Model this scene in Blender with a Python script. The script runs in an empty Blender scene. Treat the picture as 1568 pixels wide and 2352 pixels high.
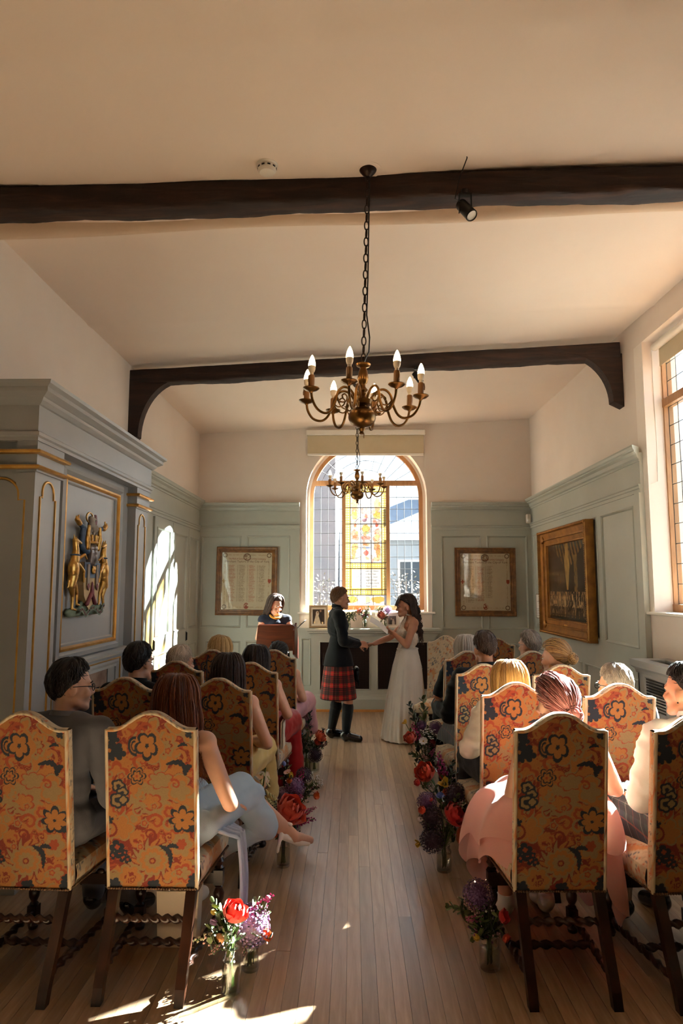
import bpy, bmesh, math, random
import numpy as np
from mathutils import Vector, Matrix, Quaternion
R_ = math.radians
PI = math.pi
S = bpy.context.scene
COL = S.collection
# ---------------------------------------------------------------- camera
cam_d = bpy.data.cameras.new('camera')
cam = bpy.data.objects.new('camera', cam_d); COL.objects.link(cam)
cam.location = (0, 0, 1.68)
_f = 1568.0
cam.rotation_euler = (PI / 2 + math.atan(174 / _f), 0, math.atan(25 / _f))
cam_d.sensor_fit = 'HORIZONTAL'; cam_d.sensor_width = 36.0
cam_d.lens = 36.0 * _f / 1568.0
cam_d.clip_start = 0.05; cam_d.clip_end = 300
S.camera = cam
# ---------------------------------------------------------------- world, sun, exposure
W = bpy.data.worlds.new('world'); S.world = W; W.use_nodes = True
wn = W.node_tree.nodes; wl = W.node_tree.links
bg = wn['Background']
tc = wn.new('ShaderNodeTexCoord'); sx = wn.new('ShaderNodeSeparateXYZ'); cr = wn.new('ShaderNodeValToRGB')
wl.new(tc.outputs['Generated'], sx.inputs[0]); wl.new(sx.outputs['Z'], cr.inputs[0])
cr.color_ramp.elements[0].position = 0.0; cr.color_ramp.elements[0].color = (0.86, 0.90, 0.94, 1)
cr.color_ramp.elements[1].position = 0.6; cr.color_ramp.elements[1].color = (0.62, 0.76, 0.95, 1)
wl.new(cr.outputs[0], bg.inputs['Color'])
bg.inputs['Strength'].default_value = 1.7
sun_d = bpy.data.lights.new('sun', 'SUN'); sun_d.energy = 72.0; sun_d.angle = R_(0.9); sun_d.color = (1.0, 0.93, 0.86)
sun = bpy.data.objects.new('sun', sun_d); COL.objects.link(sun)
_el, _az = R_(33.6), R_(51.5)
_d = Vector((-math.cos(_el) * math.sin(_az), -math.cos(_el) * math.cos(_az), -math.sin(_el)))
sun.rotation_euler = _d.to_track_quat('-Z', 'Y').to_euler()
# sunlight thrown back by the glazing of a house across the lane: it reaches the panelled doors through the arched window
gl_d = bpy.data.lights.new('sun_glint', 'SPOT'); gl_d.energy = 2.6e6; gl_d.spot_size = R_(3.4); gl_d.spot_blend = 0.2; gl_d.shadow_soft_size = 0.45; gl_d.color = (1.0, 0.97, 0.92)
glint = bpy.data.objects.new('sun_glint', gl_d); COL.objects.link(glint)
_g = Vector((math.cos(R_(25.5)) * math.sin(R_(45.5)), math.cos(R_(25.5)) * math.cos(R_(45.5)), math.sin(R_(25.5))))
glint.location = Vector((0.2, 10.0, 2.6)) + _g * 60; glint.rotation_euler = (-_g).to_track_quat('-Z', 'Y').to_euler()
def portal(name, loc, rot, sx_, sy_):                                # guides sampling of the sky through a window opening
    d = bpy.data.lights.new(name, 'AREA'); d.shape = 'RECTANGLE'; d.size = sx_; d.size_y = sy_
    d.cycles.is_portal = True
    o = bpy.data.objects.new(name, d); COL.objects.link(o); o.location = loc; o.rotation_euler = rot
portal('sky_portal', (0.205, 10.12, 2.6), (-PI / 2, 0, 0), 1.66, 2.55)
portal('sky_portal', (2.86, 4.85, 2.67), (0, PI / 2, 0), 2.5, 2.4)
S.view_settings.view_transform = 'Standard'; S.view_settings.look = 'None'
S.view_settings.gamma = 1.0; S.view_settings.use_curve_mapping = False
S.view_settings.exposure = 1.88
S.cycles.use_denoising = True
S.cycles.max_bounces = 9; S.cycles.diffuse_bounces = 5; S.cycles.glossy_bounces = 3
S.cycles.transmission_bounces = 6; S.cycles.transparent_max_bounces = 12
S.cycles.caustics_reflective = False; S.cycles.caustics_refractive = False
S.cycles.sample_clamp_indirect = 6.0
S.cycles.use_adaptive_sampling = True; S.cycles.adaptive_threshold = 0.045
# ---------------------------------------------------------------- materials
def lin(h):
    if not isinstance(h, str): return tuple(h)[:3]
    h = h.lstrip('#'); c = [int(h[i:i + 2], 16) / 255 for i in (0, 2, 4)]
    return tuple(v / 12.92 if v <= 0.04045 else ((v + 0.055) / 1.055) ** 2.4 for v in c)
def nodes(name):
    m = bpy.data.materials.new(name); m.use_nodes = True
    t = m.node_tree; return m, t.nodes, t.links, t.nodes['Principled BSDF']
def coord(n, l, kind='Object', scale=(1, 1, 1)):
    c = n.new('ShaderNodeTexCoord'); mp = n.new('ShaderNodeMapping'); mp.inputs['Scale'].default_value = scale
    l.new(c.outputs[kind], mp.inputs['Vector']); return mp.outputs[0]
def ramp(n, l, fac, stops):
    r = n.new('ShaderNodeValToRGB'); e = r.color_ramp.elements
    while len(e) < len(stops): e.new(0.5)
    for k, (p, c) in enumerate(stops):
        e[k].position = p; e[k].color = (*lin(c), 1)
    l.new(fac, r.inputs[0]); return r.outputs[0]
def noise(n, l, vec, scale, detail=4, rough=0.55, dist=0):
    t = n.new('ShaderNodeTexNoise'); t.inputs['Scale'].default_value = scale; t.inputs['Detail'].default_value = detail
    t.inputs['Roughness'].default_value = rough; t.inputs['Distortion'].default_value = dist
    l.new(vec, t.inputs['Vector']); return t.outputs[0]
def bump(n, l, b, h, strength, dist=0.01):
    k = n.new('ShaderNodeBump'); k.inputs['Strength'].default_value = strength; k.inputs['Distance'].default_value = dist
    l.new(h, k.inputs['Height']); l.new(k.outputs[0], b.inputs['Normal']); return k
def mat(name, c, rough=0.5, metal=0.0, c2=None, ns=6.0, stretch=(1, 1, 1), bs=0, bstr=0.2, spec=0.5, sheen=0, coat=0, emit=None, es=0, alpha=1, trans=0, sss=0):
    m, n, l, b = nodes(name)
    b.inputs['Roughness'].default_value = rough; b.inputs['Metallic'].default_value = metal
    b.inputs['Specular IOR Level'].default_value = spec
    v = coord(n, l, 'Object', stretch)
    f = noise(n, l, v, ns)
    l.new(ramp(n, l, f, [(0.3, c), (0.7, c2 or c)]), b.inputs['Base Color'])
    if bs: bump(n, l, b, noise(n, l, v, bs, 5), bstr)
    if sheen: b.inputs['Sheen Weight'].default_value = sheen
    if coat: b.inputs['Coat Weight'].default_value = coat; b.inputs['Coat Roughness'].default_value = 0.15
    if emit: b.inputs['Emission Color'].default_value = (*lin(emit), 1); b.inputs['Emission Strength'].default_value = es
    if trans: b.inputs['Transmission Weight'].default_value = trans
    if sss:
        b.inputs['Subsurface Weight'].default_value = sss; b.inputs['Subsurface Radius'].default_value = (0.012, 0.005, 0.003); b.inputs['Subsurface Scale'].default_value = 0.6
    b.inputs['Alpha'].default_value = alpha
    return m
def wood(name, cs, scale=3.0, axis=(12, 12, 1), rough=0.45, bstr=0.15, per='', coat=0.0, var=0.35):
    m, n, l, b = nodes(name)
    v = coord(n, l, 'Object', axis)
    f = noise(n, l, v, scale, 6, 0.6, 0.6)
    c = ramp(n, l, f, [(0.25, cs[0]), (0.5, cs[1]), (0.75, cs[2])])
    if per:
        if per == 'object':
            o = n.new('ShaderNodeObjectInfo').outputs['Random']
        else:
            o = n.new('ShaderNodeNewGeometry').outputs['Random Per Island']
        mr = n.new('ShaderNodeMapRange'); mr.inputs['To Min'].default_value = 1 - var; mr.inputs['To Max'].default_value = 1 + var * 0.6
        l.new(o, mr.inputs[0])
        mx = n.new('ShaderNodeVectorMath'); mx.operation = 'SCALE'; l.new(c, mx.inputs[0]); l.new(mr.outputs[0], mx.inputs['Scale']); c = mx.outputs[0]
    l.new(c, b.inputs['Base Color']); b.inputs['Roughness'].default_value = rough
    if coat: b.inputs['Coat Weight'].default_value = coat; b.inputs['Coat Roughness'].default_value = 0.2
    bump(n, l, b, f, bstr, 0.004)
    return m
def attr_mat(name, rough=0.8, bs=0, bstr=0.2, sheen=0.0, glass=0.0, metal=0.0):
    m, n, l, b = nodes(name)
    a = n.new('ShaderNodeAttribute'); a.attribute_name = 'Col'
    l.new(a.outputs['Color'], b.inputs['Base Color']); b.inputs['Roughness'].default_value = rough
    b.inputs['Metallic'].default_value = metal
    if sheen: b.inputs['Sheen Weight'].default_value = sheen
    if bs: bump(n, l, b, noise(n, l, coord(n, l), bs, 3), bstr, 0.002)
    if glass:
        tr = n.new('ShaderNodeBsdfTransparent'); l.new(a.outputs['Color'], tr.inputs['Color'])
        mx = n.new('ShaderNodeMixShader'); mx.inputs[0].default_value = 1 - glass
        l.new(tr.outputs[0], mx.inputs[1]); l.new(b.outputs[0], mx.inputs[2])
        l.new(mx.outputs[0], n['Material Output'].inputs['Surface'])
    return m
def pane_mat(name, tint, gloss=0.08, rough=0.02):
    m, n, l, b = nodes(name); n.remove(b)
    tr = n.new('ShaderNodeBsdfTransparent'); tr.inputs['Color'].default_value = (*lin(tint), 1)
    v = coord(n, l, 'Object', (1, 1, 1)); f = noise(n, l, v, 9, 3)
    gl = n.new('ShaderNodeBsdfGlossy'); gl.inputs['Roughness'].default_value = rough
    bp = n.new('ShaderNodeBump'); bp.inputs['Strength'].default_value = 0.15; bp.inputs['Distance'].default_value = 0.004
    l.new(f, bp.inputs['Height']); l.new(bp.outputs[0], gl.inputs['Normal'])
    lw = n.new('ShaderNodeLayerWeight'); lw.inputs['Blend'].default_value = 0.5
    pw = n.new('ShaderNodeMath'); pw.operation = 'POWER'; l.new(lw.outputs['Facing'], pw.inputs[0]); pw.inputs[1].default_value = 5.0
    fr = n.new('ShaderNodeMath'); fr.operation = 'MULTIPLY_ADD'; l.new(pw.outputs[0], fr.inputs[0]); fr.inputs[1].default_value = 0.5; fr.inputs[2].default_value = 0.02
    mx = n.new('ShaderNodeMixShader'); l.new(fr.outputs[0], mx.inputs[0]); l.new(tr.outputs[0], mx.inputs[1]); l.new(gl.outputs[0], mx.inputs[2])
    l.new(mx.outputs[0], n['Material Output'].inputs['Surface']); return m
def hair_mat(name, c1, c2, rough=0.42):
    m, n, l, b = nodes(name)
    g = n.new('ShaderNodeNewGeometry').outputs['Random Per Island']
    l.new(ramp(n, l, g, [(0.0, c1), (1.0, c2)]), b.inputs['Base Color'])
    b.inputs['Roughness'].default_value = rough; b.inputs['Specular IOR Level'].default_value = 0.35
    b.inputs['Sheen Weight'].default_value = 0.15
    return m
def tartan(name, base, bands, rough=0.85):
    """bands: (period m, offset, width, colour, opacity); woven both ways over UV given in metres"""
    m, n, l, b = nodes(name)
    uv = n.new('ShaderNodeUVMap'); sp = n.new('ShaderNodeSeparateXYZ'); l.new(uv.outputs[0], sp.inputs[0])
    rgb = n.new('ShaderNodeRGB'); rgb.outputs[0].default_value = (*lin(base), 1); cur = rgb.outputs[0]
    def ma(op, a, x):
        q = n.new('ShaderNodeMath'); q.operation = op; l.new(a, q.inputs[0]); q.inputs[1].default_value = x; return q.outputs[0]
    for (per, off, wid, c, op) in bands:
        for ax in ('X', 'Y'):
            t = ma('LESS_THAN', ma('FRACT', ma('ADD', ma('DIVIDE', sp.outputs[ax], per), off + 10), 0), wid / per)
            f = ma('MULTIPLY', t, op)
            mx = n.new('ShaderNodeMix'); mx.data_type = 'RGBA'
            l.new(f, mx.inputs[0]); l.new(cur, mx.inputs[6]); mx.inputs[7].default_value = (*lin(c), 1); cur = mx.outputs[2]
    l.new(cur, b.inputs['Base Color']); b.inputs['Roughness'].default_value = rough; b.inputs['Sheen Weight'].default_value = 0.2
    return m
# ---------------------------------------------------------------- objects
def tag(o, label=None, cat=None, group=None, kind=None):
    if label: o['label'] = label
    if cat: o['category'] = cat
    if group: o['group'] = group
    if kind: o['kind'] = kind
    return o
def thing(name, label, cat, loc=(0, 0, 0), rz=0.0, group=None):
    o = bpy.data.objects.new(name, None); COL.objects.link(o); o.empty_display_size = 0.05
    o.location = loc; o.rotation_euler = (0, 0, rz); return tag(o, label, cat, group)
def link(name, me, parent=None):
    o = bpy.data.objects.new(name, me); COL.objects.link(o)
    if parent is not None: o.parent = parent
    return o
def struct(o): o['kind'] = 'structure'; return o
def copy_tree(o, parent=None):
    c = o.copy(); COL.objects.link(c)
    if parent is not None: c.parent = parent
    for ch in list(o.children): copy_tree(ch, c)
    return c
class MB:
    """collects shapes and links them as one mesh"""
    def __init__(s, M=None): s.v = []; s.f = []; s.M = M; s.uv = None; s.mi = []; s.cur = 0
    def add(s, vs, fs):
        k = len(s.v)
        if s.M is not None: vs = [s.M @ Vector(p) for p in vs]
        s.v.extend([tuple(p) for p in vs]); s.f.extend([tuple(i + k for i in f) for f in fs]); s.mi.extend([s.cur] * len(fs)); return s
    def box(s, x0, x1, y0, y1, z0, z1):
        x0, x1 = min(x0, x1), max(x0, x1); y0, y1 = min(y0, y1), max(y0, y1); z0, z1 = min(z0, z1), max(z0, z1)
        return s.add([(x0, y0, z0), (x1, y0, z0), (x1, y1, z0), (x0, y1, z0), (x0, y0, z1), (x1, y0, z1), (x1, y1, z1), (x0, y1, z1)],
                     [(3, 2, 1, 0), (4, 5, 6, 7), (0, 1, 5, 4), (1, 2, 6, 5), (2, 3, 7, 6), (3, 0, 4, 7)])
    def cham(s, x0, x1, y0, y1, z0, z1, c=0.004):
        """box with chamfered edges"""
        vs = []; 
        for (X, Y, Z) in [(x0, y0, z0), (x1, y0, z0), (x1, y1, z0), (x0, y1, z0), (x0, y0, z1), (x1, y0, z1), (x1, y1, z1), (x0, y1, z1)]:
            dx = c if X == x0 else -c; dy = c if Y == y0 else -c; dz = c if Z == z0 else -c
            vs += [(X, Y + dy, Z + dz), (X + dx, Y, Z + dz), (X + dx, Y + dy, Z)]
        bm = bmesh.new(); bv = [bm.verts.new(p) for p in vs]; bmesh.ops.convex_hull(bm, input=bv); bm.verts.index_update()
        r = s.add([v.co[:] for v in bm.verts], [[v.index for v in f.verts] for f in bm.faces]); bm.free(); return r
    def tube(s, path, rad, n=8, caps=True, flat=1.0, up=None):
        P = [Vector(p) for p in path]; k = len(P); rad = rad if isinstance(rad, (list, tuple)) else [rad] * k
        t0 = (P[1] - P[0]).normalized()
        a = Vector(up) if up else (Vector((0, 0, 1)) if abs(t0.z) < 0.9 else Vector((1, 0, 0)))
        nrm = (a - t0 * a.dot(t0)).normalized(); vs = []; fs = []
        for i in range(k):
            t = (P[min(i + 1, k - 1)] - P[max(i - 1, 0)])
            t = t.normalized() if t.length > 1e-9 else t0
            nrm = nrm - t * nrm.dot(t); nrm = nrm.normalized() if nrm.length > 1e-6 else t.orthogonal().normalized()
            b = t.cross(nrm)
            for j in range(n):
                q = 2 * PI * j / n; vs.append(P[i] + (nrm * math.cos(q) * flat + b * math.sin(q)) * rad[i])
        for i in range(k - 1):
            for j in range(n):
                fs.append((i * n + j, i * n + (j + 1) % n, (i + 1) * n + (j + 1) % n, (i + 1) * n + j))
        if caps: fs += [tuple(reversed(range(n))), tuple((k - 1) * n + j for j in range(n))]
        return s.add(vs, fs)
    def lathe(s, prof, n=24, o=(0, 0, 0), ax='z', caps=True, ph=0):
        vs = []; fs = []; k = len(prof)
        for (r, z) in prof:
            for j in range(n):
                q = 2 * PI * j / n + ph; a, b = r * math.cos(q), r * math.sin(q)
                p = (a, b, z) if ax == 'z' else ((z, a, b) if ax == 'x' else (b, z, a))
                vs.append((p[0] + o[0], p[1] + o[1], p[2] + o[2]))
        for i in range(k - 1):
            for j in range(n): fs.append((i * n + j, i * n + (j + 1) % n, (i + 1) * n + (j + 1) % n, (i + 1) * n + j))
        if caps: fs += [tuple(reversed(range(n))), tuple((k - 1) * n + j for j in range(n))]
        return s.add(vs, fs)
    def ell(s, c, r, n=16, m=10, rot=None):
        vs = []; fs = []; r = (r, r, r) if isinstance(r, (int, float)) else r
        for i in range(m + 1):
            a = PI * i / m
            for j in range(n):
                q = 2 * PI * j / n; p = Vector((r[0] * math.sin(a) * math.cos(q), r[1] * math.sin(a) * math.sin(q), -r[2] * math.cos(a)))
                if rot is not None: p = rot @ p
                vs.append(p + Vector(c))
        for i in range(m):
            for j in range(n): fs.append((i * n + j, i * n + (j + 1) % n, (i + 1) * n + (j + 1) % n, (i + 1) * n + j))
        return s.add(vs, fs)
    def prism(s, poly, y0, y1):
        """poly in (x, z), extruded along y"""
        k = len(poly); vs = [(x, y0, z) for x, z in poly] + [(x, y1, z) for x, z in poly]
        fs = [tuple(range(k)), tuple(reversed(range(k, 2 * k)))] + [(i + k, (i + 1) % k + k, (i + 1) % k, i) for i in range(k)]
        return s.add(vs, fs)
    def mould(s, prof, p0, p1, out, m0=0.0, m1=0.0, closed=True):
        """profile of (d out, z) run from p0 to p1; m0/m1 mitre factors at the ends"""
        p0, p1, out = Vector(p0), Vector(p1), Vector(out); t = (p1 - p0).normalized(); k = len(prof)
        vs = [p0 + t * (m0 * d) + out * d + Vector((0, 0, z)) for d, z in prof] + [p1 - t * (m1 * d) + out * d + Vector((0, 0, z)) for d, z in prof]
        fs = [(i, (i + 1) % k, (i + 1) % k + k, i + k) for i in range(k if closed else k - 1)]
        if closed: fs += [tuple(reversed(range(k))), tuple(range(k, 2 * k))]
        return s.add(vs, fs)
    def frame(s, x0, x1, z0, z1, prof):
        """mitred frame in the xz plane, looking along -y; prof of (inset, out toward -y)"""
        k = len(prof); vs = []; fs = []
        for (X, Z, sx, sz) in ((x0, z0, 1, 1), (x1, z0, -1, 1), (x1, z1, -1, -1), (x0, z1, 1, -1)):
            vs += [(X + sx * d, -h, Z + sz * d) for d, h in prof]
        for c in range(4):
            e = (c + 1) % 4
            for i in range(k): fs.append((c * k + i, e * k + i, e * k + (i + 1) % k, c * k + (i + 1) % k))
        return s.add(vs, fs)
    def grid(s, fn, nu, nv, wrap=False):
        """fn(u, v) -> point; u, v in 0..1"""
        k = nu if wrap else nu + 1; vs = [fn(i / nu, j / nv) for j in range(nv + 1) for i in range(k)]; fs = []
        for j in range(nv):
            for i in range(nu): fs.append((j * k + i, j * k + (i + 1) % k, (j + 1) * k + (i + 1) % k, (j + 1) * k + i))
        return s.add(vs, fs)
    def mesh(s, name, mats, smooth=None, col=None):
        me = bpy.data.meshes.new(name); me.from_pydata(s.v, [], s.f); me.update()
        for m in (mats if isinstance(mats, (list, tuple)) else [mats]): me.materials.append(m)
        if len(me.materials) > 1: me.polygons.foreach_set('material_index', s.mi)
        if smooth is not None:
            me.polygons.foreach_set('use_smooth', [True] * len(me.polygons))
            if smooth < 180: me.set_sharp_from_angle(angle=R_(smooth))
        if col is not None: set_col(me, col)
        return me
    def build(s, name, mats, parent=None, smooth=None, col=None): return link(name, s.mesh(name, mats, smooth, col), parent)
def set_col(me, fn):
    v = np.empty(len(me.vertices) * 3, np.float32); me.vertices.foreach_get('co', v); v = v.reshape(-1, 3)
    c = np.ones((len(v), 4), np.float32); c[:, :3] = fn(v)
    a = me.color_attributes.new('Col', 'FLOAT_COLOR', 'POINT'); a.data.foreach_set('color', c.ravel())
def frameM(o, u, n):
    """local x -> u, local -y -> n (out of the wall), local z -> up"""
    u, n = Vector(u).normalized(), Vector(n).normalized()
    return Matrix(((u.x, -n.x, 0, o[0]), (u.y, -n.y, 0, o[1]), (0, 0, 1, o[2]), (0, 0, 0, 1)))
# numpy value noise for painted cloth and glass
def vnoise(x, y, seed=0):
    xi, yi = np.floor(x), np.floor(y); xf, yf = x - xi, y - yi
    u, v = xf * xf * (3 - 2 * xf), yf * yf * (3 - 2 * yf)
    h = lambda a, b: np.modf(np.abs(np.sin(a * 127.1 + b * 311.7 + seed * 74.7) * 43758.5453))[0]
    return (h(xi, yi) * (1 - u) + h(xi + 1, yi) * u) * (1 - v) + (h(xi, yi + 1) * (1 - u) + h(xi + 1, yi + 1) * u) * v
def fbm(x, y, seed=0, o=4):
    t = 0; a = 0.5
    for k in range(o): t = t + a * vnoise(x * 2 ** k, y * 2 ** k, seed + k); a *= 0.5
    return t / (1 - 0.5 ** o)
def text_mesh(name, body, size, M, m, parent, depth=0.001, align='CENTER', shear=0.0, spacing=1.0):
    cu = bpy.data.curves.new(name, 'FONT'); cu.body = body; cu.size = size; cu.align_x = align; cu.extrude = depth; cu.shear = shear; cu.space_character = spacing
    cu.resolution_u = 3
    o = bpy.data.objects.new(name, cu); COL.objects.link(o)
    dg = bpy.context.evaluated_depsgraph_get(); me = bpy.data.meshes.new_from_object(o.evaluated_get(dg))
    bpy.data.objects.remove(o); me.name = name; me.transform(M @ Matrix.Rotation(PI / 2, 4, 'X')); me.materials.clear(); me.materials.append(m)
    return link(name, me, parent)
# ---------------------------------------------------------------- shared materials
M = {}
M['plaster'] = mat('cream_plaster', '#d8cabe', 0.9, c2='#ded1c6', ns=1.6, bs=7, bstr=0.12)
M['ceiling'] = mat('ceiling_plaster', '#dfcdbe', 0.92, c2='#e4d4c6', ns=0.8, bs=3, bstr=0.14)
M['reveal'] = mat('white_reveal_plaster', '#e6dbd0', 0.85, c2='#ece3da', ns=3, bs=8, bstr=0.1)
M['sage'] = mat('sage_green_paint', '#a8a99e', 0.42, c2='#a0a196', ns=2, bs=14, bstr=0.04)
M['grey'] = mat('blue_grey_paint', '#a3a2a0', 0.38, c2='#9b9b99', ns=2, bs=14, bstr=0.05)
M['gilt'] = mat('gilding', '#c08a3c', 0.34, 0.75, c2='#d9a858', ns=14, bs=30, bstr=0.1)
M['oldgilt'] = mat('old_gilding', '#7a4e22', 0.42, 0.55, c2='#a5712f', ns=10, bs=40, bstr=0.15)
M['white'] = mat('white_gloss_paint', '#e6e0d6', 0.35, c2='#e0d9ce', ns=3)
M['oak'] = wood('window_oak', ['#93633a', '#a67649', '#b38557'], 4, (6, 6, 1), 0.5)
M['beam'] = wood('old_beam_oak', ['#150c08', '#2a1810', '#472c1d'], 2.2, (1.2, 9, 9), 0.8, 0.9)
M['lead'] = mat('lead_came', '#2c2b2b', 0.6, 0.3, c2='#3a3836')
M['pane'] = pane_mat('clear_pane', '#d6dfe2')
M['black'] = mat('black_metal', '#0d0c0c', 0.4, 0.4, c2='#161413')
M['dark'] = mat('dark_void', '#060505', 0.9)
M['white_plastic'] = mat('white_plastic', '#d8cfc2', 0.4)
M['floor'] = wood('strip_floor_oak', ['#937559', '#a98b6e', '#bb9e80'], 2.0, (14, 1.1, 14), 0.33, 0.06, 'object', 0.15, 0.22)
M['floor2'] = wood('strip_floor_oak_far', ['#937559', '#a98b6e', '#bb9e80'], 2.0, (14, 1.1, 14), 0.33, 0.06, 'island', 0.15, 0.22)
XL, XR, YE, YB = -2.236, 2.583, 9.8, -3.2                             # room faces
def ceil_z(x, y): return 4.0 + 0.04 * x + 0.008 * (y - 7)
# ---------------------------------------------------------------- floor of narrow boards
b = MB(); b.box(XL - 0.3, XR + 0.35, YB - 0.2, 10.2, -0.12, -0.02)
floor = struct(b.build('floor', M['dark']))
random.seed(4)
bw = 0.0655; nrow = int((XR - XL + 0.34) / bw); meshes = {}
far = MB()
for r in range(nrow):
    x = XL - 0.02 + r * bw; y = 2.55
    far.box(x + 0.0006, x + bw - 0.0006, YB, y - 0.001, -0.02, -random.uniform(0, 0.0006))
    first = True
    while y < 9.78:
        L = random.uniform(1.9, 3.9) if not first else random.uniform(0.8, 3.6); first = False
        y1 = min(y + L, 9.8)
        if 9.8 - y1 < 0.5: y1 = 9.8
        if XR - 0.01 < x: break
        q = MB(); q.box(0.0006, bw - 0.0006, 0, y1 - y - 0.001, -0.02, 0)
        o = q.build('floorboard', M['floor'], floor); o.location = (x, y, -random.uniform(0, 0.0007)); y = y1
o = far.build('floorboard_stretch', M['floor2'], floor); o['kind'] = 'stuff'
# ---------------------------------------------------------------- ceiling
b = MB(); rng = np.random.RandomState(3)
gx = np.linspace(XL - 0.3, XR + 0.5, 60); gy = np.linspace(YB - 0.2, 10.2, 130)
def cz(x, y):
    n = 0.014 * math.sin(1.7 * x + 0.6 * y) * math.sin(0.9 * y + 1.3) + 0.006 * math.sin(4.1 * x - 2.3 * y)
    yr = 2.6 - 0.03 * x                                             # faint ridges of the plaster
    n -= 0.012 * math.exp(-((y - yr) / 0.035) ** 2)
    n -= 0.010 * math.exp(-((y - 5.6 - 0.02 * x) / 0.05) ** 2)
    return ceil_z(x, y) + n
b.grid(lambda u, v: (XL - 0.3 + u * (XR - XL + 0.8), YB - 0.2 + v * (10.4 - YB), cz(XL - 0.3 + u * (XR - XL + 0.8), YB - 0.2 + v * (10.4 - YB))), 40, 260)
ceiling = struct(b.build('ceiling', M['ceiling'], smooth=180))
b = MB(); b.box(XL - 0.4, XR + 0.6, YB - 0.3, 10.3, 4.3, 4.4); b.build('roof_slab', M['dark'], ceiling)
# plaster-covered beam edge behind the near timber
b = MB()
def ridge(u, v):
    x = XL - 0.05 + u * (XR - XL + 0.1); a = PI * v
    yc = 3.98 + 0.012 * (x + 2.2) + 0.012 * math.sin(3 * x); hw = 0.042; d = 0.072 + 0.006 * math.sin(2.1 * x)
    return (x, yc - hw * math.cos(a), ceil_z(x, yc) + 0.012 - d * math.sin(a) ** 0.7)
b.grid(ridge, 60, 10); M['ridge_plaster'] = mat('tan_ridge_plaster', '#ccb298', 0.92, c2='#d4bca4', ns=2, bs=6, bstr=0.2)  # ridge a tone darker than the ceiling plaster
struct(b.build('trim_1', M['ridge_plaster'], smooth=180))
# ---------------------------------------------------------------- wall shells
T = 0.3
def wallbox(mb, *a): mb.box(*a)
b = MB()                                                               # end wall with arched opening
CX, RI, ZS = 0.205, 0.815, 3.0                                        # window centre x, opening radius, spring
X0, X1 = CX - 0.87, CX + 0.87
b.box(XL - T, X0, YE, YE + T, 0, 4.35); b.box(X1, XR + T, YE, YE + T, 0, 4.35)
b.box(X0, X1, YE, YE + T, 0, 1.33)
na = 32; RO = 0.87
for k in range(na):
    a0, a1 = PI * k / na, PI * (k + 1) / na
    p = [(CX + RO * math.cos(a0), ZS + RO * math.sin(a0)), (CX + RO * math.cos(a0), 4.35), (CX + RO * math.cos(a1), 4.35), (CX + RO * math.cos(a1), ZS + RO * math.sin(a1))]
    b.prism(list(reversed(p)), YE, YE + T)
wall_end = struct(b.build('wall_end', M['plaster']))
b = MB(); b.box(XL - T, XL, YB, YE + T, 0, 4.35); wall_left = struct(b.build('wall_left', M['plaster']))
b = MB()                                                               # right wall with three window openings
ops = [(3.65, 5.93)]
ys = [YB] + [q for p in ops for q in p] + [YE + T]
for k in range(0, len(ys), 2): b.box(XR, XR + T, ys[k], ys[k + 1], 0, 4.35)
for (y0, y1) in ops: b.box(XR, XR + T, y0, y1, 0, 1.47); b.box(XR, XR + T, y0, y1, 3.86, 4.35)
wall_right = struct(b.build('wall_right', M['plaster']))
M['unseen_oak'] = wood('unseen_wall_dark_oak', ['#241710', '#38241a', '#4a3224'], 3, (8, 8, 1), .5)  # unseen back wall, made dark wood to cut bounced light
b = MB(); b.box(XL - T, XR + T, YB - T, YB, 0, 4.35); struct(b.build('wall_back', M['unseen_oak']))
b = MB(); b.box(XL, XL + .03, YB, 3.9, 0, 2.85); struct(b.build('panelling', M['sage'])); b = MB(); b.box(XR - .03, XR, YB, 3.5, 0, 2.85); struct(b.build('panelling', M['sage']))  # plain boards out of view, added to lower the bounce near the camera
# ---------------------------------------------------------------- windows
def came(mb, p, q, y, r=0.005, rad=0.004): mb.tube([(p[0], y, p[1]), (q[0], y, q[1])], rad, 6)
def pane_poly(poly, y, parent, m=None, col=None):
    q = MB(); q.prism(poly, y - 0.002, y + 0.002); return q.build('pane', m or M['pane'], parent)
YW = 10.03
w1 = MB()
def arc_ring(mb, r0, r1, y0, y1, a0=0.0, a1=PI, n=40):
    for k in range(n):
        t0, t1 = a0 + (a1 - a0) * k / n, a0 + (a1 - a0) * (k + 1) / n
        mb.prism([(CX + r0 * math.cos(t0), ZS + r0 * math.sin(t0)), (CX + r0 * math.cos(t1), ZS + r0 * math.sin(t1)), (CX + r1 * math.cos(t1), ZS + r1 * math.sin(t1)), (CX + r1 * math.cos(t0), ZS + r1 * math.sin(t0))], y0, y1)
arc_ring(w1, 0.775, 0.83, YW - 0.035, YW + 0.035)
for sx_ in (-1, 1): w1.box(CX + sx_ * 0.775, CX + sx_ * 0.83, YW - 0.035, YW + 0.035, 1.36, ZS)
w1.box(CX - 0.83, CX + 0.83, YW - 0.04, YW + 0.04, 1.36, 1.425)
w1.box(CX - 0.775, CX + 0.775, YW - 0.04, YW + 0.04, 3.185, 3.255)
w1.box(-0.15, -0.098, YW - 0.032, YW + 0.032, 1.425, 3.185); w1.box(0.497, 0.549, YW - 0.032, YW + 0.032, 1.425, 3.185)
window_1 = struct(w1.build('window_1', M['oak'], smooth=30))
b = MB(); arc_ring(b, 0.83, 0.875, YW - 0.02, YW + 0.05); 
for sx_ in (-1, 1): b.box(CX + sx_ * 0.83, CX + sx_ * 0.875, YW - 0.02, YW + 0.05, 1.33, ZS)
b.build('surround', M['reveal'], window_1)
ld = MB()
nr = 10; z0, z1 = 1.425, 3.185
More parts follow.
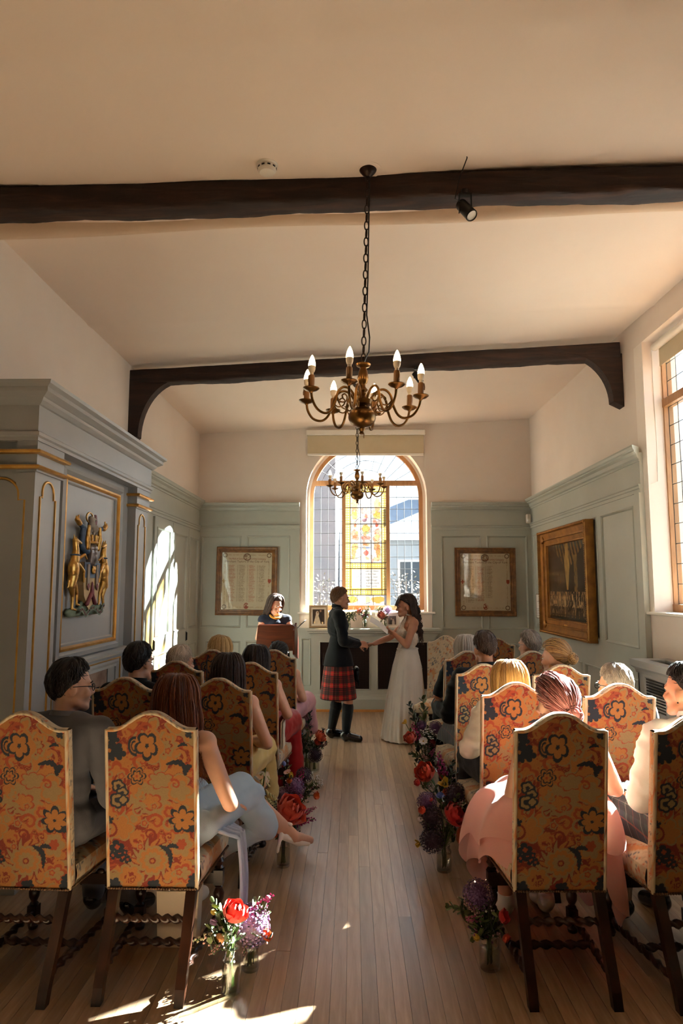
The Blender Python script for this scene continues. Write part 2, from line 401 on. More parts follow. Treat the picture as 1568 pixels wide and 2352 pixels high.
for (xa, xb) in ((-0.57, -0.15), (0.549, 0.98)):
    for c in range(5): came(ld, (xa + (xb - xa) * c / 4, z0), (xa + (xb - xa) * c / 4, z1), YW)
    for r in range(nr + 1): came(ld, (xa, z0 + (z1 - z0) * r / nr), (xb, z0 + (z1 - z0) * r / nr), YW)
    for c in range(4):
        for r in range(nr):
            a, d = xa + (xb - xa) * c / 4, (xb - xa) / 4; e, h = z0 + (z1 - z0) * r / nr, (z1 - z0) / nr
            pane_poly([(a, e), (a, e + h), (a + d, e + h), (a + d, e)], YW, window_1)
# fan light
rads = [0.42, 0.56, 0.70, 0.777]
angs = [R_(19.5 + (180 - 39) * k / 12) for k in range(13)]
zt = 3.255
def pol(r, a): return (CX + r * math.cos(a), ZS + r * math.sin(a))
for r in rads[:3]:
    a0 = math.asin(min(0.999, (zt - ZS) / r)); ld.tube([(*pol(r, a0 + (PI - 2 * a0) * k / 30),) and (pol(r, a0 + (PI - 2 * a0) * k / 30)[0], YW, pol(r, a0 + (PI - 2 * a0) * k / 30)[1]) for k in range(31)], 0.004, 6)
for a in angs:
    rs = max(0.42, (zt - ZS) / math.sin(a)); came(ld, pol(rs, a), pol(0.777, a), YW)
for k in range(12):
    for i in range(3):
        A = [pol(rads[i], angs[k]), pol(rads[i], (angs[k] + angs[k + 1]) / 2), pol(rads[i], angs[k + 1]), pol(rads[i + 1], angs[k + 1]), pol(rads[i + 1], (angs[k] + angs[k + 1]) / 2), pol(rads[i + 1], angs[k])]
        if all(p[1] > zt - 0.005 for p in A): pane_poly(A, YW, window_1)
        else:
            A = [(x, max(z, zt)) for x, z in A]; pane_poly(A, YW, window_1)
for k, sx_ in enumerate((-1, 1)):                                       # corner pieces and the inner lunette
    A = [(CX + sx_ * (zt - ZS) / math.tan(angs[0]), zt)] + [(CX + sx_ * abs(0.777 * math.cos(t)), ZS + 0.777 * math.sin(t)) for t in (angs[0], (angs[0] + 0.334) / 2, 0.334)]
    pane_poly(A if sx_ < 0 else list(reversed(A)), YW, window_1)
a0 = math.asin((zt - ZS) / 0.42)
pane_poly([pol(0.42, a0 + (PI - 2 * a0) * k / 12) for k in range(13)], YW, window_1)
# centre light of painted glass
sv = [-0.098, -0.026, 0.124, 0.279, 0.431, 0.497]; sh = [1.425, 1.574, 1.651, 1.962, 2.043, 2.332, 2.617, 2.857, 3.09, 3.185]
for x in sv[1:-1]: came(ld, (x, 1.574), (x, 3.185), YW, rad=0.005)
for x in (0.075, 0.305): came(ld, (x, 1.425), (x, 1.574), YW, rad=0.004)
for z in sh[1:-1]: came(ld, (-0.098, z), (0.497, z), YW, rad=0.006)
for pth in ([(0.04, 2.617), (0.06, 2.67), (0.124, 2.72)], [(0.279, 2.70), (0.34, 2.70), (0.431, 2.655)], [(0.124, 2.47), (0.279, 2.36)], [(0.279, 2.45), (0.39, 2.345), (0.431, 2.36)],
            [(-0.026, 2.27), (0.05, 2.28), (0.124, 2.265)], [(0.31, 2.332), (0.431, 2.225)], [(-0.098, 2.105), (0.03, 2.11), (0.124, 2.13)],
            [(0.124, 1.47), (0.19, 1.445), (0.26, 1.47)], [(-0.02, 1.425), (0.02, 1.48), (0.07, 1.574)], [(-0.098, 1.55), (0.0, 1.48), (0.05, 1.425)]):
    ld.tube([(x, YW, z) for x, z in pth], 0.003, 5)
ld.build('lead_cames', M['lead'], window_1, smooth=40)
M['stained'] = attr_mat('painted_glass', 0.3, glass=0.5)
_n = M['stained'].node_tree; _t = _n.nodes.new('ShaderNodeBsdfTranslucent'); _s = _n.nodes.new('ShaderNodeVectorMath'); _s.operation = 'SCALE'; _s.inputs['Scale'].default_value = 0.055
_n.links.new(_n.nodes['Attribute'].outputs['Color'], _s.inputs[0]); _n.links.new(_s.outputs[0], _t.inputs['Color']); _n.links.new(_t.outputs[0], _n.nodes['Mix Shader'].inputs[2])
def lerp(c, col, w): return c * (1 - w[:, None]) + np.array(lin(col))[None] * w[:, None]
def gs(v, a): return np.clip(a, 0, 1)
def stain(v):
    x, z = v[:, 0], v[:, 2]; n = len(x); c = np.tile(np.array(lin('#eef0ec')), (n, 1)); N = fbm(x * 40, z * 40, 5); N2 = fbm(x * 90, z * 90, 9)
    c *= (0.86 + 0.2 * N)[:, None]
    bd = ((x < -0.03) | (x > 0.435) | ((z > 1.96) & (z < 2.045)) | ((z > 1.572) & (z < 1.652)) | (z > 3.09)) & (z > 1.572)
    c[bd] = np.array(lin('#f3c25a')) * (0.8 + 0.4 * N[bd][:, None])
    dots = bd & ((np.modf(np.abs(x) / 0.036)[0] > 0.35) & (np.modf(z / 0.036)[0] > 0.35)); c[dots] = np.array(lin('#f6e3ae'))
    def blob(cx, cz, rx, rz, col, k=0.5, ns=0.35):
        nonlocal c
        d = ((x - cx) / rx) ** 2 + ((z - cz) / rz) ** 2 + (N - 0.5) * ns * 4 + (N2 - 0.5) * ns * 2
        c = lerp(c, col, np.where(bd, 0, np.clip((1.15 - d) * 4, 0, 1) * k))
    for (cx, s_) in ((0.03, 1), (0.37, -1)):
        blob(cx, 2.90, 0.05, 0.10, '#e0b070', 0.8); blob(cx + 0.02 * s_, 2.80, 0.06, 0.06, '#c98d62', 0.7); blob(cx, 2.74, 0.05, 0.06, '#f0cf4e', 0.8)
        blob(cx + 0.01 * s_, 2.60, 0.022, 0.03, '#d9582f', 0.9); blob(cx, 2.47, 0.05, 0.07, '#e07a4a', 0.75); blob(cx + 0.02 * s_, 2.41, 0.06, 0.04, '#dd6a3a', 0.75)
        blob(cx - 0.01 * s_, 2.22, 0.035, 0.12, '#e39a3f', 0.85); blob(cx + 0.035 * s_, 2.28, 0.02, 0.05, '#e39a3f', 0.8); blob(cx + 0.01 * s_, 2.10, 0.05, 0.03, '#e9c77c', 0.7)
    blob(0.20, 2.80, 0.07, 0.05, '#c98d62', 0.6); blob(0.20, 2.72, 0.02, 0.04, '#a05b5b', 0.8); blob(0.18, 2.67, 0.03, 0.025, '#8f5560', 0.8)
    blob(0.20, 2.55, 0.06, 0.06, '#f1cf55', 0.85); blob(0.20, 2.48, 0.05, 0.02, '#a8c48a', 0.8); blob(0.20, 2.41, 0.07, 0.035, '#dd5f38', 0.8)
    blob(0.20, 2.31, 0.06, 0.02, '#e7b75a', 0.7); blob(0.20, 2.265, 0.07, 0.012, '#6f93c4', 0.8, 0.1); blob(0.20, 2.19, 0.035, 0.04, '#cf5238', 0.85); blob(0.20, 2.11, 0.06, 0.025, '#e9c77c', 0.6)
    for cx in (-0.01, 0.37): blob(cx, 1.51, 0.09, 0.05, '#e9a92f', 0.9)
    blob(0.19, 1.51, 0.07, 0.05, '#e6cf90', 0.8)
    inn = ~bd & (z > 2.05); rs = random.Random(4)
    for k in range(60):
        cx, cz = rs.uniform(-.02, .425), rs.uniform(2.07, 3.07); blob(cx, cz, rs.uniform(.012, .035), rs.uniform(.012, .04), rs.choice(['#d9a05a', '#e8c070', '#c98a62', '#d97848', '#b88a70', '#efd488', '#a87860']), .55, .6)
    ln = inn & ((np.abs(N - .5) < .022) | (np.abs(N2 - .48) < .02)); c[ln] = c[ln] * .45 + np.array(lin('#7a4a28')) * .35
    tx = (x > -0.01) & (x < 0.415) & (z > 1.67) & (z < 1.95); c[tx] = np.array(lin('#dfe0dc')) * (0.9 + 0.1 * N[tx][:, None])
    ed = (x > -0.026) & (x < 0.431) & (z > 1.651) & (z < 1.962) & ~tx; c[ed] = np.array(lin('#eab23f'))
    return np.clip(c, 0, 1) * .55
def stained_pane(xa, xb, za, zb):
    q = MB(); nu, nv = max(2, int((xb - xa) / 0.0036)), max(2, int((zb - za) / 0.0036))
    q.grid(lambda u, v: (xa + (xb - xa) * u, YW, za + (zb - za) * v), nu, nv)
    q.build('pane', M['stained'], window_1, col=stain)
for i in range(5):
    for j in range(1, 9): stained_pane(sv[i], sv[i + 1], sh[j], sh[j + 1])
for (xa, xb) in ((-0.098, 0.075), (0.075, 0.305), (0.305, 0.497)): stained_pane(xa, xb, sh[0], sh[1])
M['ink'] = mat('ink', '#5a5650', 0.8)
for k, t in enumerate(('This Company had been', 'dignified in the Year', '1679 by having in their', 'Fraternity eight Kings', 'eleven Dukes thirty Earls', 'and Forty four Lords')):
    text_mesh('inscription', t, 0.038, Matrix.Translation((0.2, YW - 0.004, 1.912 - 0.044 * k)), M['ink'], window_1, 0.0004, shear=0.25, spacing=0.97)
b = MB(); b.cham(-0.78, 1.17, YE - 0.045, YW - 0.03, 1.31, 1.34, 0.006); struct(b.build('trim_2', M['white'], smooth=30))   # sill
# right windows (the nearest two are out of the picture but light the room)
XW = 2.78
def right_window(name, y0, y1, full):
    w = MB(); z0, z1 = 1.49, 3.86; fw = 0.07
    w.box(XW - 0.04, XW + 0.04, y0 - 0.02, y0 + fw, z0, z1); w.box(XW - 0.04, XW + 0.04, y1 - fw, y1 + 0.12, z0, z1)
    w.box(XW - 0.045, XW + 0.045, y0, y1 + 0.1, z0 - 0.02, z0 + 0.05); w.box(XW - 0.04, XW + 0.04, y0, y1 + 0.1, z1 - 0.05, z1)
    w.box(XW - 0.045, XW + 0.045, y0, y1, 3.26, 3.33)
    mu = [y0 + (y1 - y0) * 0.335, y0 + (y1 - y0) * 0.665]
    for m_ in mu: w.box(XW - 0.035, XW + 0.035, m_ - 0.026, m_ + 0.026, z0, z1)
    wo = struct(w.build(name, M['oak'], smooth=30)); l_ = MB()
    edges = [y0 + fw] + [q for m_ in mu for q in (m_ - 0.026, m_ + 0.026)] + [y1 - fw]
    for k in range(0, 6, 2):
        ya, yb = edges[k], edges[k + 1]
        for (za, zb, n_) in ((1.54, 3.26, 10), (3.33, 3.81, 3)):
            for c in range(5): l_.tube([(XW, ya + (yb - ya) * c / 4, za), (XW, ya + (yb - ya) * c / 4, zb)], 0.0035, 5)
            for r in range(n_ + 1): l_.tube([(XW, ya, za + (zb - za) * r / n_), (XW, yb, za + (zb - za) * r / n_)], 0.0035, 5)
            if full:
                for c in range(4):
                    for r in range(n_):
                        q = MB(); q.box(XW - 0.002, XW + 0.002, ya + (yb - ya) * c / 4, ya + (yb - ya) * (c + 1) / 4, za + (zb - za) * r / n_, za + (zb - za) * (r + 1) / n_)
                        q.build('pane', M['pane'], wo)
            else:
                q = MB(); q.box(XW - 0.002, XW + 0.002, ya, yb, za, zb); q.build('pane', M['pane'], wo)
    l_.build('lead_cames', M['lead'], wo)
    s_ = MB(); s_.cham(XR - 0.035, XW - 0.03, y0 - 0.04, y1 + 0.06, 1.45, 1.475, 0.006); s_.build('sill', M['white'], wo, smooth=30)
    return wo
window_2 = right_window('window_2', 3.65, 5.98, True)
b = MB()                                                               # splayed white reveals of window 2
b.add([(XR - 0.002, 5.93, 1.47), (XW + 0.02, 6.03, 1.47), (XW + 0.02, 6.03, 3.86), (XR - 0.002, 5.93, 3.86), (XW + 0.02, 6.2, 1.47), (XW + 0.02, 6.2, 3.86), (XR + 0.001, 6.2, 1.47), (XR + 0.001, 6.2, 3.86)],
      [(0, 1, 2, 3), (1, 4, 5, 2), (0, 3, 7, 6), (3, 2, 5, 7), (0, 6, 4, 1), (4, 6, 7, 5)])
b.build('reveal', M['reveal'], window_2)
# ---------------------------------------------------------------- panelled walls
CORN = [(0, 0), (0.012, 0), (0.012, 0.02), (0.03, 0.03), (0.045, 0.06), (0.075, 0.075), (0.075, 0.088), (0.09, 0.095), (0.1, 0.115), (0.1, 0.13), (0, 0.13)]
ARCH = [(0, 0), (0.014, 0), (0.014, 0.03), (0.024, 0.036), (0.024, 0.055), (0.034, 0.062), (0.034, 0.074), (0, 0.074)]
BEAD = [(-0.003, -0.002), (0, 0.006), (0.006, 0.009), (0.014, 0.004), (0.022, -0.008), (0.026, -0.016), (-0.003, -0.016)]
def panelling(name, Mx, width, z0, z1, panels, m, corn_z=None, arch_z=None, mit=(0, 0), u0=0.0, parent=None):
    """stiles and rails in one mesh; every panel, cornice and rail moulding a part"""
    us = sorted({u0, u0 + width} | {p[0] for p in panels} | {p[1] for p in panels}); zs = sorted({z0, z1} | {p[2] for p in panels} | {p[3] for p in panels})
    f = MB(Mx)
    for i in range(len(us) - 1):
        for j in range(len(zs) - 1):
            uc, zc = (us[i] + us[i + 1]) / 2, (zs[j] + zs[j + 1]) / 2
            if not any(p[0] < uc < p[1] and p[2] < zc < p[3] for p in panels): f.box(us[i], us[i + 1], 0, 0.03, zs[j], zs[j + 1])
    root = f.build(name, m, parent)
    if parent is None: struct(root)
    for p in panels:
        q = MB(Mx); q.box(p[0], p[1], 0.014, 0.03, p[2], p[3]); q.frame(p[0], p[1], p[2], p[3], BEAD); q.build('panel', m, root)
    if corn_z is not None:
        q = MB(Mx); q.mould([(d, z + corn_z) for d, z in CORN], (u0, 0, 0), (u0 + width, 0, 0), (0, -1, 0), mit[0], mit[1]); q.build('cornice', m, root)
    if arch_z is not None:
        q = MB(Mx); q.mould([(d, z + arch_z) for d, z in ARCH], (u0, 0, 0), (u0 + width, 0, 0), (0, -1, 0), mit[0], mit[1]); q.build('frieze_moulding', m, root)
    return root
EL = frameM((XL, YE - 0.03, 0), (1, 0, 0), (0, -1, 0))
wl_ = -0.755 - XL
panelling('panelling', EL, wl_, 0.0, 2.84, [(0.07, 0.645, 1.12, 2.42), (0.725, 1.34, 1.12, 2.42), (0.16, 0.645, 0.25, 0.93), (0.725, 1.34, 0.25, 0.93)], M['sage'], 2.765, 2.50, (1, 0))
ER = frameM((1.13, YE - 0.03, 0), (1, 0, 0), (0, -1, 0))
wr_ = XR - 1.13
panelling('panelling', ER, wr_, 0.0, 2.84, [(0.14, 0.71, 1.10, 2.42), (0.79, 1.36, 1.10, 2.42), (0.14, 0.71, 0.25, 0.90), (0.79, 1.36, 0.25, 0.90)], M['sage'], 2.765, 2.50, (0, 1))
b = MB()                                                               # cornice ends returning to the window
RM = frameM((XR - 0.03, YE - 0.03, 0), (0, -1, 0), (-1, 0, 0))
pr = panelling('panelling', RM, 3.74, 0.0, 2.88, [(0.10, 0.62, 1.14, 2.42), (0.72, 2.62, 1.14, 2.42), (2.74, 3.56, 1.14, 2.42), (0.1, 0.62, 0.25, 0.86), (0.72, 1.3, 0.25, 0.86), (1.4, 2.0, 0.25, 0.86), (2.1, 2.7, 0.25, 0.86), (2.8, 3.5, 0.25, 0.86)], M['sage'], 2.80, 2.52, (1, -1))
b = MB(RM); b.box(3.64, 3.746, -0.02, 0.04, 0.0, 2.519); b.build('pilaster_strip', M['sage'], pr)
LM = frameM((XL + 0.03, 6.05, 0), (0, 1, 0), (1, 0, 0))
pl = panelling('panelling', LM, 3.72, 0.0, 2.86, [(0.12, 0.55, 1.12, 2.36), (0.7, 1.2, 1.12, 2.36), (0.12, 0.55, 0.25, 0.95), (0.7, 1.2, 0.25, 0.95)], M['sage'], 2.79, 2.49, (0, 1))
for (n_, y0, y1, hy) in ((1, 7.50, 8.265, 7.56), (2, 8.275, 9.07, 9.035), (3, 9.08, 9.73, 9.12)):
    dm = frameM((XL + 0.052, y0, 0), (0, 1, 0), (1, 0, 0)); w_ = y1 - y0
    d = panelling(f'door_{n_}', dm, w_, 0.06, 2.47, [(0.09, w_ - 0.09, 1.14, 2.36), (0.09, w_ - 0.09, 0.22, 0.94)], M['sage'])
    h = MB(dm); u = hy - y0; h.cham(u - 0.008, u + 0.008, -0.02, 0.0, 1.0, 1.1, 0.003); h.box(u - 0.012, u + 0.012, -0.006, 0.0, 0.99, 1.11)
    if n_ != 3: h.build('handle', M['black'], d)
    h = MB(dm); u = (w_ - 0.006) if n_ != 2 else 0.006
    for z in (2.26, 1.35, 0.3): h.lathe([(0.007, z), (0.007, z + 0.09)], 8, (u, -0.004, 0))
    h.build('hinge', M['sage'], d, smooth=40)
for nm, Mx, wd, cut in (('baseboard_left', LM, 3.72, 0), ('baseboard_right', RM, 3.74, 0), ('baseboard_end_right', ER, wr_, 0), ('baseboard_end_left', EL, wl_, 0)):
    q = MB(Mx); q.mould([(0, 0), (0.022, 0), (0.022, 0.13), (0.012, 0.155), (0, 0.165)], (0, 0, 0), (wd, 0, 0), (0, -1, 0)); struct(q.build(nm, M['sage']))
# ---------------------------------------------------------------- chimney breast
XF = -1.86
cb = MB(); cb.box(XL, -1.96, 3.95, 6.12, 0.0, 2.54); cb.box(XL, -1.93, 3.97, 6.10, 2.54, 2.86)
chim = struct(cb.build('chimney_breast', M['grey']))
ZT = 2.54
# fireplace mass: panel plane x=-1.93 with the hearth opening
b = MB(); b.box(-1.97, -1.93, 4.28, 5.80, 1.06, ZT); b.box(-1.97, -1.93, 4.28, 4.46, 0, 1.06); b.box(-1.97, -1.93, 5.46, 5.80, 0, 1.06)
b.build('overmantel_board', M['grey'], chim)
b = MB(); b.box(-1.955, -1.945, 4.60, 5.34, 0, 0.96); b.build('hearth_opening', M['dark'], chim)
M['marble'] = mat('brown_marble', '#8a6a58', 0.25, c2='#b39480', ns=9, bs=0)
b = MB(); b.box(-1.965, -1.935, 4.46, 5.46, 0.93, 1.06); b.box(-1.965, -1.935, 4.46, 4.62, 0, 0.93); b.box(-1.965, -1.935, 5.32, 5.46, 0, 0.93); b.build('marble_slip', M['marble'], chim)
CM = frameM((-1.93, 4.28, 0), (0, 1, 0), (1, 0, 0))                  # u runs along +y
b = MB(CM); b.frame(0.06, 1.44, 0.0, 1.16, [(0, 0), (0, 0.03), (0.03, 0.03), (0.05, 0.018), (0.07, 0.02), (0.09, 0.01), (0.11, 0.012), (0.11, 0)]); b.build('fire_surround', M['grey'], chim)
b = MB(CM); b.frame(0.10, 1.40, -0.05, 1.125, [(0, 0.02), (0.004, 0.028), (0.012, 0.028), (0.016, 0.02)]); b.build('gold_bead', M['gilt'], chim)
b = MB(CM); b.frame(0.12, 1.30, 1.21, 2.49, [(0, 0), (0, 0.035), (0.03, 0.045), (0.055, 0.02), (0.055, 0)]); b.build('picture_moulding', M['grey'], chim)
b = MB(CM); b.frame(0.17, 1.25, 1.255, 2.44, [(0, 0.015), (0.008, 0.034), (0.022, 0.036), (0.034, 0.02), (0.036, 0.012), (0, 0.012)]); b.build('gold_frame', M['gilt'], chim, smooth=50)
b = MB(CM); b.frame(0.205, 1.215, 1.29, 2.405, [(0, 0), (0, 0.014), (0.014, 0.016), (0.022, 0.006), (0.022, 0)]); b.build('picture_moulding', M['grey'], chim)
b = MB(); b.mould([(0, 1.15), (0.05, 1.15), (0.06, 1.165), (0.06, 1.18), (0.03, 1.195), (0, 1.2)], (-1.93, 4.28, 0), (-1.93, 5.80, 0), (1, 0, 0)); b.build('mantel_ledge', M['grey'], chim)
def gold_arch(Mx, x0, x1, z0, z1, parent):
    """shouldered arch bead"""
    w = x1 - x0; r = w * 0.34; c = (x0 + x1) / 2; sh_ = w * 0.13; pts = [(x0, z0), (x0, z1 - r - 0.03), (x0 + sh_, z1 - r - 0.03)]
    pts += [(c - (w / 2 - sh_) * math.cos(a), z1 - r + r * math.sin(a)) for a in np.linspace(0, PI, 13)]
    pts += [(x1 - sh_, z1 - r - 0.03), (x1, z1 - r - 0.03), (x1, z0)]
    q = MB(Mx); q.tube([(x, 0, z) for x, z in pts], 0.009, 6); q.build('gold_bead', M['gilt'], parent, smooth=60)
    q = MB(Mx); q.prism([(x, z) for x, z in pts], 0.001, 0.004); return q
for (y0, y1) in ((3.93, 4.28), (5.80, 6.14)):
    b = MB(); b.box(-1.97, XF, y0, y1, 0, 2.36); b.build('pilaster', M['grey'], chim)
    Mx = frameM((XF, y0, 0), (0, 1, 0), (1, 0, 0)); w_ = y1 - y0
    gold_arch(Mx, 0.07, w_ - 0.07, 0.35, 2.32, chim)
    b = MB(); b.box(-1.97, XF + 0.012, y0 - 0.012, y1 + 0.012, 2.36, ZT); b.build('pilaster_cap', M['grey'], chim)
    for zc, d in ((2.385, 0.02), (2.475, 0.028)):
        b = MB(); P = [(0, zc - 0.014), (d, zc - 0.01), (d + 0.006, zc), (d, zc + 0.01), (0, zc + 0.014)]; 
        xa = XF + 0.012
        b.mould(P, (xa, y0 - 0.012, 0), (xa, y1 + 0.012, 0), (1, 0, 0), -1, -1); b.mould(P, (xa, y0 - 0.012, 0), (-2.236 if y0 < 5 else -1.97, y0 - 0.012, 0), (0, -1, 0), -1, 0)
        b.build('gold_band', M['gilt'], chim)
b = MB(); b.box(XL, XF - 0.012, 3.938, 4.1, 0, ZT - 0.002); b.build('side_board', M['grey'], chim)
Mx = frameM((XL, 3.936, 0), (1, 0, 0), (0, -1, 0)); gold_arch(Mx, 0.03, 0.32, 0.35, 2.32, chim)
FR = [(0, 0), (0.02, 0), (0.02, 0.02), (0.03, 0.03), (0.03, 0.05), (0.018, 0.06), (0.018, 0.21), (0.03, 0.215), (0.05, 0.235), (0.06, 0.25), (0.07, 0.255), (0.10, 0.275), (0.10, 0.30), (0.125, 0.315), (0.13, 0.335), (0, 0.335)]
b = MB(); P = [(d, z + ZT) for d, z in FR]
b.mould(P, (XF, 3.92, 0), (XF, 6.15, 0), (1, 0, 0), -1, -1); b.mould(P, (XF, 3.92, 0), (XL, 3.92, 0), (0, -1, 0), -1, 0); b.mould(P, (XF, 6.15, 0), (XL, 6.15, 0), (0, 1, 0), -1, 0)
b.box(XL, XF + 0.002, 3.92, 6.15, ZT, ZT + 0.335); b.build('entablature', M['grey'], chim)
# ---------------------------------------------------------------- timber beams
def rough_beam(name, p0, p1, w, h, seed, n=60, sag=0.0, m=None, parent=None):
    rs = np.random.RandomState(seed); ph = rs.rand(12) * 6.28; p0, p1 = Vector(p0), Vector(p1); L = (p1 - p0).length; t = (p1 - p0) / L; side = Vector((t.y, -t.x, 0)).normalized(); up = side.cross(t) * -1
    if up.z < 0: up = -up
    b = MB(); prof = []
    k = 20
    def pt(u, v):
        s = u * L; a = 2 * PI * v; ca, sa = math.cos(a), math.sin(a)
        e = 0.28; x = math.copysign(abs(ca) ** e, ca); z = math.copysign(abs(sa) ** e, sa)
        wob = 0.05 * math.sin(2.2 * s + ph[0] + a) + 0.035 * math.sin(5.3 * s + ph[1] + 2 * a) + 0.03 * math.sin(11 * s + ph[2] + 3 * a) + 0.02 * math.sin(31 * s + ph[3] + 5 * a)
        return p0 + t * s + side * (x * w / 2 * (1 + wob)) + up * (z * h / 2 * (1 + wob * (1.3 if sa < 0 else 0.1)) - sag * math.sin(PI * u))
    b.grid(lambda u, v: pt(u, v), n, k)
    b.add([pt(0, j / k) for j in range(k)], [tuple(range(k))]); b.add([pt(1, j / k) for j in range(k)], [tuple(reversed(range(k)))])
    return b.build(name, m or M['beam'], parent, smooth=50)
bm1 = struct(rough_beam('ceiling_beam', (XL - 0.05, 3.61, 3.815), (XR + 0.05, 3.69, 3.99), 0.15, 0.15, 7, 140))
bm2 = struct(rough_beam('ceiling_beam', (XL - 0.02, 6.72, 3.79), (XR - 0.02, 6.42, 3.945), 0.15, 0.15, 11, 110))
def brace(px, zt, zb, sgn, parent):
    b = MB(); n = 14; pts = []
    for k in range(n + 1):
        u = k / n; a = u * PI / 2
        pts.append((px + sgn * (0.5 - 0.42 * math.sin(a)) , zt - (1 - math.cos(a)) * (zt - zb)))
    poly = pts + [(px - sgn * 0.02, zb - 0.05), (px - sgn * 0.02, zt)]
    if sgn > 0: poly = list(reversed(poly))
    y = 6.70 if px < 0 else 6.43
    b.prism(poly, y - 0.06, y + 0.06); return b.build('brace', M['beam'], parent)
brace(XL + 0.02, 3.76, 3.18, 1, bm2); brace(XR - 0.02, 3.91, 3.44, -1, bm2)
rough_beam('wall_post', (XL + 0.03, 6.71, 2.88), (XL + 0.02, 6.71, 3.80), 0.12, 0.13, 5, 20, parent=bm2)
# ---------------------------------------------------------------- outside
M['paving'] = mat('pale_paving', '#68635c', 0.9, c2='#5e5953', ns=3)
M['brick'] = mat('old_brick', '#7c6e6c', 0.9, c2='#6a6466', ns=1.2, bs=20, bstr=0.4)
M['render'] = mat('pale_render', '#8d9194', 0.9, c2='#83888c', ns=1)
M['slate'] = mat('slate_roof', '#6d727c', 0.7, c2='#5e636d', ns=3, bs=12, bstr=0.3)
M['tile'] = mat('clay_roof', '#8e6a58', 0.8, c2='#7d5b4c', ns=3)
M['darkglass'] = mat('window_glass_dark', '#2c3036', 0.1)
b = MB(); b.box(-60, 60, 10.15, 90, -0.7, -0.5); b.box(3.0, 60, -40, 10.1, -0.7, -0.5); struct(b.build('ground', M['paving']))
def house(name, label, x0, x1, y, h, dep, wallm, roofm, wins, rh):
    r = thing(name, label, 'building', ((x0 + x1) / 2, y, -0.5)); w = (x1 - x0) / 2
    b = MB(); b.box(-w, w, 0, dep, 0, h); b.build('wall', wallm, r)
    b = MB(); b.add([(-w - .2, -.2, h), (w + .2, -.2, h), (w + .2, dep + .2, h), (-w - .2, dep + .2, h), (-w - .2, dep / 2, h + rh), (w + .2, dep / 2, h + rh)], [(3, 2, 1, 0), (0, 1, 5, 4), (2, 3, 4, 5), (1, 2, 5), (3, 0, 4)]); b.build('roof', roofm, r)
    for (wx, wz) in wins:
        b = MB(); b.box(wx - .5, wx + .5, -.04, .02, wz, wz + 1.3); f = b.build('window', M['white'], r)
        b = MB(); b.box(wx - .42, wx - .02, -.05, -.03, wz + .08, wz + 1.22); b.box(wx + .02, wx + .42, -.05, -.03, wz + .08, wz + 1.22); b.build('pane', M['darkglass'], f)
    b = MB(); b.box(-w * .5, -w * .5 + .7, dep / 2 - .4, dep / 2 + .4, h + rh * .5, h + rh + 1); b.build('chimney', wallm, r)
    return r
house('brick_house', 'old brick house seen through the left light of the arched window', -11, -0.5, 20, 7.6, 7, M['brick'], M['slate'], [(1.2, 3.9), (1.2, 1.2)], 1.2)
house('rendered_house', 'pale rendered house with slate roof seen through the right of the arched window', 0.6, 9.5, 25, 3.9, 6, M['render'], M['slate'], [(-2.9, 1.9)], 1.9)
M['leaf_out'] = mat('outdoor_leaves', '#3c3e30', 0.7, c2='#5a4a44', ns=14)
M['bark'] = mat('bark', '#4a3c34', 0.9)
def shrub(x, y, h, label, seed):
    rs = random.Random(seed); r = thing('garden_shrub', label, 'shrub', (x, y, -0.5), group='shrubs outside the arched window'); st = MB(); lf = MB()
    for k in range(26):
        a = rs.uniform(0, 6.28); q = rs.uniform(.2, .7); p = [Vector((0.06 * math.cos(a), 0.06 * math.sin(a), 0))]
        for i in range(5): p.append(Vector((q * math.cos(a) * (i + 1) / 5 + rs.uniform(-.06, .06), q * math.sin(a) * (i + 1) / 5, h * rs.uniform(.75, 1) * (i + 1) / 5)))
        st.tube(p, [.02, .017, .014, .01, .008, .004], 4)
        for i in range(2, 6):
            for j in range(14):
                c = p[i] + Vector((rs.gauss(0, .1), rs.gauss(0, .1), rs.gauss(0, .1))); u = Vector((rs.gauss(0, 1), rs.gauss(0, 1), rs.gauss(0, 1))).normalized() * .032; v = u.orthogonal().normalized() * .016
                lf.add([c - u, c + v, c + u, c - v], [(0, 1, 2, 3)])
    st.build('stem', M['bark'], r); o = lf.build('foliage', M['leaf_out'], r); o['kind'] = 'stuff'
shrub(-0.55, 13.5, 2.3, 'pale leafy shrub behind the left light of the arched window', 1)
shrub(1.25, 13.5, 2.35, 'twiggy shrub behind the right light of the arched window', 2)
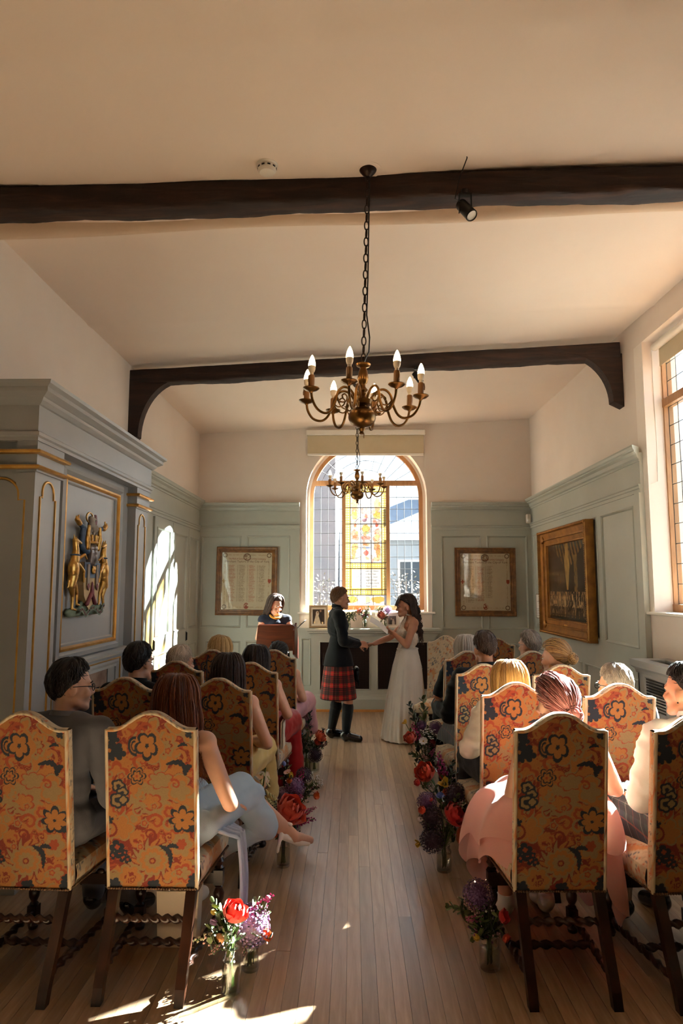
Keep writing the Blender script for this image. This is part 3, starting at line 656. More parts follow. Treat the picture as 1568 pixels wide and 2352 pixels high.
# ---------------------------------------------------------------- bench and grilles below the arched window
M['mesh'] = mat('dark_grille_mesh', '#2a1a12', 0.6, 0.3, c2='#3a251a', ns=3)
r = thing('radiator_bench', 'sage green radiator bench with two dark mesh grilles below the arched window', 'radiator cover', (0, 0, 0))
YF = 9.60; BX0, BX1 = -0.565, 1.16
pn = panelling('front_board', frameM((BX0, YF, 0), (1, 0, 0), (0, -1, 0)), BX1 - BX0, 0.2, 1.02, [(0.115, 0.80, 0.29, 0.93), (0.91, 1.6, 0.29, 0.93)], M['sage'], parent=r)
for ch in list(pn.children): bpy.data.objects.remove(ch)
for xa in (BX0, BX1 - .03): b = MB(); b.box(xa, xa + .03, YF + .001, YE, 0, 1.02); b.build('side_board', M['sage'], r)
for (u0, u1) in ((0.115, 0.80), (0.91, 1.6)):
    g = MB()
    for k in range(58):
        x = BX0 + u0 + (u1 - u0) * (k + .5) / 58; g.box(x - .0016, x + .0016, YF + .012, YF + .016, .29, .93)
    for k in range(54):
        z = .29 + .64 * (k + .5) / 54; g.box(BX0 + u0, BX0 + u1, YF + .0165, YF + .02, z - .0016, z + .0016)
    gr = g.build('grille', M['mesh'], r)
    b = MB(); b.box(BX0 + u0, BX0 + u1, YF + .05, YF + .06, .29, .93); b.build('grille_backing', M['dark'], gr)
    b = MB(frameM((BX0, YF, 0), (1, 0, 0), (0, -1, 0))); b.frame(u0, u1, .29, .93, [(-.012, -.002), (-.012, .008), (0, .012), (.006, -.01), (.006, -.02)]); b.build('grille_surround', M['sage'], r)
b = MB(); b.mould([(0, 0), (.035, 0), (.035, .16), (.02, .2), (.012, .205), (.008, .225), (0, .23)], (BX0, YF, 0), (BX1, YF, 0), (0, -1, 0), -1, -1); b.build('plinth', M['sage'], r)
SH = [(0, 1.02), (.015, 1.02), (.02, 1.045), (.05, 1.06), (.05, 1.075), (.065, 1.085), (.065, 1.112), (.055, 1.12), (0, 1.12)]
b = MB(); b.mould(SH, (BX0, YF, 0), (BX1, YF, 0), (0, -1, 0), -1, -1); b.mould(SH, (BX0, YE, 0), (BX0, YF, 0), (-1, 0, 0), 0, -1); b.mould(SH, (BX1, YF, 0), (BX1, YE, 0), (1, 0, 0), -1, 0)
b.box(BX0, BX1, YF, YE, 1.02, 1.12); b.build('shelf', M['sage'], r)
b = MB(); b.box(-.745, BX0 - .066, YE - .09, YE, 1.075, 1.115); b.build('shelf', M['sage'], r)
panelling('panelling', frameM((-.755, YE - .028, 0), (1, 0, 0), (0, -1, 0)), .19, 0.0, 1.075, [(.03, .165, .32, .97)], M['sage'])
M['stripwood'] = wood('golden_oak_strip', ['#9a6630', '#b47c40', '#c08a4a'], 4, (1, 8, 8), .35)
b = MB(); b.mould([(0, 0), (.03, 0), (.028, .02), (.012, .03), (0, .03)], (BX0 - .2, YF - .036, 0), (BX1 + .05, YF - .036, 0), (0, -1, 0)); struct(b.build('trim_3', M['stripwood']))
# radiator cover below the right window
r = thing('radiator_cover', 'grey painted radiator cover with slotted top below the right window', 'radiator cover', (0, 0, 0))
x0, x1, y0, y1 = 2.30, XR - .004, 2.6, 5.72
b = MB(); b.box(x0 + .02, x0 + .04, y0, y1 - .02, 0, .86); b.box(x0 + .02, x1, y1 - .04, y1 - .02, 0, 1.03); b.box(x0 + .02, x0 + .04, y0, 5.2, .86, 1.03); b.box(x0 + .02, x0 + .04, 5.56, y1 - .02, .86, 1.03); b.build('front_board', M['grey'], r)
g = MB()
for k in range(11): z = .74 + .22 * k / 10; g.box(x0 + .014, x0 + .022, 5.22, 5.54, z, z + .008)
g.build('grille', M['black'], r)
b = MB(frameM((x0 + .02, 5.18, 0), (0, 1, 0), (-1, 0, 0))); 
b.frame(0.0, .4, .70, 1.0, [(0, 0), (0, .01), (.02, .012), (.03, .002), (.03, 0)]); b.build('grille_surround', M['grey'], r)
t = MB()
for (ya, yb, xa, xb) in ((y0, y1 + .02, x0 - .03, x0 + .07), (y0, y1 + .02, 2.50, x1), (y1 - .12, y1 + .02, x0 + .07, 2.50), (4.95, 5.06, x0 + .07, 2.50), (4.1, 4.2, x0 + .07, 2.50), (3.2, 3.3, x0 + .07, 2.5), (y0, y0 + .1, x0 + .07, 2.5)): t.box(xa, xb, ya, yb, 1.08, 1.105)
t.build('slotted_top', M['grey'], r)
b = MB(); P = [(0, 1.0), (.012, 1.0), (.02, 1.03), (.045, 1.05), (.045, 1.0795), (0, 1.0795)]; b.mould(P, (x0 + .02, y1 - .02, 0), (x0 + .02, y0, 0), (-1, 0, 0), -1, 0); b.mould(P, (x1, y1 - .02, 0), (x0 + .02, y1 - .02, 0), (0, 1, 0), 0, -1); b.build('moulding', M['grey'], r)
# ---------------------------------------------------------------- blinds
M['blind'] = mat('cream_blind_fabric', '#c9b99c', 0.9, c2='#bfae90', ns=3)
r = thing('roller_blind', 'cream roller blind rolled up above the arched end window', 'blind', (0, 0, 0))
b = MB(); b.cham(-.67, 1.055, YE - .09, YE - .002, 3.885, 3.96, .006); b.build('cassette', M['white'], r)
b = MB(); b.box(-.65, 1.035, YE - .05, YE - .046, 3.615, 3.886); b.build('fabric', M['blind'], r)
b = MB(); b.cham(-.65, 1.035, YE - .062, YE - .034, 3.585, 3.616, .004); b.build('bottom_bar', M['white'], r)
b = MB(); b.tube([(1.05, YE - .03, 3.9), (1.05, YE - .03, 2.0)], .002, 5); b.build('chain', M['white_plastic'], r)
r = thing('roller_blind', 'white roller blind at the head of the right window', 'blind', (0, 0, 0))
b = MB(); b.lathe([(.035, 3.7), (.035, 5.9)], 16, (2.68, 0, 3.80), 'y'); b.build('roll', M['white'], r, smooth=40)
b = MB(); b.box(2.708, 2.712, 3.72, 5.88, 3.62, 3.80); b.build('fabric', M['blind'], r)
b = MB(); b.tube([(2.66, 5.92, 3.8), (2.67, 5.93, 2.9), (2.66, 5.92, 2.6), (2.6, 5.92, 2.58)], .003, 5); b.build('cord', M['white_plastic'], r)
# ---------------------------------------------------------------- small fixtures
r = thing('smoke_detector', 'round white smoke detector on the ceiling before the near beam', 'smoke detector', (-.455, 3.44, ceil_z(-.455, 3.44) - .002))
b = MB(); b.lathe([(.058, .01), (.058, -.012), (.05, -.018), (.05, -.04), (.04, -.055), (.02, -.06)], 28); b.build('body', M['white_plastic'], r, smooth=35)
b = MB()
for k in range(10): a = 2 * PI * k / 10; b.M = Matrix.Rotation(a, 4, 'Z'); b.box(.046, .0515, -.008, .008, -.036, -.028)
b.build('vent', M['dark'], r)
r = thing('motion_sensor', 'small white motion sensor under the cornice in the far right corner', 'sensor', (2.50, 9.70, 2.66))
b = MB(); b.cham(-.03, .03, -.035, .03, -.07, .06, .01); b.build('body', M['white_plastic'], r, smooth=30)
b = MB(); b.ell((0, -.034, -.025), (.022, .008, .025)); b.build('lens', M['white'], r, smooth=180)
def spot(label, x, y, z, s, aim):
    r = thing('spotlight', label, 'spotlight', (x, y, z)); d = Vector(aim).normalized(); q = Vector((0, 0, -1)).rotation_difference(d).to_matrix().to_4x4()
    Q = Matrix.Translation((0, 0, -.08 * s)) @ q
    b = MB(Q); b.lathe([(.022 * s, .055 * s), (.032 * s, .05 * s), (.034 * s, -.075 * s), (.030 * s, -.08 * s), (.028 * s, -.07 * s)], 20); b.build('lamp_head', M['black'], r, smooth=35)
    b = MB(Q); b.lathe([(.001, -.066 * s), (.028 * s, -.068 * s), (.028 * s, -.072 * s)], 20); b.build('lens', M['white_plastic'], r)
    b = MB(); b.box(-.036 * s, -.03 * s, -.012 * s, .012 * s, -.10 * s, .0); b.box(.03 * s, .036 * s, -.012 * s, .012 * s, -.10 * s, .0); b.box(-.036 * s, .036 * s, -.014 * s, .014 * s, -.004, .006 * s); b.lathe([(.02 * s, .005 * s), (.02 * s, .03 * s)], 12); b.build('bracket', M['black'], r)
    return r
sp = spot('black spotlight on a bracket under the near ceiling beam', .625, 3.565, 3.835, 1.0, (.35, -.45, -.75))
b = MB(); b.tube([(-.0, 0, -.05), (-.06, -.03, -.04), (-.04, -.06, .06), (.0, -.09, .16), (-.01, -.1, .2)], .003, 6); b.build('cord', M['black'], sp)
spot('small black spotlight under the far ceiling beam', .63, 6.45, 3.79, .9, (.5, -.2, -.8))
# ---------------------------------------------------------------- framed pictures
M['bframe'] = wood('brown_gilt_frame', ['#4a2c12', '#6b431c', '#8a5c2a'], 5, (3, 3, 3), .4, .1)
M['parch'] = attr_mat('illuminated_parchment', .6)
GLZ = pane_mat('picture_glass', '#f4f4f2', rough=0.01)
def parch_fn(w, h, cols, seed, dim):
    def fn(v):
        x, z = v[:, 0], v[:, 2]; c = np.tile(np.array(lin('#d3c0a6')), (len(x), 1)) * (.95 + .08 * fbm(x * 20, z * 20, seed))[:, None]
        ink = np.array(lin('#7c5c44')); red = np.array(lin('#a8472c')); g = np.array(lin('#a8875c'))
        X, Z = x / w, z / h                                            # -0.5..0.5
        for (a, b_) in ((.455, .43),):
            m = ((np.abs(np.abs(X) - .44) < .012) & (np.abs(Z) < .40)) | ((np.abs(np.abs(Z) - .455) < .010) & (np.abs(X) < .38))
            m &= fbm(x * 60, z * 60, seed + 3, 2) > .45; c[m] = c[m] * .55 + g * .45
        for sx_ in (-1, 1):
            for sz_ in (-1, 1):
                d = np.hypot(x - sx_ * .44 * w, z - sz_ * .45 * h); c[np.abs(d - .027) < .006] = ink
        d = np.hypot(x, z - .42 * h); c[np.abs(d - .048) < .006] = ink; k = (d < .042) & (fbm(x * 90, z * 90, seed + 5, 2) > .5); c[k] = ink * 1.4
        d = np.hypot(x, (z + .43 * h) * .8); k = (d < .035) & (fbm(x * 80, z * 80, seed + 6, 2) > .42); c[k] = red * .8
        xa, za = x - .455 * w, z; k = (np.abs(xa) < .022) & (za < .03) & (za > -.035 + np.abs(xa) * 1.2); c[k] = red
        xa = x + .455 * w; k = ((np.abs(xa) < .007) & (np.abs(z) < .03)) | ((np.abs(z) < .007) & (np.abs(xa) < .025)); c[k] = red if dim else np.array(lin('#b08a50'))
        n_ = 44; row = np.floor((z / h + .36) / .64 * n_); fr = np.modf((z / h + .36) / .64 * n_)[0]
        for q, (c0, c1, lo) in enumerate(cols):
            ln = c0 + (c1 - c0) * (.55 + .45 * vnoise(row * 3.7 + .5, np.full_like(x, q * 5.5), seed))
            k = (X > c0) & (X < ln) & (z / h > lo) & (z / h < .28) & (fr > .25) & (fr < .8) & (vnoise(x * 260, row * 7.3, seed + q) > .33)
            c[k] = c[k] * .35 + (red if (q + seed) % 2 else ink) * .65
            k = (X > c0 - .035) & (X < c0 - .015) & (z / h > lo) & (z / h < .28) & (fr > .25) & (fr < .8); c[k] = c[k] * .5 + ink * .5
        return c
    return fn
FP = [(0, 0), (0, .03), (.012, .036), (.02, .03), (.03, .03), (.034, .022), (.05, .024), (.056, .014), (.075, .016), (.08, .008), (.08, 0)]
def scroll(label, cx, cz, w, h, cols, seed, dim, tilt=0):
    r = thing('framed_roll', label, 'framed print', (cx, YE - .034, cz)); r.rotation_euler = (0, R_(tilt), 0)
    b = MB(); b.frame(-w / 2, w / 2, -h / 2, h / 2, FP); b.build('frame', M['bframe'], r, smooth=40)
    iw, ih = w / 2 - .078, h / 2 - .078
    b = MB(); nu, nv = int(iw * 2 / .0028), int(ih * 2 / .0028); b.grid(lambda u, v: (-iw + 2 * iw * u, -.006, -ih + 2 * ih * v), nu, nv)
    pr = b.build('print', M['parch'], r, col=parch_fn(2 * iw, 2 * ih, cols, seed, dim))
    for t, sz_, dz, mm in (('The Roll of Governors and of the Company', .034, .385, 'red_ink'), ('Merchant Taylors of the City of York', .042, .335, 'brown_ink')):
        text_mesh('title', t, sz_, Matrix.Translation((0, -.007, dz * 2 * ih - .008)), M[mm], pr, .0003, shear=.1, spacing=.9 if sz_ < .04 else 1.0)
    b = MB(); b.box(-iw, iw, -.010, -.0085, -ih, ih); b.build('glazing', GLZ, r)
M['red_ink'] = mat('red_ink', '#93452b', .8); M['brown_ink'] = mat('brown_ink', '#6a4630', .8)
scroll('brown framed roll of names in four full columns left of the arched window', -1.508, 1.775, .87, .97, [(-.36, -.22, -.40), (-.16, -.02, -.36), (.04, .18, -.36), (.24, .38, -.4)], 3, False, .6)
scroll('brown framed roll of names half filled right of the arched window', 1.882, 1.762, .86, .965, [(-.36, -.22, -.37), (-.16, 0, -.34), (.04, .16, -.28)], 8, True, .3)
# large painting on the right wall
M['paint'] = attr_mat('dark_oil_painting', .22)
def paint_fn(v):
    x, z = v[:, 0], v[:, 2]; n = fbm(x * 6, z * 6, 2); n2 = fbm(x * 24, z * 24, 4); c = lerp(np.tile(np.array(lin('#2c2018')), (len(x), 1)), '#43352a', np.clip(n * 1.4 - .2, 0, 1))
    def shape(m, col, k): 
        nonlocal c
        c = lerp(c, col, np.where(m, k * (.6 + .5 * n2), 0))
    raf = (z > .12) & (np.modf((x * 9 + z * 5) * 1.0 + 20)[0] > .42); shape(raf & (z - .12 > np.abs(x - .05) * .5), '#8a6a40', .6)
    shape((np.abs(x - .02) < .10 - .25 * np.abs(z - .2)) & (z > -.1), '#b08a4c', .7); shape((np.abs(x - .33) < .06) & (z < .3) & (z > -.12), '#7d6238', .7)
    shape((np.abs(x + .22) < .14) & (z > -.08) & (z < .1) & (np.modf(x * 22 + 20)[0] > .4), '#7a5d36', .7)
    shape((z < -.12) & (z > -.3) & (fbm(x * 55, z * 16, 7, 3) > .55), '#a98458', .8); shape((z < -.18) & (z > -.42) & (fbm(x * 70, z * 8, 17, 3) > .62), '#b39468', .6)
    shape(z < -.42, '#211712', .9); shape((np.abs(z + .40) < .012), '#5a4630', .9); shape((np.abs(z - .1) < .02) & (x < 0), '#6b5230', .6)
    return c
r = thing('gilt_framed_painting', 'large dark oil painting in a deep gilt frame on the right wall', 'painting', (XR - .035, 8.16, 1.755), PI * 1.5)
PW, PH = 1.86, 1.30
PP = [(0, 0), (0, .09), (.015, .10), (.03, .095), (.04, .07), (.10, .05), (.105, .06), (.12, .06), (.125, .045), (.17, .03), (.175, .04), (.19, .04), (.195, .025), (.2, 0)]
b = MB(); b.frame(-PW / 2, PW / 2, -PH / 2, PH / 2, PP); b.build('frame', M['oldgilt'], r, smooth=40)
b = MB()
for (n_, a, hor) in ((84, PH / 2 - .022, 1), (84, -PH / 2 + .022, 1), (58, PW / 2 - .022, 0), (58, -PW / 2 + .022, 0)):
    for k in range(n_):
        t = (k + .5) / n_ - .5; p = (t * PW, -.1, a) if hor else (a, -.1, t * PH); b.ell(p, (.011, .008, .011), 6, 4)
for q in (-1, 1):
    for s_ in (-1, 1): b.ell((q * (PW / 2 - .11), -.062, s_ * (PH / 2 - .11)), (.05, .02, .05), 10, 6)
b.build('carved_beading', M['oldgilt'], r, smooth=60)
b = MB(); iw, ih = PW / 2 - .195, PH / 2 - .195; b.grid(lambda u, v: (-iw + 2 * iw * u, -.012, -ih + 2 * ih * v), 260, 170); b.build('canvas', M['paint'], r, col=paint_fn)
b = MB(); b.box(-.06, .06, -.045, -.04, -PH / 2 + .12, -PH / 2 + .145); b.build('name_plate', M['gilt'], r)
M['paper'] = mat('white_paper', '#ddd8d2', .7)
M['print_grey'] = mat('print_grey', '#8c8a8a', .8)
r = thing('wall_calendar', 'white wall calendar pinned on the panelling beside the gilt framed painting', 'calendar', (XR - .034, 9.42, 1.43), PI * 1.5)
b = MB(); b.box(-.15, .15, -.006, 0, -.16, .16); b.build('sheet', M['paper'], r)
b = MB(); b.frame(-.155, .155, -.165, .165, [(0, 0), (0, .009), (.008, .009), (.008, 0)]); b.build('edge', M['bframe'], r)
b = MB()
for k in range(7):
    for j in range(5): b.box(-.12 + .036 * k, -.12 + .036 * k + .022, -.0068, -.006, -.13 + .022 * j, -.13 + .022 * j + .009)
b.box(-.11, .11, -.0068, -.006, .06, .066); b.box(-.08, .08, -.0068, -.006, .08, .084); b.build('print', M['print_grey'], r)
# photo frames on the bench shelf
M['sepia'] = attr_mat('sepia_photo', .4)
M['silverwood'] = mat('pale_champagne_frame', '#a08866', .35, .4, c2='#b59c78')
M['mount'] = mat('cream_mount', '#d8c9b2', .8)
def photo(label, x, y, w, h, fn, rz, fr, bw_):
    r = thing('photo_frame', label, 'photo frame', (x, y, 1.12), rz); T_ = Matrix.Rotation(R_(-8), 4, 'X')
    b = MB(T_); b.frame(-w / 2, w / 2, 0, h, [(0, 0), (0, .016), (.006, .02), (bw_ * .8, .014), (bw_, .006), (bw_, 0)]); b.build('frame', fr, r)
    b = MB(T_); b.box(-w / 2 + .01, w / 2 - .01, -.004, -.001, .01, h - .01); b.build('mount', M['mount'], r)
    iw = w / 2 - bw_ - .022; b = MB(T_); b.grid(lambda u, v: (-iw + 2 * iw * u, -.006, bw_ + .025 + (h - 2 * bw_ - .05) * v), 60, 80); b.build('photograph', M['sepia'], r, col=fn)
    b = MB(); b.add([(-.03, .10, 0.002), (.03, .10, 0.002), (.015, .125, 0.002), (-.015, .125, 0.002), (-.03, .14 * h * .7 + .008, h * .7), (.03, .14 * h * .7 + .008, h * .7)], [(0, 1, 2, 3), (0, 4, 5, 1), (2, 5, 4, 3), (0, 3, 4), (1, 5, 2)]); b.build('strut', M['black'], r)
def bridal(v):
    x, z = v[:, 0], v[:, 2]; n = fbm(x * 50, z * 50, 3); c = np.tile(np.array(lin('#3a2a1e')), (len(x), 1)) * (.7 + .6 * n)[:, None]
    def el(cx, cz, rx, rz, col, k=1.0):
        nonlocal c
        c = lerp(c, col, np.clip((1.1 - ((x - cx) / rx) ** 2 - ((z - cz) / rz) ** 2) * 6, 0, 1) * k)
    el(.035, .17, .025, .075, '#241a14'); el(.03, .235, .012, .016, '#a88468')
    tri = (z < .20) & (np.abs(x + .02) < .012 + (.2 - z) * .28) & (z > .055); c[tri] = np.array(lin('#d8c6a8')) * (.7 + .5 * n[tri])[:, None]
    el(-.015, .20, .022, .035, '#d8c8ae', .9); el(-.01, .215, .010, .014, '#9c785c'); el(-.055, .08, .010, .014, '#f0d8a0'); el(.055, .07, .012, .016, '#f5dca8')
    return c
def couple(v):
    x, z = v[:, 0], v[:, 2]; n = fbm(x * 60, z * 60, 6); c = np.tile(np.array(lin('#5a4a40')), (len(x), 1)) * (.6 + .7 * n)[:, None]
    for (cx, cz, rx, rz, col) in ((-.015, .075, .02, .05, '#2c2420'), (.015, .07, .018, .05, '#b8a894'), (-.012, .125, .01, .014, '#b09078'), (.012, .115, .01, .013, '#b89a84')):
        c = lerp(c, col, np.clip((1.1 - ((x - cx) / rx) ** 2 - ((z - cz) / rz) ** 2) * 6, 0, 1))
    return c
photo('champagne framed sepia wedding photograph on the shelf behind the groom', -.475, 9.66, .27, .315, bridal, R_(6), M['silverwood'], .03)
photo('small cream framed black and white couple photograph behind the bride', .555, 9.68, .20, .215, couple, R_(-5), M['mount'], .022)
# ---------------------------------------------------------------- lectern
M['mahog'] = wood('mahogany', ['#3c160b', '#5a2412', '#6e3018'], 3, (1, 8, 8), .3, .05, coat=.3)
r = thing('lectern', 'mahogany lectern desk on a black column in front of the officiant', 'lectern', (-.92, 8.30, 0), R_(-4))
TL = Matrix.Translation((0, 0, 1.09)) @ Matrix.Rotation(R_(24), 4, 'X')
b = MB(TL); b.prism([(-.26, -.175), (.235, -.175), (.235, .155), (.215, .165), (-.19, .165), (-.205, .155)], -.0125, .0125)
b.build('desk_panel', M['mahog'], r)
b = MB(); b.prism([(-.15, .9), (.17, .82), (.17, 1.05), (.02, 1.26), (-.15, 1.18)], -.011, .011); b.v = [(.236 + y_, .02 + x_, z_) for x_, y_, z_ in b.v]; b.build('side_panel', M['mahog'], r)
b = MB(TL); b.box(-.26, .235, .0126, .06, -.19, -.17); b.build('book_ledge', M['mahog'], r)
b = MB(); b.box(-.05, .05, -.02, .06, .95, 1.04); b.box(-.035, .035, 0, .07, .86, .97); b.build('bracket', M['black'], r)
b = MB(); b.lathe([(.05, .03), (.035, .06), (.03, .1), (.03, .92)], 18, (0, .05, 0)); b.box(.13, .16, .04, .07, 0.02, .9); b.build('column', M['black'], r, smooth=40)
b = MB(); b.lathe([(.22, 0), (.22, .02), (.19, .035), (.05, .045)], 30, (0.02, .05, 0)); b.build('base', M['black'], r, smooth=40)
# ---------------------------------------------------------------- coat of arms (relief on the overmantel)
def blob_mesh(parts, voxel, smooth, mats):
    """closed shapes grown together into one continuous surface"""
    b = MB()
    for p in parts:
        if p[0] == 'c':                                                # tapered capsule
            _, a, c, r0, r1 = p; a, c = Vector(a), Vector(c); t = c - a; L = t.length
            t = t / L if L > 1e-6 else Vector((0, 0, 1)); path = []; rr = []
            for k in range(4): q = PI / 2 * (k + .15) / 4.15; path.append(a - t * r0 * math.cos(q)); rr.append(r0 * math.sin(q))
            path.append(a); rr.append(r0); path.append(c); rr.append(r1)
            for k in range(3, -1, -1): q = PI / 2 * (k + .15) / 4.15; path.append(c + t * r1 * math.cos(q)); rr.append(r1 * math.sin(q))
            b.tube(path, rr, 12)
        elif p[0] == 'e': b.ell(p[1], p[2], 14, 9, p[3] if len(p) > 3 else None)
        elif p[0] == 'm': b.add(p[1], p[2])
    me = b.mesh('blob', mats); o = bpy.data.objects.new('blob', me); COL.objects.link(o)
    md = o.modifiers.new('r', 'REMESH'); md.mode = 'VOXEL'; md.voxel_size = voxel; md.use_smooth_shade = True
    if smooth: sm = o.modifiers.new('s', 'SMOOTH'); sm.factor = 0.5; sm.iterations = smooth
    dg = bpy.context.evaluated_depsgraph_get(); out = bpy.data.meshes.new_from_object(o.evaluated_get(dg))
    bpy.data.objects.remove(o); bpy.data.meshes.remove(me)
    if not out.materials: out.materials.append(mats)
    return out
M['agold'] = mat('arms_gold_leaf', '#b07c34', .3, .7, c2='#d8a858', ns=22)
M['ablue'] = mat('arms_blue', '#3d4f66', .5, c2='#4c6078', ns=20); M['ared'] = mat('arms_red', '#7a3038', .5, c2='#6b2a30'); M['astone'] = mat('arms_lamb', '#8d7c6c', .6, c2='#9a8a78', ns=20)
M['asilver'] = mat('arms_helm_silver', '#70645f', .3, .5, c2='#8a7e78'); M['agreen'] = mat('arms_green', '#74836e', .6, c2='#67765f', ns=12); M['acream'] = mat('arms_cream', '#c9a878', .5)
AR = thing('coat_of_arms', 'carved gold and blue coat of arms with two rearing beasts on the overmantel panel', 'coat of arms', (-1.925, 4.895, 1.553), R_(90)); AR.scale = (1.16, .72, .73)
AS = 1.0
def arel(name, parts, m, vox=.006, sm=3): link(name, blob_mesh(parts, vox, sm, m), AR)
def mir(parts, s_):
    o = []
    for p in parts:
        p = list(p); f = lambda q: (q[0] * s_, q[1], q[2]); p[1] = f(p[1])
        if p[0] == 'c': p[2] = f(p[2])
        o.append(tuple(p))
    return o
beast = [('e', (-.245, -.05, .345), (.056, .05, .10)), ('c', (-.245, -.05, .28), (-.268, -.05, .19), .044, .036), ('c', (-.268, -.05, .19), (-.238, -.05, .09), .030, .017), ('c', (-.238, -.05, .09), (-.25, -.055, -.02), .016, .012), ('c', (-.25, -.055, -.02), (-.218, -.07, -.03), .013, .011),
         ('c', (-.235, -.05, .22), (-.185, -.05, .12), .030, .016), ('c', (-.185, -.05, .12), (-.178, -.05, .02), .014, .011), ('c', (-.178, -.05, .02), (-.155, -.06, .01), .011, .010), ('c', (-.235, -.05, .42), (-.22, -.05, .52), .042, .030), ('c', (-.22, -.05, .52), (-.235, -.05, .61), .030, .024), ('c', (-.235, -.05, .615), (-.182, -.065, .595), .028, .016),
         ('c', (-.25, -.05, .63), (-.258, -.05, .668), .010, .004), ('c', (-.222, -.05, .635), (-.222, -.05, .662), .010, .004), ('c', (-.20, -.06, .40), (-.135, -.08, .33), .020, .014), ('c', (-.135, -.08, .33), (-.125, -.075, .23), .012, .010), ('c', (-.205, -.06, .44), (-.14, -.085, .49), .018, .013), ('c', (-.14, -.085, .49), (-.10, -.08, .45), .011, .010), ('c', (-.295, -.045, .24), (-.31, -.045, .17), .008, .006)]
for s_ in (1, -1):
    arel('supporter', mir(beast, s_), M['agold'], .0055, 2); arel('collar', mir([('e', (-.226, -.05, .478), (.042, .046, .015))], s_), M['ablue'])
b = MB(); SHD = [(-.125, .42), (.125, .42), (.125, .2), (.11, .1), (.06, 0), (0, -.06), (-.06, 0), (-.11, .1), (-.125, .2)]; b.prism(list(reversed(SHD)), -.075, -.01); b.build('shield', M['acream'], AR)
b = MB(); b.box(-.125, .125, -.08, -.074, .27, .42); b.build('shield_chief', M['ablue'], AR)
for x_ in (-.07, .07): b = MB(); b.prism([(x_ - .017, .40), (x_ - .02, .19), (x_, .15), (x_ + .02, .19), (x_ + .017, .40)], -.09, -.08); b.build('shield_charge', M['astone'], AR); b = MB(); b.prism([(x_ - .02, .19), (x_, .145), (x_ + .02, .19), (x_, .215)], -.094, -.09); b.build('shield_charge', M['ared'], AR)
arel('shield_lion', [('e', (0, -.09, .345), (.028, .014, .042)), ('e', (0, -.098, .32), (.014, .012, .012)), ('c', (-.012, -.1, .355), (-.02, -.095, .385), .008, .006), ('c', (.012, -.1, .355), (.02, -.095, .385), .008, .006), ('c', (0, -.1, .36), (0, -.1, .335), .008, .006)], M['agold'], .004, 2)
arel('shield_mantle', [('c', (0, -.08, .13), (-.07, -.08, .02), .02, .022), ('c', (0, -.08, .13), (.055, -.08, .02), .02, .022), ('c', (0, -.085, .23), (0, -.085, .12), .006, .022)], M['ared'], .005, 2)
arel('helm', [('c', (0, -.06, .42), (0, -.07, .52), .045, .05), ('e', (0, -.065, .56), (.055, .055, .05)), ('e', (.0, -.09, .47), (.03, .03, .05))], M['asilver'], .006)
arel('crown', [('e', (0, -.065, .615), (.08, .055, .02))] + [('c', (x_, -.1 + abs(x_) * .4, .625), (x_ * 1.15, -.1 + abs(x_) * .4, .68), .012, .016) for x_ in (-.07, -.035, 0, .035, .07)], M['agold'], .005)
arel('crest_lamb', [('e', (.03, -.06, .76), (.055, .04, .045)), ('c', (-.01, -.06, .78), (-.02, -.06, .85), .038, .028), ('c', (-.02, -.06, .855), (.015, -.075, .845), .026, .016), ('c', (-.02, -.06, .74), (-.025, -.06, .68), .015, .010), ('c', (.02, -.07, .73), (.005, -.07, .67), .014, .010), ('c', (.07, -.06, .74), (.075, -.06, .68), .015, .010), ('c', (-.045, -.06, .77), (-.055, -.07, .72), .012, .009)], M['astone'], .005)
b = MB(); b.tube([(-.03 + .05 * math.cos(a), -.05, .86 + .05 * math.sin(a)) for a in np.linspace(0, 2 * PI, 25)], .008, 6); b.build('halo', M['agold'], AR, smooth=60)
b = MB(); b.prism([(.035, .90), (.04, .78), (.065, .78), (.075, .84), (.06, .90)], -.065, -.055); b.build('pennon', M['ared'], AR)
for s_ in (1, -1):
    arel('mantling', mir([('c', (-.06, -.05, .53), (-.12, -.04, .58), .035, .03), ('c', (-.12, -.04, .58), (-.13, -.05, .68), .03, .028), ('c', (-.13, -.05, .68), (-.12, -.05, .75), .03, .026), ('c', (-.12, -.05, .75), (-.18, -.05, .78), .026, .022)], s_), M['ablue'])
    arel('mantling_lining', mir([('c', (-.085, -.075, .56), (-.10, -.08, .66), .024, .026), ('c', (-.10, -.08, .66), (-.09, -.085, .77), .022, .014), ('c', (-.20, -.06, .78), (-.235, -.06, .81), .026, .024), ('c', (-.235, -.06, .80), (-.25, -.06, .84), .014, .008), ('c', (-.225, -.06, .82), (-.215, -.06, .855), .012, .008)], s_), M['agold'])
arel('compartment', [('e', (-.2, -.03, -.05), (.11, .035, .04)), ('e', (0, -.03, .0), (.12, .035, .07)), ('e', (.18, -.03, -.03), (.10, .035, .045)), ('c', (-.26, -.03, -.07), (.24, -.03, -.06), .03, .03)], M['agreen'], .007)
b = MB(); b.grid(lambda u, v: (-.2 + .44 * u, -.085 - .012 * math.cos(9 * u), -.085 + .055 * v + .03 * math.sin(4.6 * PI * u + .4) + .02 * u), 50, 2); b.grid(lambda u, v: (-.2 + .44 * u, -.03, -.085 + .055 * v + .03 * math.sin(4.6 * PI * u + .4) + .02 * u), 2, 1)
b.build('motto_scroll', M['agreen'], AR, smooth=60)
t_ = 'CONCORDIA PARVAE RES CRESCUNT'
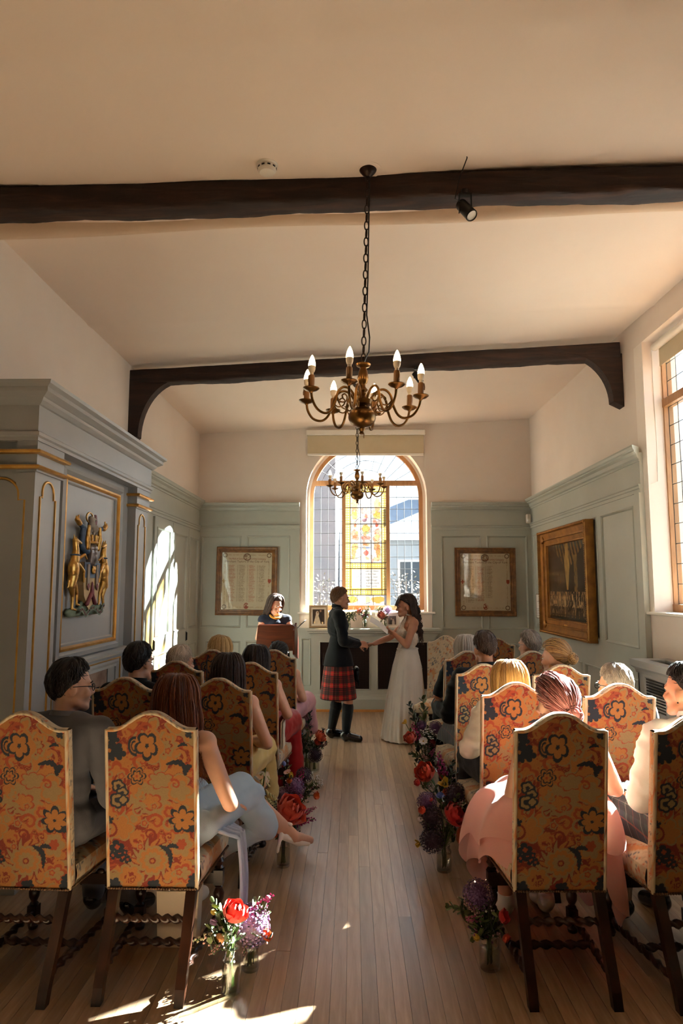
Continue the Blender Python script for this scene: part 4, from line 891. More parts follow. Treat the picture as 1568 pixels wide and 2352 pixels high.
for k, ch in enumerate(t_):
    if ch != ' ':
        u = .03 + .94 * k / (len(t_) - 1); z_ = -.085 + .0275 + .03 * math.sin(4.6 * PI * u + .4) + .02 * u - .012; sl = .03 * 4.6 * PI * math.cos(4.6 * PI * u + .4) / .44
        text_mesh('motto_letter', ch, .032, Matrix.Translation((-.2 + .44 * u, -.088 - .012 * math.cos(9 * u), z_)) @ Matrix.Rotation(-math.atan(sl), 4, 'Y'), M['ared'], AR, .001)
# ---------------------------------------------------------------- chandeliers
M['brass'] = mat('antique_brass', '#6b4a26', .32, .9, c2='#8a6233', ns=10)
M['candle'] = mat('candle_sleeve', '#8a5a2c', .5, c2='#9c6a36')
M['cup'] = mat('bulb_cup', '#d8c8b4', .4)
M['bulb'] = mat('lit_bulb', '#ffe9c8', .3, emit='#ffd9a0', es=9.0)
M['chain'] = mat('bronze_chain', '#2c1c12', .45, .6)
def chandelier(label, x, y, zbody, ztop, ph, tilt=(0, 0)):
    r = thing('brass_chandelier', label, 'chandelier', (x, y, zbody)); r.rotation_euler = (R_(tilt[0]), R_(tilt[1]), 0)
    b = MB(); b.lathe([(.008, -.205), (.014, -.2), (.010, -.19), (.018, -.175), (.012, -.168)] + [(.073 * math.sin(a) ** .9, -.112 - .056 * math.cos(a)) for a in np.linspace(.25, 2.85, 14)] + [(.022, -.05), (.05, -.045), (.052, -.02), (.035, -.01), (.018, 0), (.024, .012), (.016, .022), (.028, .035), (.016, .05), (.014, .06), (.024, .075), (.03, .1), (.022, .14), (.016, .155), (.036, .165), (.04, .175), (.012, .182)], 28); b.build('stem', M['brass'], r, smooth=35)
    b = MB(); b.tube([(.012, 0, -.2), (.012, 0, -.225)], .003, 5); b.build('hook', M['brass'], r)
    P = [(.04, -.035), (.055, .0), (.085, .028), (.12, .03), (.15, .0), (.165, -.055), (.19, -.105), (.225, -.125), (.27, -.11), (.30, -.065), (.308, -.015)]
    # smooth the arm curve
    def cr(p, n=4):
        o = []
        for i in range(len(p) - 1):
            p0, p1, p2, p3 = p[max(i - 1, 0)], p[i], p[i + 1], p[min(i + 2, len(p) - 1)]
            for k in range(n):
                t = k / n; o.append(tuple(.5 * (2 * p1[j] + (p2[j] - p0[j]) * t + (2 * p0[j] - 5 * p1[j] + 4 * p2[j] - p3[j]) * t * t + (3 * p1[j] - p0[j] - 3 * p2[j] + p3[j]) * t ** 3) for j in range(len(p1))))
        return o + [p[-1]]
    P = cr(P)
    am = MB(); am.tube([(a, 0, z) for a, z in P], .0068, 8, up=(0, 1, 0))
    sc = cr([(.155, -.03), (.135, -.05), (.105, -.045), (.095, -.02), (.11, -.005), (.125, -.015), (.12, -.028)]); am.tube([(a, 0, z) for a, z in sc], .004, 6, up=(0, 1, 0))
    sc = cr([(.155, -.04), (.13, -.075), (.10, -.085), (.085, -.065), (.095, -.05)]); am.tube([(a, 0, z) for a, z in sc], .0035, 6, up=(0, 1, 0))
    ame = am.mesh('arm', M['brass'], 60)
    pm = MB(); pm.lathe([(.006, -.02), (.012, -.012), (.03, -.006), (.042, .004), (.042, .007), (.02, .004), (.014, .012)], 20); pme = pm.mesh('drip_pan', M['brass'], 40)
    cm = MB(); cm.lathe([(.0155, .008), (.0155, .07), (.013, .074)], 14); cm.tube([(.016, 0, .07), (.019, .002, .05), (.018, .001, .035)], .003, 5); cme = cm.mesh('candle', M['candle'], 40)
    um = MB(); um.lathe([(.010, .074), (.010, .088), (.014, .09), (.018, .105), (.0185, .12)], 14); ume = um.mesh('bulb_cup', M['cup'], 40)
    fm = MB(); fm.lathe([(.0182, .12), (.018, .132), (.0145, .15), (.008, .168), (.0025, .178)], 14); fme = fm.mesh('bulb', M['bulb'], 180)
    for k in range(8):
        a = R_(ph + 45 * k); o = link('arm', ame, r); o.rotation_euler = (0, 0, a)
        for nm, me in (('drip_pan', pme), ('candle', cme), ('bulb_cup', ume), ('bulb', fme)):
            q = link(nm, me, r); q.location = (.308 * math.cos(a), .308 * math.sin(a), -.015); q.rotation_euler = (0, 0, a)
    L = ztop - zbody - .182; n = int(L / .044); lm = MB(); A = .026; Bw = .0115
    lm.tube([(Bw * math.sin(t) if abs(math.cos(t)) < .8 else Bw * math.sin(t), 0, A * math.cos(t)) for t in np.linspace(0, 2 * PI, 17)], .0035, 6, caps=False, up=(0, 1, 0)); lme = lm.mesh('chain_link', M['chain'], 60)
    for k in range(n):
        o = link('chain_link', lme, r); o.location = (0, 0, .19 + .02 + (L - .03) * k / (n - 1 if n > 1 else 1)); o.rotation_euler = (0, 0, (PI / 2) * (k % 2) + .3)
    b = MB(); b.tube([(.004, .0, .19), (.028, -.01, .24), (.03, -.01, .32), (.012, .006, .45), (.014, .006, L * .6), (.01, .006, L + .15)], .004, 6); b.build('flex', M['black'], r, smooth=60)
    b = MB(); z = ztop - zbody; b.lathe([(.012, z - .045), (.03, z - .03), (.045, z - .012), (.05, z)], 24); b.build('canopy', M['chain'], r, smooth=40)
    b = MB(); b.lathe([(.075, z - .004), (.07, z + .02)], 28); b.build('ceiling_rose', M['ceiling'], r)
    for o in r.children: pass
    return r
chandelier('large brass eight-arm chandelier hanging on a chain in front of the near beam', .055, 3.52, 2.685, ceil_z(.055, 3.52) - .01, 257, (0, 1.5))
chandelier('smaller-looking brass chandelier hanging before the arched end window', .055, 7.62, 2.83, ceil_z(.055, 7.62) - .01, 280)
# ---------------------------------------------------------------- tapestry chairs
CW, CH0, CHC = .385, .685, .072                                       # back width, shoulder height, crest rise
NAVY, RED, ORG, OCH, TAN, CRM = [np.array(lin(h)) for h in ('#1a2029', '#702417', '#88391d', '#925e2b', '#806743', '#c2ae90')]
def motifs(c, U, V, n1, n2):
    """U across from the centre, V up from the bottom edge, metres"""
    u0 = lambda a: (a - .5) * .39
    v0 = lambda a: .69 * (1 - a)
    def put(m, col): c[m] = col
    def flower(u, v, R, n, amp, rings, rot=0.0, sq=1.0):
        dx, dy = U - u0(u), (V - v0(v)) / sq; r = np.hypot(dx, dy); t = np.arctan2(dy, dx) + rot; w = R * (1 + amp * (2 * np.abs(np.cos(n * t / 2)) ** .8 - 1.1)) * (1 + .12 * (n1 - .5))
        for f, col in rings: put(r < w * f, col)
    def leafy(u, v, L, Wd, ang, col, tooth=16, edge=None):
        dx, dy = U - u0(u), V - v0(v); ca, sa = math.cos(ang), math.sin(ang); a, b = dx * ca + dy * sa, -dx * sa + dy * ca
        b = b - .25 * L * np.cos(a / L * 2.2); w = Wd * np.sqrt(np.clip(1 - (a / L) ** 2, 0, 1)) * (.75 + .35 * np.abs(np.sin(a / L * tooth)))
        if edge is not None: put((np.abs(b) < w + .006) & (np.abs(a) < L), edge)
        put((np.abs(b) < w) & (np.abs(a) < L), col)
    def scroll_(u, v, R, col, turns=1.3, wid=.006, rot=0.0, hand=1):
        dx, dy = U - u0(u), V - v0(v); r = np.hypot(dx, dy); t = (hand * np.arctan2(dy, dx) + rot) % (2 * PI)
        for k in range(2):
            rr = R * ((t + 2 * PI * k) / (2 * PI * turns)); put((np.abs(r - rr) < wid * (.6 + rr / R)) & (rr <= R) , col)
    # large pale forms
    flower(.50, .45, .095, 5, .22, [(1, OCH), (.9, TAN), (.45, ORG), (.36, OCH)], .6, .8)
    flower(.62, .32, .055, 7, .18, [(1, ORG), (.88, TAN)], .2, .6); flower(.82, .38, .05, 5, .2, [(1, OCH), (.8, TAN)])
    for k, a in enumerate((.0, .5, 1.0, 1.5, 2.0, 2.6, 3.1)): leafy(.27 + .06 * math.cos(a), .58 - .03 * math.sin(a), .055, .010, a, OCH if k % 2 else TAN, 4, RED)
    flower(.30, .56, .035, 3, .2, [(1, ORG), (.8, OCH), (.4, TAN)]); flower(.70, .52, .032, 6, .15, [(1, OCH), (.75, ORG), (.4, OCH)])
    for k in range(14): leafy(.50 + .12 * math.cos(k * .449), .82 + .07 * math.sin(k * .449), .05, .009, k * -.449, OCH if k % 2 else TAN, 3, RED)
    flower(.50, .82, .062, 10, .12, [(1, TAN), (.82, OCH), (.55, TAN), (.22, RED), (.12, OCH)])
    flower(.65, .10, .060, 8, .16, [(1, OCH), (.86, TAN), (.62, OCH), (.55, RED), (.44, TAN), (.12, RED)])
    flower(.46, .11, .075, 6, .10, [(1, TAN), (.92, OCH)]); flower(.12, .27, .05, 4, .25, [(1, OCH), (.8, ORG), (.5, OCH)]); flower(.16, .62, .05, 5, .25, [(1, TAN), (.85, OCH)])
    flower(.82, .72, .055, 6, .2, [(1, OCH), (.8, TAN), (.35, ORG)]); flower(.85, .90, .05, 5, .25, [(1, OCH), (.75, ORG), (.5, TAN)]); flower(.25, .93, .055, 6, .2, [(1, TAN), (.8, OCH), (.4, RED)])
    for (u, v, R, h) in ((.40, .20, .04, 1), (.80, .17, .035, -1), (.55, .58, .04, 1), (.35, .70, .04, -1), (.75, .62, .03, 1), (.68, .93, .04, -1), (.12, .50, .03, 1), (.92, .48, .035, -1), (.45, .0, .035, 1), (.25, .02, .03, -1)): scroll_(u, v, R, ORG if h > 0 else OCH, 1.3, .005, u * 9, h)
    rs = random.Random(12)
    for k in range(26): scroll_(rs.random(), rs.random(), rs.uniform(.018, .04), (RED, OCH, TAN, ORG)[k % 4], 1.4, .0035, rs.uniform(0, 6), 1 if k % 2 else -1)
    for k in range(16): flower(rs.random(), rs.random(), rs.uniform(.010, .018), 5, .2, [(1, (OCH, TAN)[k % 2]), (.7, (RED, ORG)[k % 2]), (.4, OCH)])
    # dark blue accents
    flower(.455, .105, .043, 5, .22, [(1, NAVY), (.74, OCH), (.16, NAVY)], .4, 1.25)
    dx, dy = U - u0(.335), V - v0(.105); r = np.hypot(dx, dy * .75); c[(np.abs(r - .028) < .005) & (dx < .006)] = NAVY; c[(np.abs(r - .016) < .003) & (dx < .004)] = NAVY
    flower(.34, .295, .040, 6, .22, [(1, OCH), (.92, NAVY), (.78, OCH), (.6, NAVY), (.44, OCH), (.16, ORG)])
    for (u, v, R) in ((.13, .355, .030), (.17, .40, .028), (.12, .445, .034)): flower(u, v, R, 5, .12, [(1, NAVY), (.7, TAN), (.3, NAVY)])
    flower(.19, .445, .022, 4, .2, [(1, NAVY), (.6, TAN)])
    flower(.85, .565, .056, 7, .24, [(1, NAVY), (.76, OCH), (.12, NAVY)], .3, .9)
    leafy(.80, .225, .05, .012, -.35, NAVY, 9); leafy(.90, .25, .03, .014, .9, NAVY, 7); leafy(.85, .10, .022, .008, .1, NAVY, 6)
    for (u, v, R) in ((.06, .02, .022), (.09, .06, .018), (.06, .10, .016), (.12, .12, .020), (.16, .155, .020), (.08, .165, .018), (.04, .17, .016)): flower(u, v, R * 1.15, 4, .3, [(1, NAVY)], u * 20)
    leafy(.66, .79, .055, .012, -1.15, NAVY, 12); leafy(.72, .74, .03, .010, .2, NAVY, 8)
    for (u, v, R) in ((.10, .74, .026), (.13, .78, .018), (.17, .80, .020), (.22, .815, .016), (.05, .79, .016), (.19, .77, .012)): flower(u, v, R, 4, .3, [(1, NAVY), (.35, ORG)], u * 30)
    for (u, v, R) in ((.07, .965, .020), (.11, .985, .018), (.50, .985, .020), (.54, .97, .016), (.93, .97, .018), (.95, .93, .015), (.97, .62, .016), (.04, .57, .014), (.92, .03, .014)): flower(u, v, R, 4, .3, [(1, NAVY)], u * 30)
    return c
def tapestry(U, V):
    wx, wy = fbm(U * 14, V * 14, 1, 3) - .5, fbm(U * 14, V * 14, 2, 3) - .5; a, b = U + .03 * wx, V + .03 * wy
    n1, n2 = fbm(a * 26, b * 26, 3, 3), fbm(a * 17 + 5, b * 17, 4, 2)
    c = np.tile(RED, (len(U), 1)); c[n1 > .50] = ORG; c[n1 > .56] = OCH; c[(n1 > .44) & (n1 < .46)] = OCH
    c[n2 > .60] = TAN; c[(n2 > .57) & (n2 < .60)] = RED; c[n2 > .70] = OCH
    a, b = U + .014 * wx, V + .014 * wy
    c = motifs(c, a, b, n1, n2); f = .86 + .28 * fbm(U * 500, V * 500, 8, 2)
    return c * f[:, None]
def pale_tapestry(U, V):
    wx, wy = fbm(U * 12, V * 12, 11, 3) - .5, fbm(U * 12, V * 12, 12, 3) - .5; n = fbm((U + .05 * wx) * 30, (V + .05 * wy) * 16, 13, 3); n2 = fbm((U + .04 * wx) * 18 + 3, (V + .04 * wy) * 18, 14, 2)
    c = np.tile(CRM, (len(U), 1)); c[n > .55] = CRM * .82; c[(n > .60) & (n < .635)] = np.array(lin('#b8643c')); c[n2 > .66] = np.array(lin('#c08a58')); c[(n2 > .335) & (n2 < .36)] = np.array(lin('#5a6068')); c[n2 < .25] = CRM * .9
    return c * (.88 + .24 * fbm(U * 400, V * 400, 18, 2))[:, None]
M['tapestry'] = attr_mat('tapestry_cloth', .92, 700, .25, .1)
M['chairwood'] = wood('dark_turned_oak', ['#1a0d08', '#2c170d', '#432415'], 4, (3, 3, 1), .28, .1, coat=.25)
M['braid'] = mat('tapestry_braid', '#4a3626', .8, c2='#6b4c30', ns=60)
def crest(u): 
    t = min(1, abs(2 * u - 1)); k = max(0.0, min(1.0, (.86 - t) / .80)); return CHC * (k * k * (3 - 2 * k))
BZ = .385
def backY(z): return .105 - .105 * max(0, (z - BZ)) / .75               # rear face leans back toward the top
def make_chair():
    r = thing('tapestry_chair', 'x', 'chair')
    b = MB(); nu, nv = 150, 280
    b.grid(lambda u, v: ((u - .5) * CW, backY(BZ + v * (CH0 + crest(u))), BZ + v * (CH0 + crest(u))), nu, nv); k0 = len(b.v)
    b.grid(lambda u, v: ((.5 - u) * CW, backY(BZ + v * (CH0 + crest(u))) + .058 + .012 * math.sin(PI * u) * math.sin(PI * v), BZ + v * (CH0 + crest(u))), 40, 70); k1 = len(b.v)
    for s_ in (-1, 1): b.grid(lambda u, v: (s_ * (CW / 2 + .006 * math.sin(PI * u)), backY(BZ + v * CH0) + .058 * (u if s_ > 0 else 1 - u), BZ + v * CH0), 10, 120)
    b.grid(lambda u, v: ((u - .5) * CW, backY(BZ + CH0 + crest(u)) + .058 * v, BZ + CH0 + crest(u) + .008 * math.sin(PI * v)), 60, 8)
    b.grid(lambda u, v: ((u - .5) * CW, backY(BZ) + .058 * (1 - v), BZ), 4, 2)
    def colf(v):
        c = np.empty((len(v), 3)); c[:k0] = tapestry(v[:k0, 0], v[:k0, 2] - BZ); c[k0:] = pale_tapestry(v[k0:, 0] + 1.7 * v[k0:, 1], v[k0:, 2]); return c
    b.build('backrest', M['tapestry'], r, smooth=40, col=colf)
    pa = [((u - .5) * CW, backY(BZ + CH0 + crest(u)) + .004, BZ + CH0 + crest(u)) for u in np.linspace(0, 1, 41)]
    full = [(-CW / 2, backY(BZ + z) + .004, BZ + z) for z in np.linspace(0, CH0, 24)][:-1] + pa + [(CW / 2, backY(BZ + z) + .004, BZ + z) for z in np.linspace(CH0, 0, 24)][1:]
    b = MB(); b.tube(full, .0085, 8); b.build('piping', M['tapestry'], r, smooth=60, col=lambda v: pale_tapestry(v[:, 0] * 3, v[:, 2]) * .9)
    # seat
    y0, y1, w0, w1, zt = .165, .60, .19, .225, .465
    def top(u, v):
        w = w0 + (w1 - w0) * v; a, c = abs(2 * u - 1), abs(2 * v - 1); return ((2 * u - 1) * w, y0 + (y1 - y0) * v, zt + .042 * (1 - a ** 4) * (1 - c ** 4))
    b = MB(); b.grid(top, 46, 46)
    for s_ in (-1, 1): b.grid(lambda u, v: (s_ * (w0 + (w1 - w0) * u + .008 * math.sin(PI * v)), y0 + (y1 - y0) * u, BZ + (zt - BZ) * v), 46, 10)
    b.grid(lambda u, v: ((1 - 2 * u) * w1, y1 + .008 * math.sin(PI * v), BZ + (zt - BZ) * v), 46, 10); b.grid(lambda u, v: ((2 * u - 1) * (w0 + (w1 - w0) * v), y0 + (y1 - y0) * v, BZ), 3, 3)
    b.build('seat', M['tapestry'], r, smooth=60, col=lambda v: pale_tapestry(v[:, 0] + v[:, 1], v[:, 2] + .8 * v[:, 1]))
    b = MB(); P = [(-CW / 2, backY(BZ), BZ)]
    for (p, q, n) in (((-CW / 2 - .003, .100, BZ + .002), (CW / 2 + .003, .100, BZ + .002), 34), ((CW / 2 + .004, .105, BZ + .004), (w1 + .006, y1, BZ + .004), 40), ((-CW / 2 - .004, .105, BZ + .004), (-w1 - .006, y1, BZ + .004), 40), ((-w1, y1 + .006, BZ + .004), (w1, y1 + .006, BZ + .004), 40)):
        p, q = Vector(p), Vector(q)
        for k in range(n): b.ell(p + (q - p) * (k + .5) / n, (.0065, .0065, .0055), 6, 4)
    o = b.build('braid', M['braid'], r, smooth=180); o['kind'] = 'stuff'
    def twist(p, q, R, n, lobes=2):
        p, q = Vector(p), Vector(q); L = (q - p).length; t = (q - p) / L; a = t.orthogonal().normalized(); c = t.cross(a); m = MB(); vs = []; fs = []; N = max(10, int(L / .006)); k = 12
        for i in range(N + 1):
            s_ = i / N; ph = 2 * PI * n * s_
            for j in range(k):
                f = 2 * PI * j / k; rr = R * (.72 + .28 * math.cos(lobes * f - ph)) * (1 if .04 < s_ < .96 else 1.05); vs.append(p + t * L * s_ + (a * math.cos(f) + c * math.sin(f)) * rr)
        for i in range(N):
            for j in range(k): fs.append((i * k + j, i * k + (j + 1) % k, (i + 1) * k + (j + 1) % k, (i + 1) * k + j))
        fs += [tuple(reversed(range(k))), tuple(N * k + j for j in range(k))]; return m.add(vs, fs)
    for s_ in (-1, 1):                                                # raked rear legs
        m = MB(); x = s_ * (CW / 2 - .024); vs = []
        for (z, y, h) in ((0, -.045, .019), (.06, -.025, .020), (.20, .045, .021), (BZ, .125, .022)): vs += [(x - h, y - h, z), (x + h, y - h, z), (x + h, y + h, z), (x - h, y + h, z)]
        m.add(vs, [(3, 2, 1, 0)] + [(i * 4 + j, i * 4 + (j + 1) % 4, i * 4 + 4 + (j + 1) % 4, i * 4 + 4 + j) for i in range(3) for j in range(4)] + [(12, 13, 14, 15)]); m.build('leg', M['chairwood'], r)
        x = s_ * (w1 - .03); m = MB(); m.lathe([(.012, 0), (.022, .006), (.026, .022), (.018, .04), (.02, .048)], 14, (x, y1 - .035, 0)); m.box(x - .023, x + .023, y1 - .058, y1 - .012, .045, .115)
        m.lathe([(.016, .114), (.022, .122), (.014, .132), (.025, .155), (.027, .18), (.016, .205), (.022, .212), (.016, .22)], 14, (x, y1 - .035, 0)); m.box(x - .023, x + .023, y1 - .058, y1 - .012, .22, .29)
        m.lathe([(.016, .289), (.024, .30), (.015, .31), (.026, .33), (.015, .35), (.02, .356)], 14, (x, y1 - .035, 0)); m.box(x - .022, x + .022, y1 - .057, y1 - .013, .354, BZ); m.build('leg', M['chairwood'], r, smooth=35)
        twist((s_ * (CW / 2 - .024), -.002, .10), (x, y1 - .06, .08), .019, 8).build('stretcher', M['chairwood'], r, smooth=60)
        m = MB(); m.box(min(x, s_ * (CW / 2 - .03)) - .012, max(x, s_ * (CW / 2 - .03)) + .012, .12, y1 - .03, BZ - .04, BZ - .001); 
    twist((-CW / 2 + .04, .09, .27), (CW / 2 - .04, .09, .27), .020, 7).build('stretcher', M['chairwood'], r, smooth=60)
    twist((-CW / 2 - .0, .27, .09), (CW / 2 + .0, .27, .09), .020, 7).build('stretcher', M['chairwood'], r, smooth=60)
    m = MB(); m.box(-w1 + .05, w1 - .05, y1 - .048, y1 - .024, .225, .275)                    # carved front rail
    for k in range(7): m.ell((-.14 + .28 * k / 6, y1 - .036, .278), (.022, .012, .018), 10, 6); m.ell((-.14 + .28 * k / 6, y1 - .024, .25), (.014, .01, .014), 8, 5)
    m.build('front_rail', M['chairwood'], r, smooth=50)
    return r
CHAIRS = {}
chair0 = None
def place_chair(key, label, x, Y, rz):
    global chair0
    if chair0 is None: c = chair0 = make_chair()
    else: c = copy_tree(chair0)
    c.location = (x, Y, 0); c.rotation_euler = (0, 0, R_(rz)); c['label'] = label; c['group'] = 'tapestry chairs in rows for the guests'; CHAIRS[key] = (x, Y, rz)
    return c
for a in (
    ('L1a', 'tapestry chair of the man in the grey suit, nearest row on the left', -1.42, 2.99, -3), ('L1b', 'tapestry chair of the auburn woman in pale blue, nearest the camera by the aisle', -.87, 3.0, -1),
    ('L2a', 'dim tapestry chair of the dark haired man beside the fireplace', -1.36, 4.12, -4), ('L2b', 'tapestry chair of the brunette in yellow beside the left of the aisle', -.795, 4.1, -1),
    ('L3a', 'tapestry chair of the white haired guest beside the panelled doors', -1.29, 5.05, -5), ('L3b', 'tapestry chair of the long dark haired woman in red', -.735, 4.97, -2),
    ('L4a', 'tapestry chair with a black strap over its corner, behind the blonde woman', -1.215, 5.97, -3), ('L4b', 'tapestry chair of the woman in pink, in front of the lectern', -.685, 5.97, -1),
    ('R1a', 'shaded tapestry chair of the pink haired woman, nearest row on the right', .89, 3.0, 1), ('R1b', 'tapestry chair at the right edge of the picture, of the man in a white shirt', 1.475, 2.99, 3),
    ('R2a', 'tapestry chair of the blonde woman in the white jacket', .925, 3.94, 3), ('R2b', 'sunlit tapestry chair of the grey haired man by the radiator cover', 1.49, 3.9, 3),
    ('R3a', 'tapestry chair of the dark haired man in the black shirt', .925, 4.9, 5), ('R3b', 'tapestry chair of the blonde woman with a bun', 1.455, 4.85, 4),
    ('R4a', 'tapestry chair of the silver haired woman in black', .975, 5.88, 7), ('R4b', 'tapestry chair of the grey haired man in glasses below the gilt framed painting', 1.52, 5.88, 6),
    ('R5a', 'pale empty tapestry chair turned toward the bride at the far end of the aisle', 1.05, 7.78, 160), ('R5b', 'tapestry chair mostly hidden behind the silver haired woman', 1.53, 7.35, 10)):
    place_chair(*a)
# ---------------------------------------------------------------- people
M['skin'] = mat('skin', '#c08a6c', .5, c2='#b87f62', ns=9, sss=.12); M['skin_pale'] = mat('fair_skin', '#cf9f84', .5, c2='#c5947a', ns=9, sss=.12)
M['eye'] = mat('dark_eye', '#1c1410', .2); M['eyewhite'] = mat('eye_white', '#d8d0c8', .3); M['lip'] = mat('lips', '#9c4f48', .45)
def clothm(n, c, c2=None, r=.85, sh=.08, bs=220, ns=6): return mat(n, c, r, c2=c2 or c, ns=ns, bs=bs, bstr=.15, sheen=sh, spec=.25)
M['suit_grey'] = clothm('grey_suiting', '#67676d', '#5f5f66'); M['suit_black'] = clothm('black_wool', '#0a0b0d', '#0e0f12', .85); M['cloth_black'] = clothm('black_cotton', '#0b0b0d', '#101012')
M['shirt_white'] = clothm('white_shirt_cotton', '#e8e3de', '#e0dad4'); M['jacket_white'] = clothm('white_jacket', '#ded3c6', '#d5cabd'); M['blue_dress'] = clothm('pale_blue_crepe', '#a9bccb', '#9fb3c3'); M['blue_shawl'] = clothm('pale_blue_shawl', '#b9c3d4', '#aebacc')
M['yellow_dress'] = clothm('pale_yellow_satin', '#cdb376', '#c3a868', .5); M['red_dress'] = clothm('red_satin', '#a01a1c', '#8c1518', .45); M['pink_dress'] = clothm('dusty_pink_satin', '#cf9aa0', '#c28d94', .5); M['tulle'] = clothm('blush_tulle', '#d9a89c', '#cf9b90', .8, .5); M['navy'] = clothm('navy_crepe', '#1a2030', '#202638')
M['trouser'] = clothm('charcoal_trouser', '#2c2c30'); M['shoe'] = mat('polished_black_shoe', '#0d0c0c', .22, coat=.4); M['shoe_white'] = mat('white_shoe', '#e2dcd4', .35); M['hose_black'] = clothm('black_wool_hose', '#0a0b0e', '#0f1115', .9, .3, 300); M['hose_white'] = clothm('cream_wool_hose', '#d4c8b4', '#c8bca8', .9, .3, 300)
M['grey_jacket'] = clothm('mid_grey_jacket', '#5a5c60'); M['blue_top'] = clothm('slate_top', '#5f6c78')
M['kilt_red'] = tartan('red_tartan', '#b81411', [(.128, .05, .046, '#061a10', .74), (.128, .52, .014, '#050a08', .85), (.128, .66, .014, '#050a08', .85), (.128, .23, .0025, '#b08a34', .4)]); M['kilt_red'].node_tree.nodes['Principled BSDF'].inputs['Sheen Weight'].default_value = .05
M['kilt_dark'] = tartan('dark_green_tartan', '#1b2a26', [(.10, .05, .03, '#131a28', .7), (.10, .5, .016, '#0c100f', .8), (.10, .25, .003, '#b8b4a4', .28), (.10, .75, .003, '#8a3a2a', .4)])
HM_ = {k: hair_mat('hair_' + k, a, b_, r_) for k, a, b_, r_ in (('black_brown', '#150d0a', '#2a1a13', .4), ('dark', '#140e0c', '#241813', .42), ('auburn', '#4a2312', '#8a4a22', .4), ('brunette', '#22140d', '#3d2517', .4), ('white', '#a89684', '#d4c6b6', .5), ('blonde', '#a07a42', '#d4b078', .42), ('golden', '#9a6a30', '#d0a058', .4), ('pink', '#7a3a34', '#c07a70', .42), ('grey', '#6a5f56', '#a89a8c', .5), ('silver', '#a39a90', '#d0c8c0', .45), ('bronde', '#6a4a2a', '#c0965c', .42), ('ginger_brown', '#5a3a22', '#8a6038', .45), ('bride', '#1c100b', '#4a2c1c', .4), ('brown', '#2e1c12', '#4a3020', .45))}
V3 = Vector
def xf(parts, Mx):
    o = []; R3 = Mx.to_3x3()
    for p in parts:
        if p[0] == 'c': o.append(('c', Mx @ V3(p[1]), Mx @ V3(p[2]), p[3], p[4]))
        else: o.append(('e', Mx @ V3(p[1]), p[2], R3 @ (p[3] if len(p) > 3 else Matrix.Identity(3))))
    return o
def head_parts(fem):
    j = .9 if fem else 1.0
    return [('e', (0, -.012, .022), (.076, .096, .100)), ('e', (0, .032, -.045), (.058 * j, .058, .070)), ('c', (-.02, .070, -.098), (.02, .070, -.098), .022 * j, .022 * j), ('c', (-.042 * j, .02, -.075), (-.018, .068, -.095), .026, .022), ('c', (.042 * j, .02, -.075), (.018, .068, -.095), .026, .022),
            ('c', (0, .086, .005), (0, .106, -.030), .008, .0125), ('e', (-.011, .097, -.036), (.009, .010, .008)), ('e', (.011, .097, -.036), (.009, .010, .008)), ('c', (-.035, .078, .020), (.035, .078, .020), .012, .012), ('e', (-.036, .068, -.032), (.024, .022, .022)), ('e', (.036, .068, -.032), (.024, .022, .022)),
            ('c', (-.017, .086, -.060), (.017, .086, -.060), .008, .008), ('c', (-.014, .085, -.071), (.014, .085, -.071), .009, .009), ('e', (-.078, -.008, -.016), (.010, .020, .032), Matrix.Rotation(R_(12), 3, 'Z')), ('e', (.078, -.008, -.016), (.010, .020, .032), Matrix.Rotation(R_(-12), 3, 'Z'))]
def hand_parts(w, d, n, side, curl=.5, k=1.0):
    """w wrist, d along the hand, n the way the palm faces, side +1 right / -1 left"""
    d = V3(d).normalized(); n = V3(n); n = (n - d * n.dot(d)).normalized(); s = n.cross(d) * side * 1.0; w = V3(w); P = []
    for i, o in enumerate((-.028, -.010, .010, .027)): P.append(('c', w + s * o * .55 * k + d * .012 * k, w + s * o * k + d * .082 * k, .0125 * k, .0115 * k))
    for i, (o, L) in enumerate(((.030, .066), (.011, .075), (-.010, .070), (-.029, .054))):
        p = w + s * o * k + d * .084 * k; a = 0
        for q, f in enumerate((.42, .33, .25)):
            a += curl * (.5 + .35 * q); v = d * math.cos(a) + n * math.sin(a); v = v + s * (o * 1.5); e = p + v.normalized() * L * f * k; P.append(('c', p, e, .0092 * k - q * .0008, .0086 * k - q * .0008)); p = e
    p = w + s * .022 * k + d * .022 * k; q = p + (s * .034 + d * .026 + n * .012) * k; e = q + (s * .010 + d * .030 + n * (.008 + .014 * curl)) * k; P += [('c', p, q, .014 * k, .0105 * k), ('c', q, e, .0105 * k, .008 * k)]
    return P
def torso_parts(J, g=0.0, low=True):
    w = J['w']; P = [('e', J['che'] + V3((0, 0, .0)), (.148 * w + g, .100 + g, .150 * J['k'] + g)), ('e', J['wai'], (.125 * w + g, .090 + g, .15 * J['k'] + g)), ('c', J['shL'], J['shR'], .056 + g, .056 + g), ('c', J['che'] + V3((-.05, -.01, .02)), J['shL'] + V3((.04, 0, -.015)), .075 + g, .055 + g), ('c', J['che'] + V3((.05, -.01, .02)), J['shR'] + V3((-.04, 0, -.015)), .075 + g, .055 + g),
         ('c', J['shL'] * .35 + J['neck'] * .65, J['shL'], .045 + g * .6, .05 + g * .6), ('c', J['shR'] * .35 + J['neck'] * .65, J['shR'], .045 + g * .6, .05 + g * .6)]
    if low: P.append(('e', J['pel'], (.160 * w + g, .118 + g, .110 + g)))
    if J.get('fem'): P += [('e', J['che'] + V3((-.06, .075, -.01)), (.055 + g, .055 + g, .06 + g)), ('e', J['che'] + V3((.06, .075, -.01)), (.055 + g, .055 + g, .06 + g))]
    return P
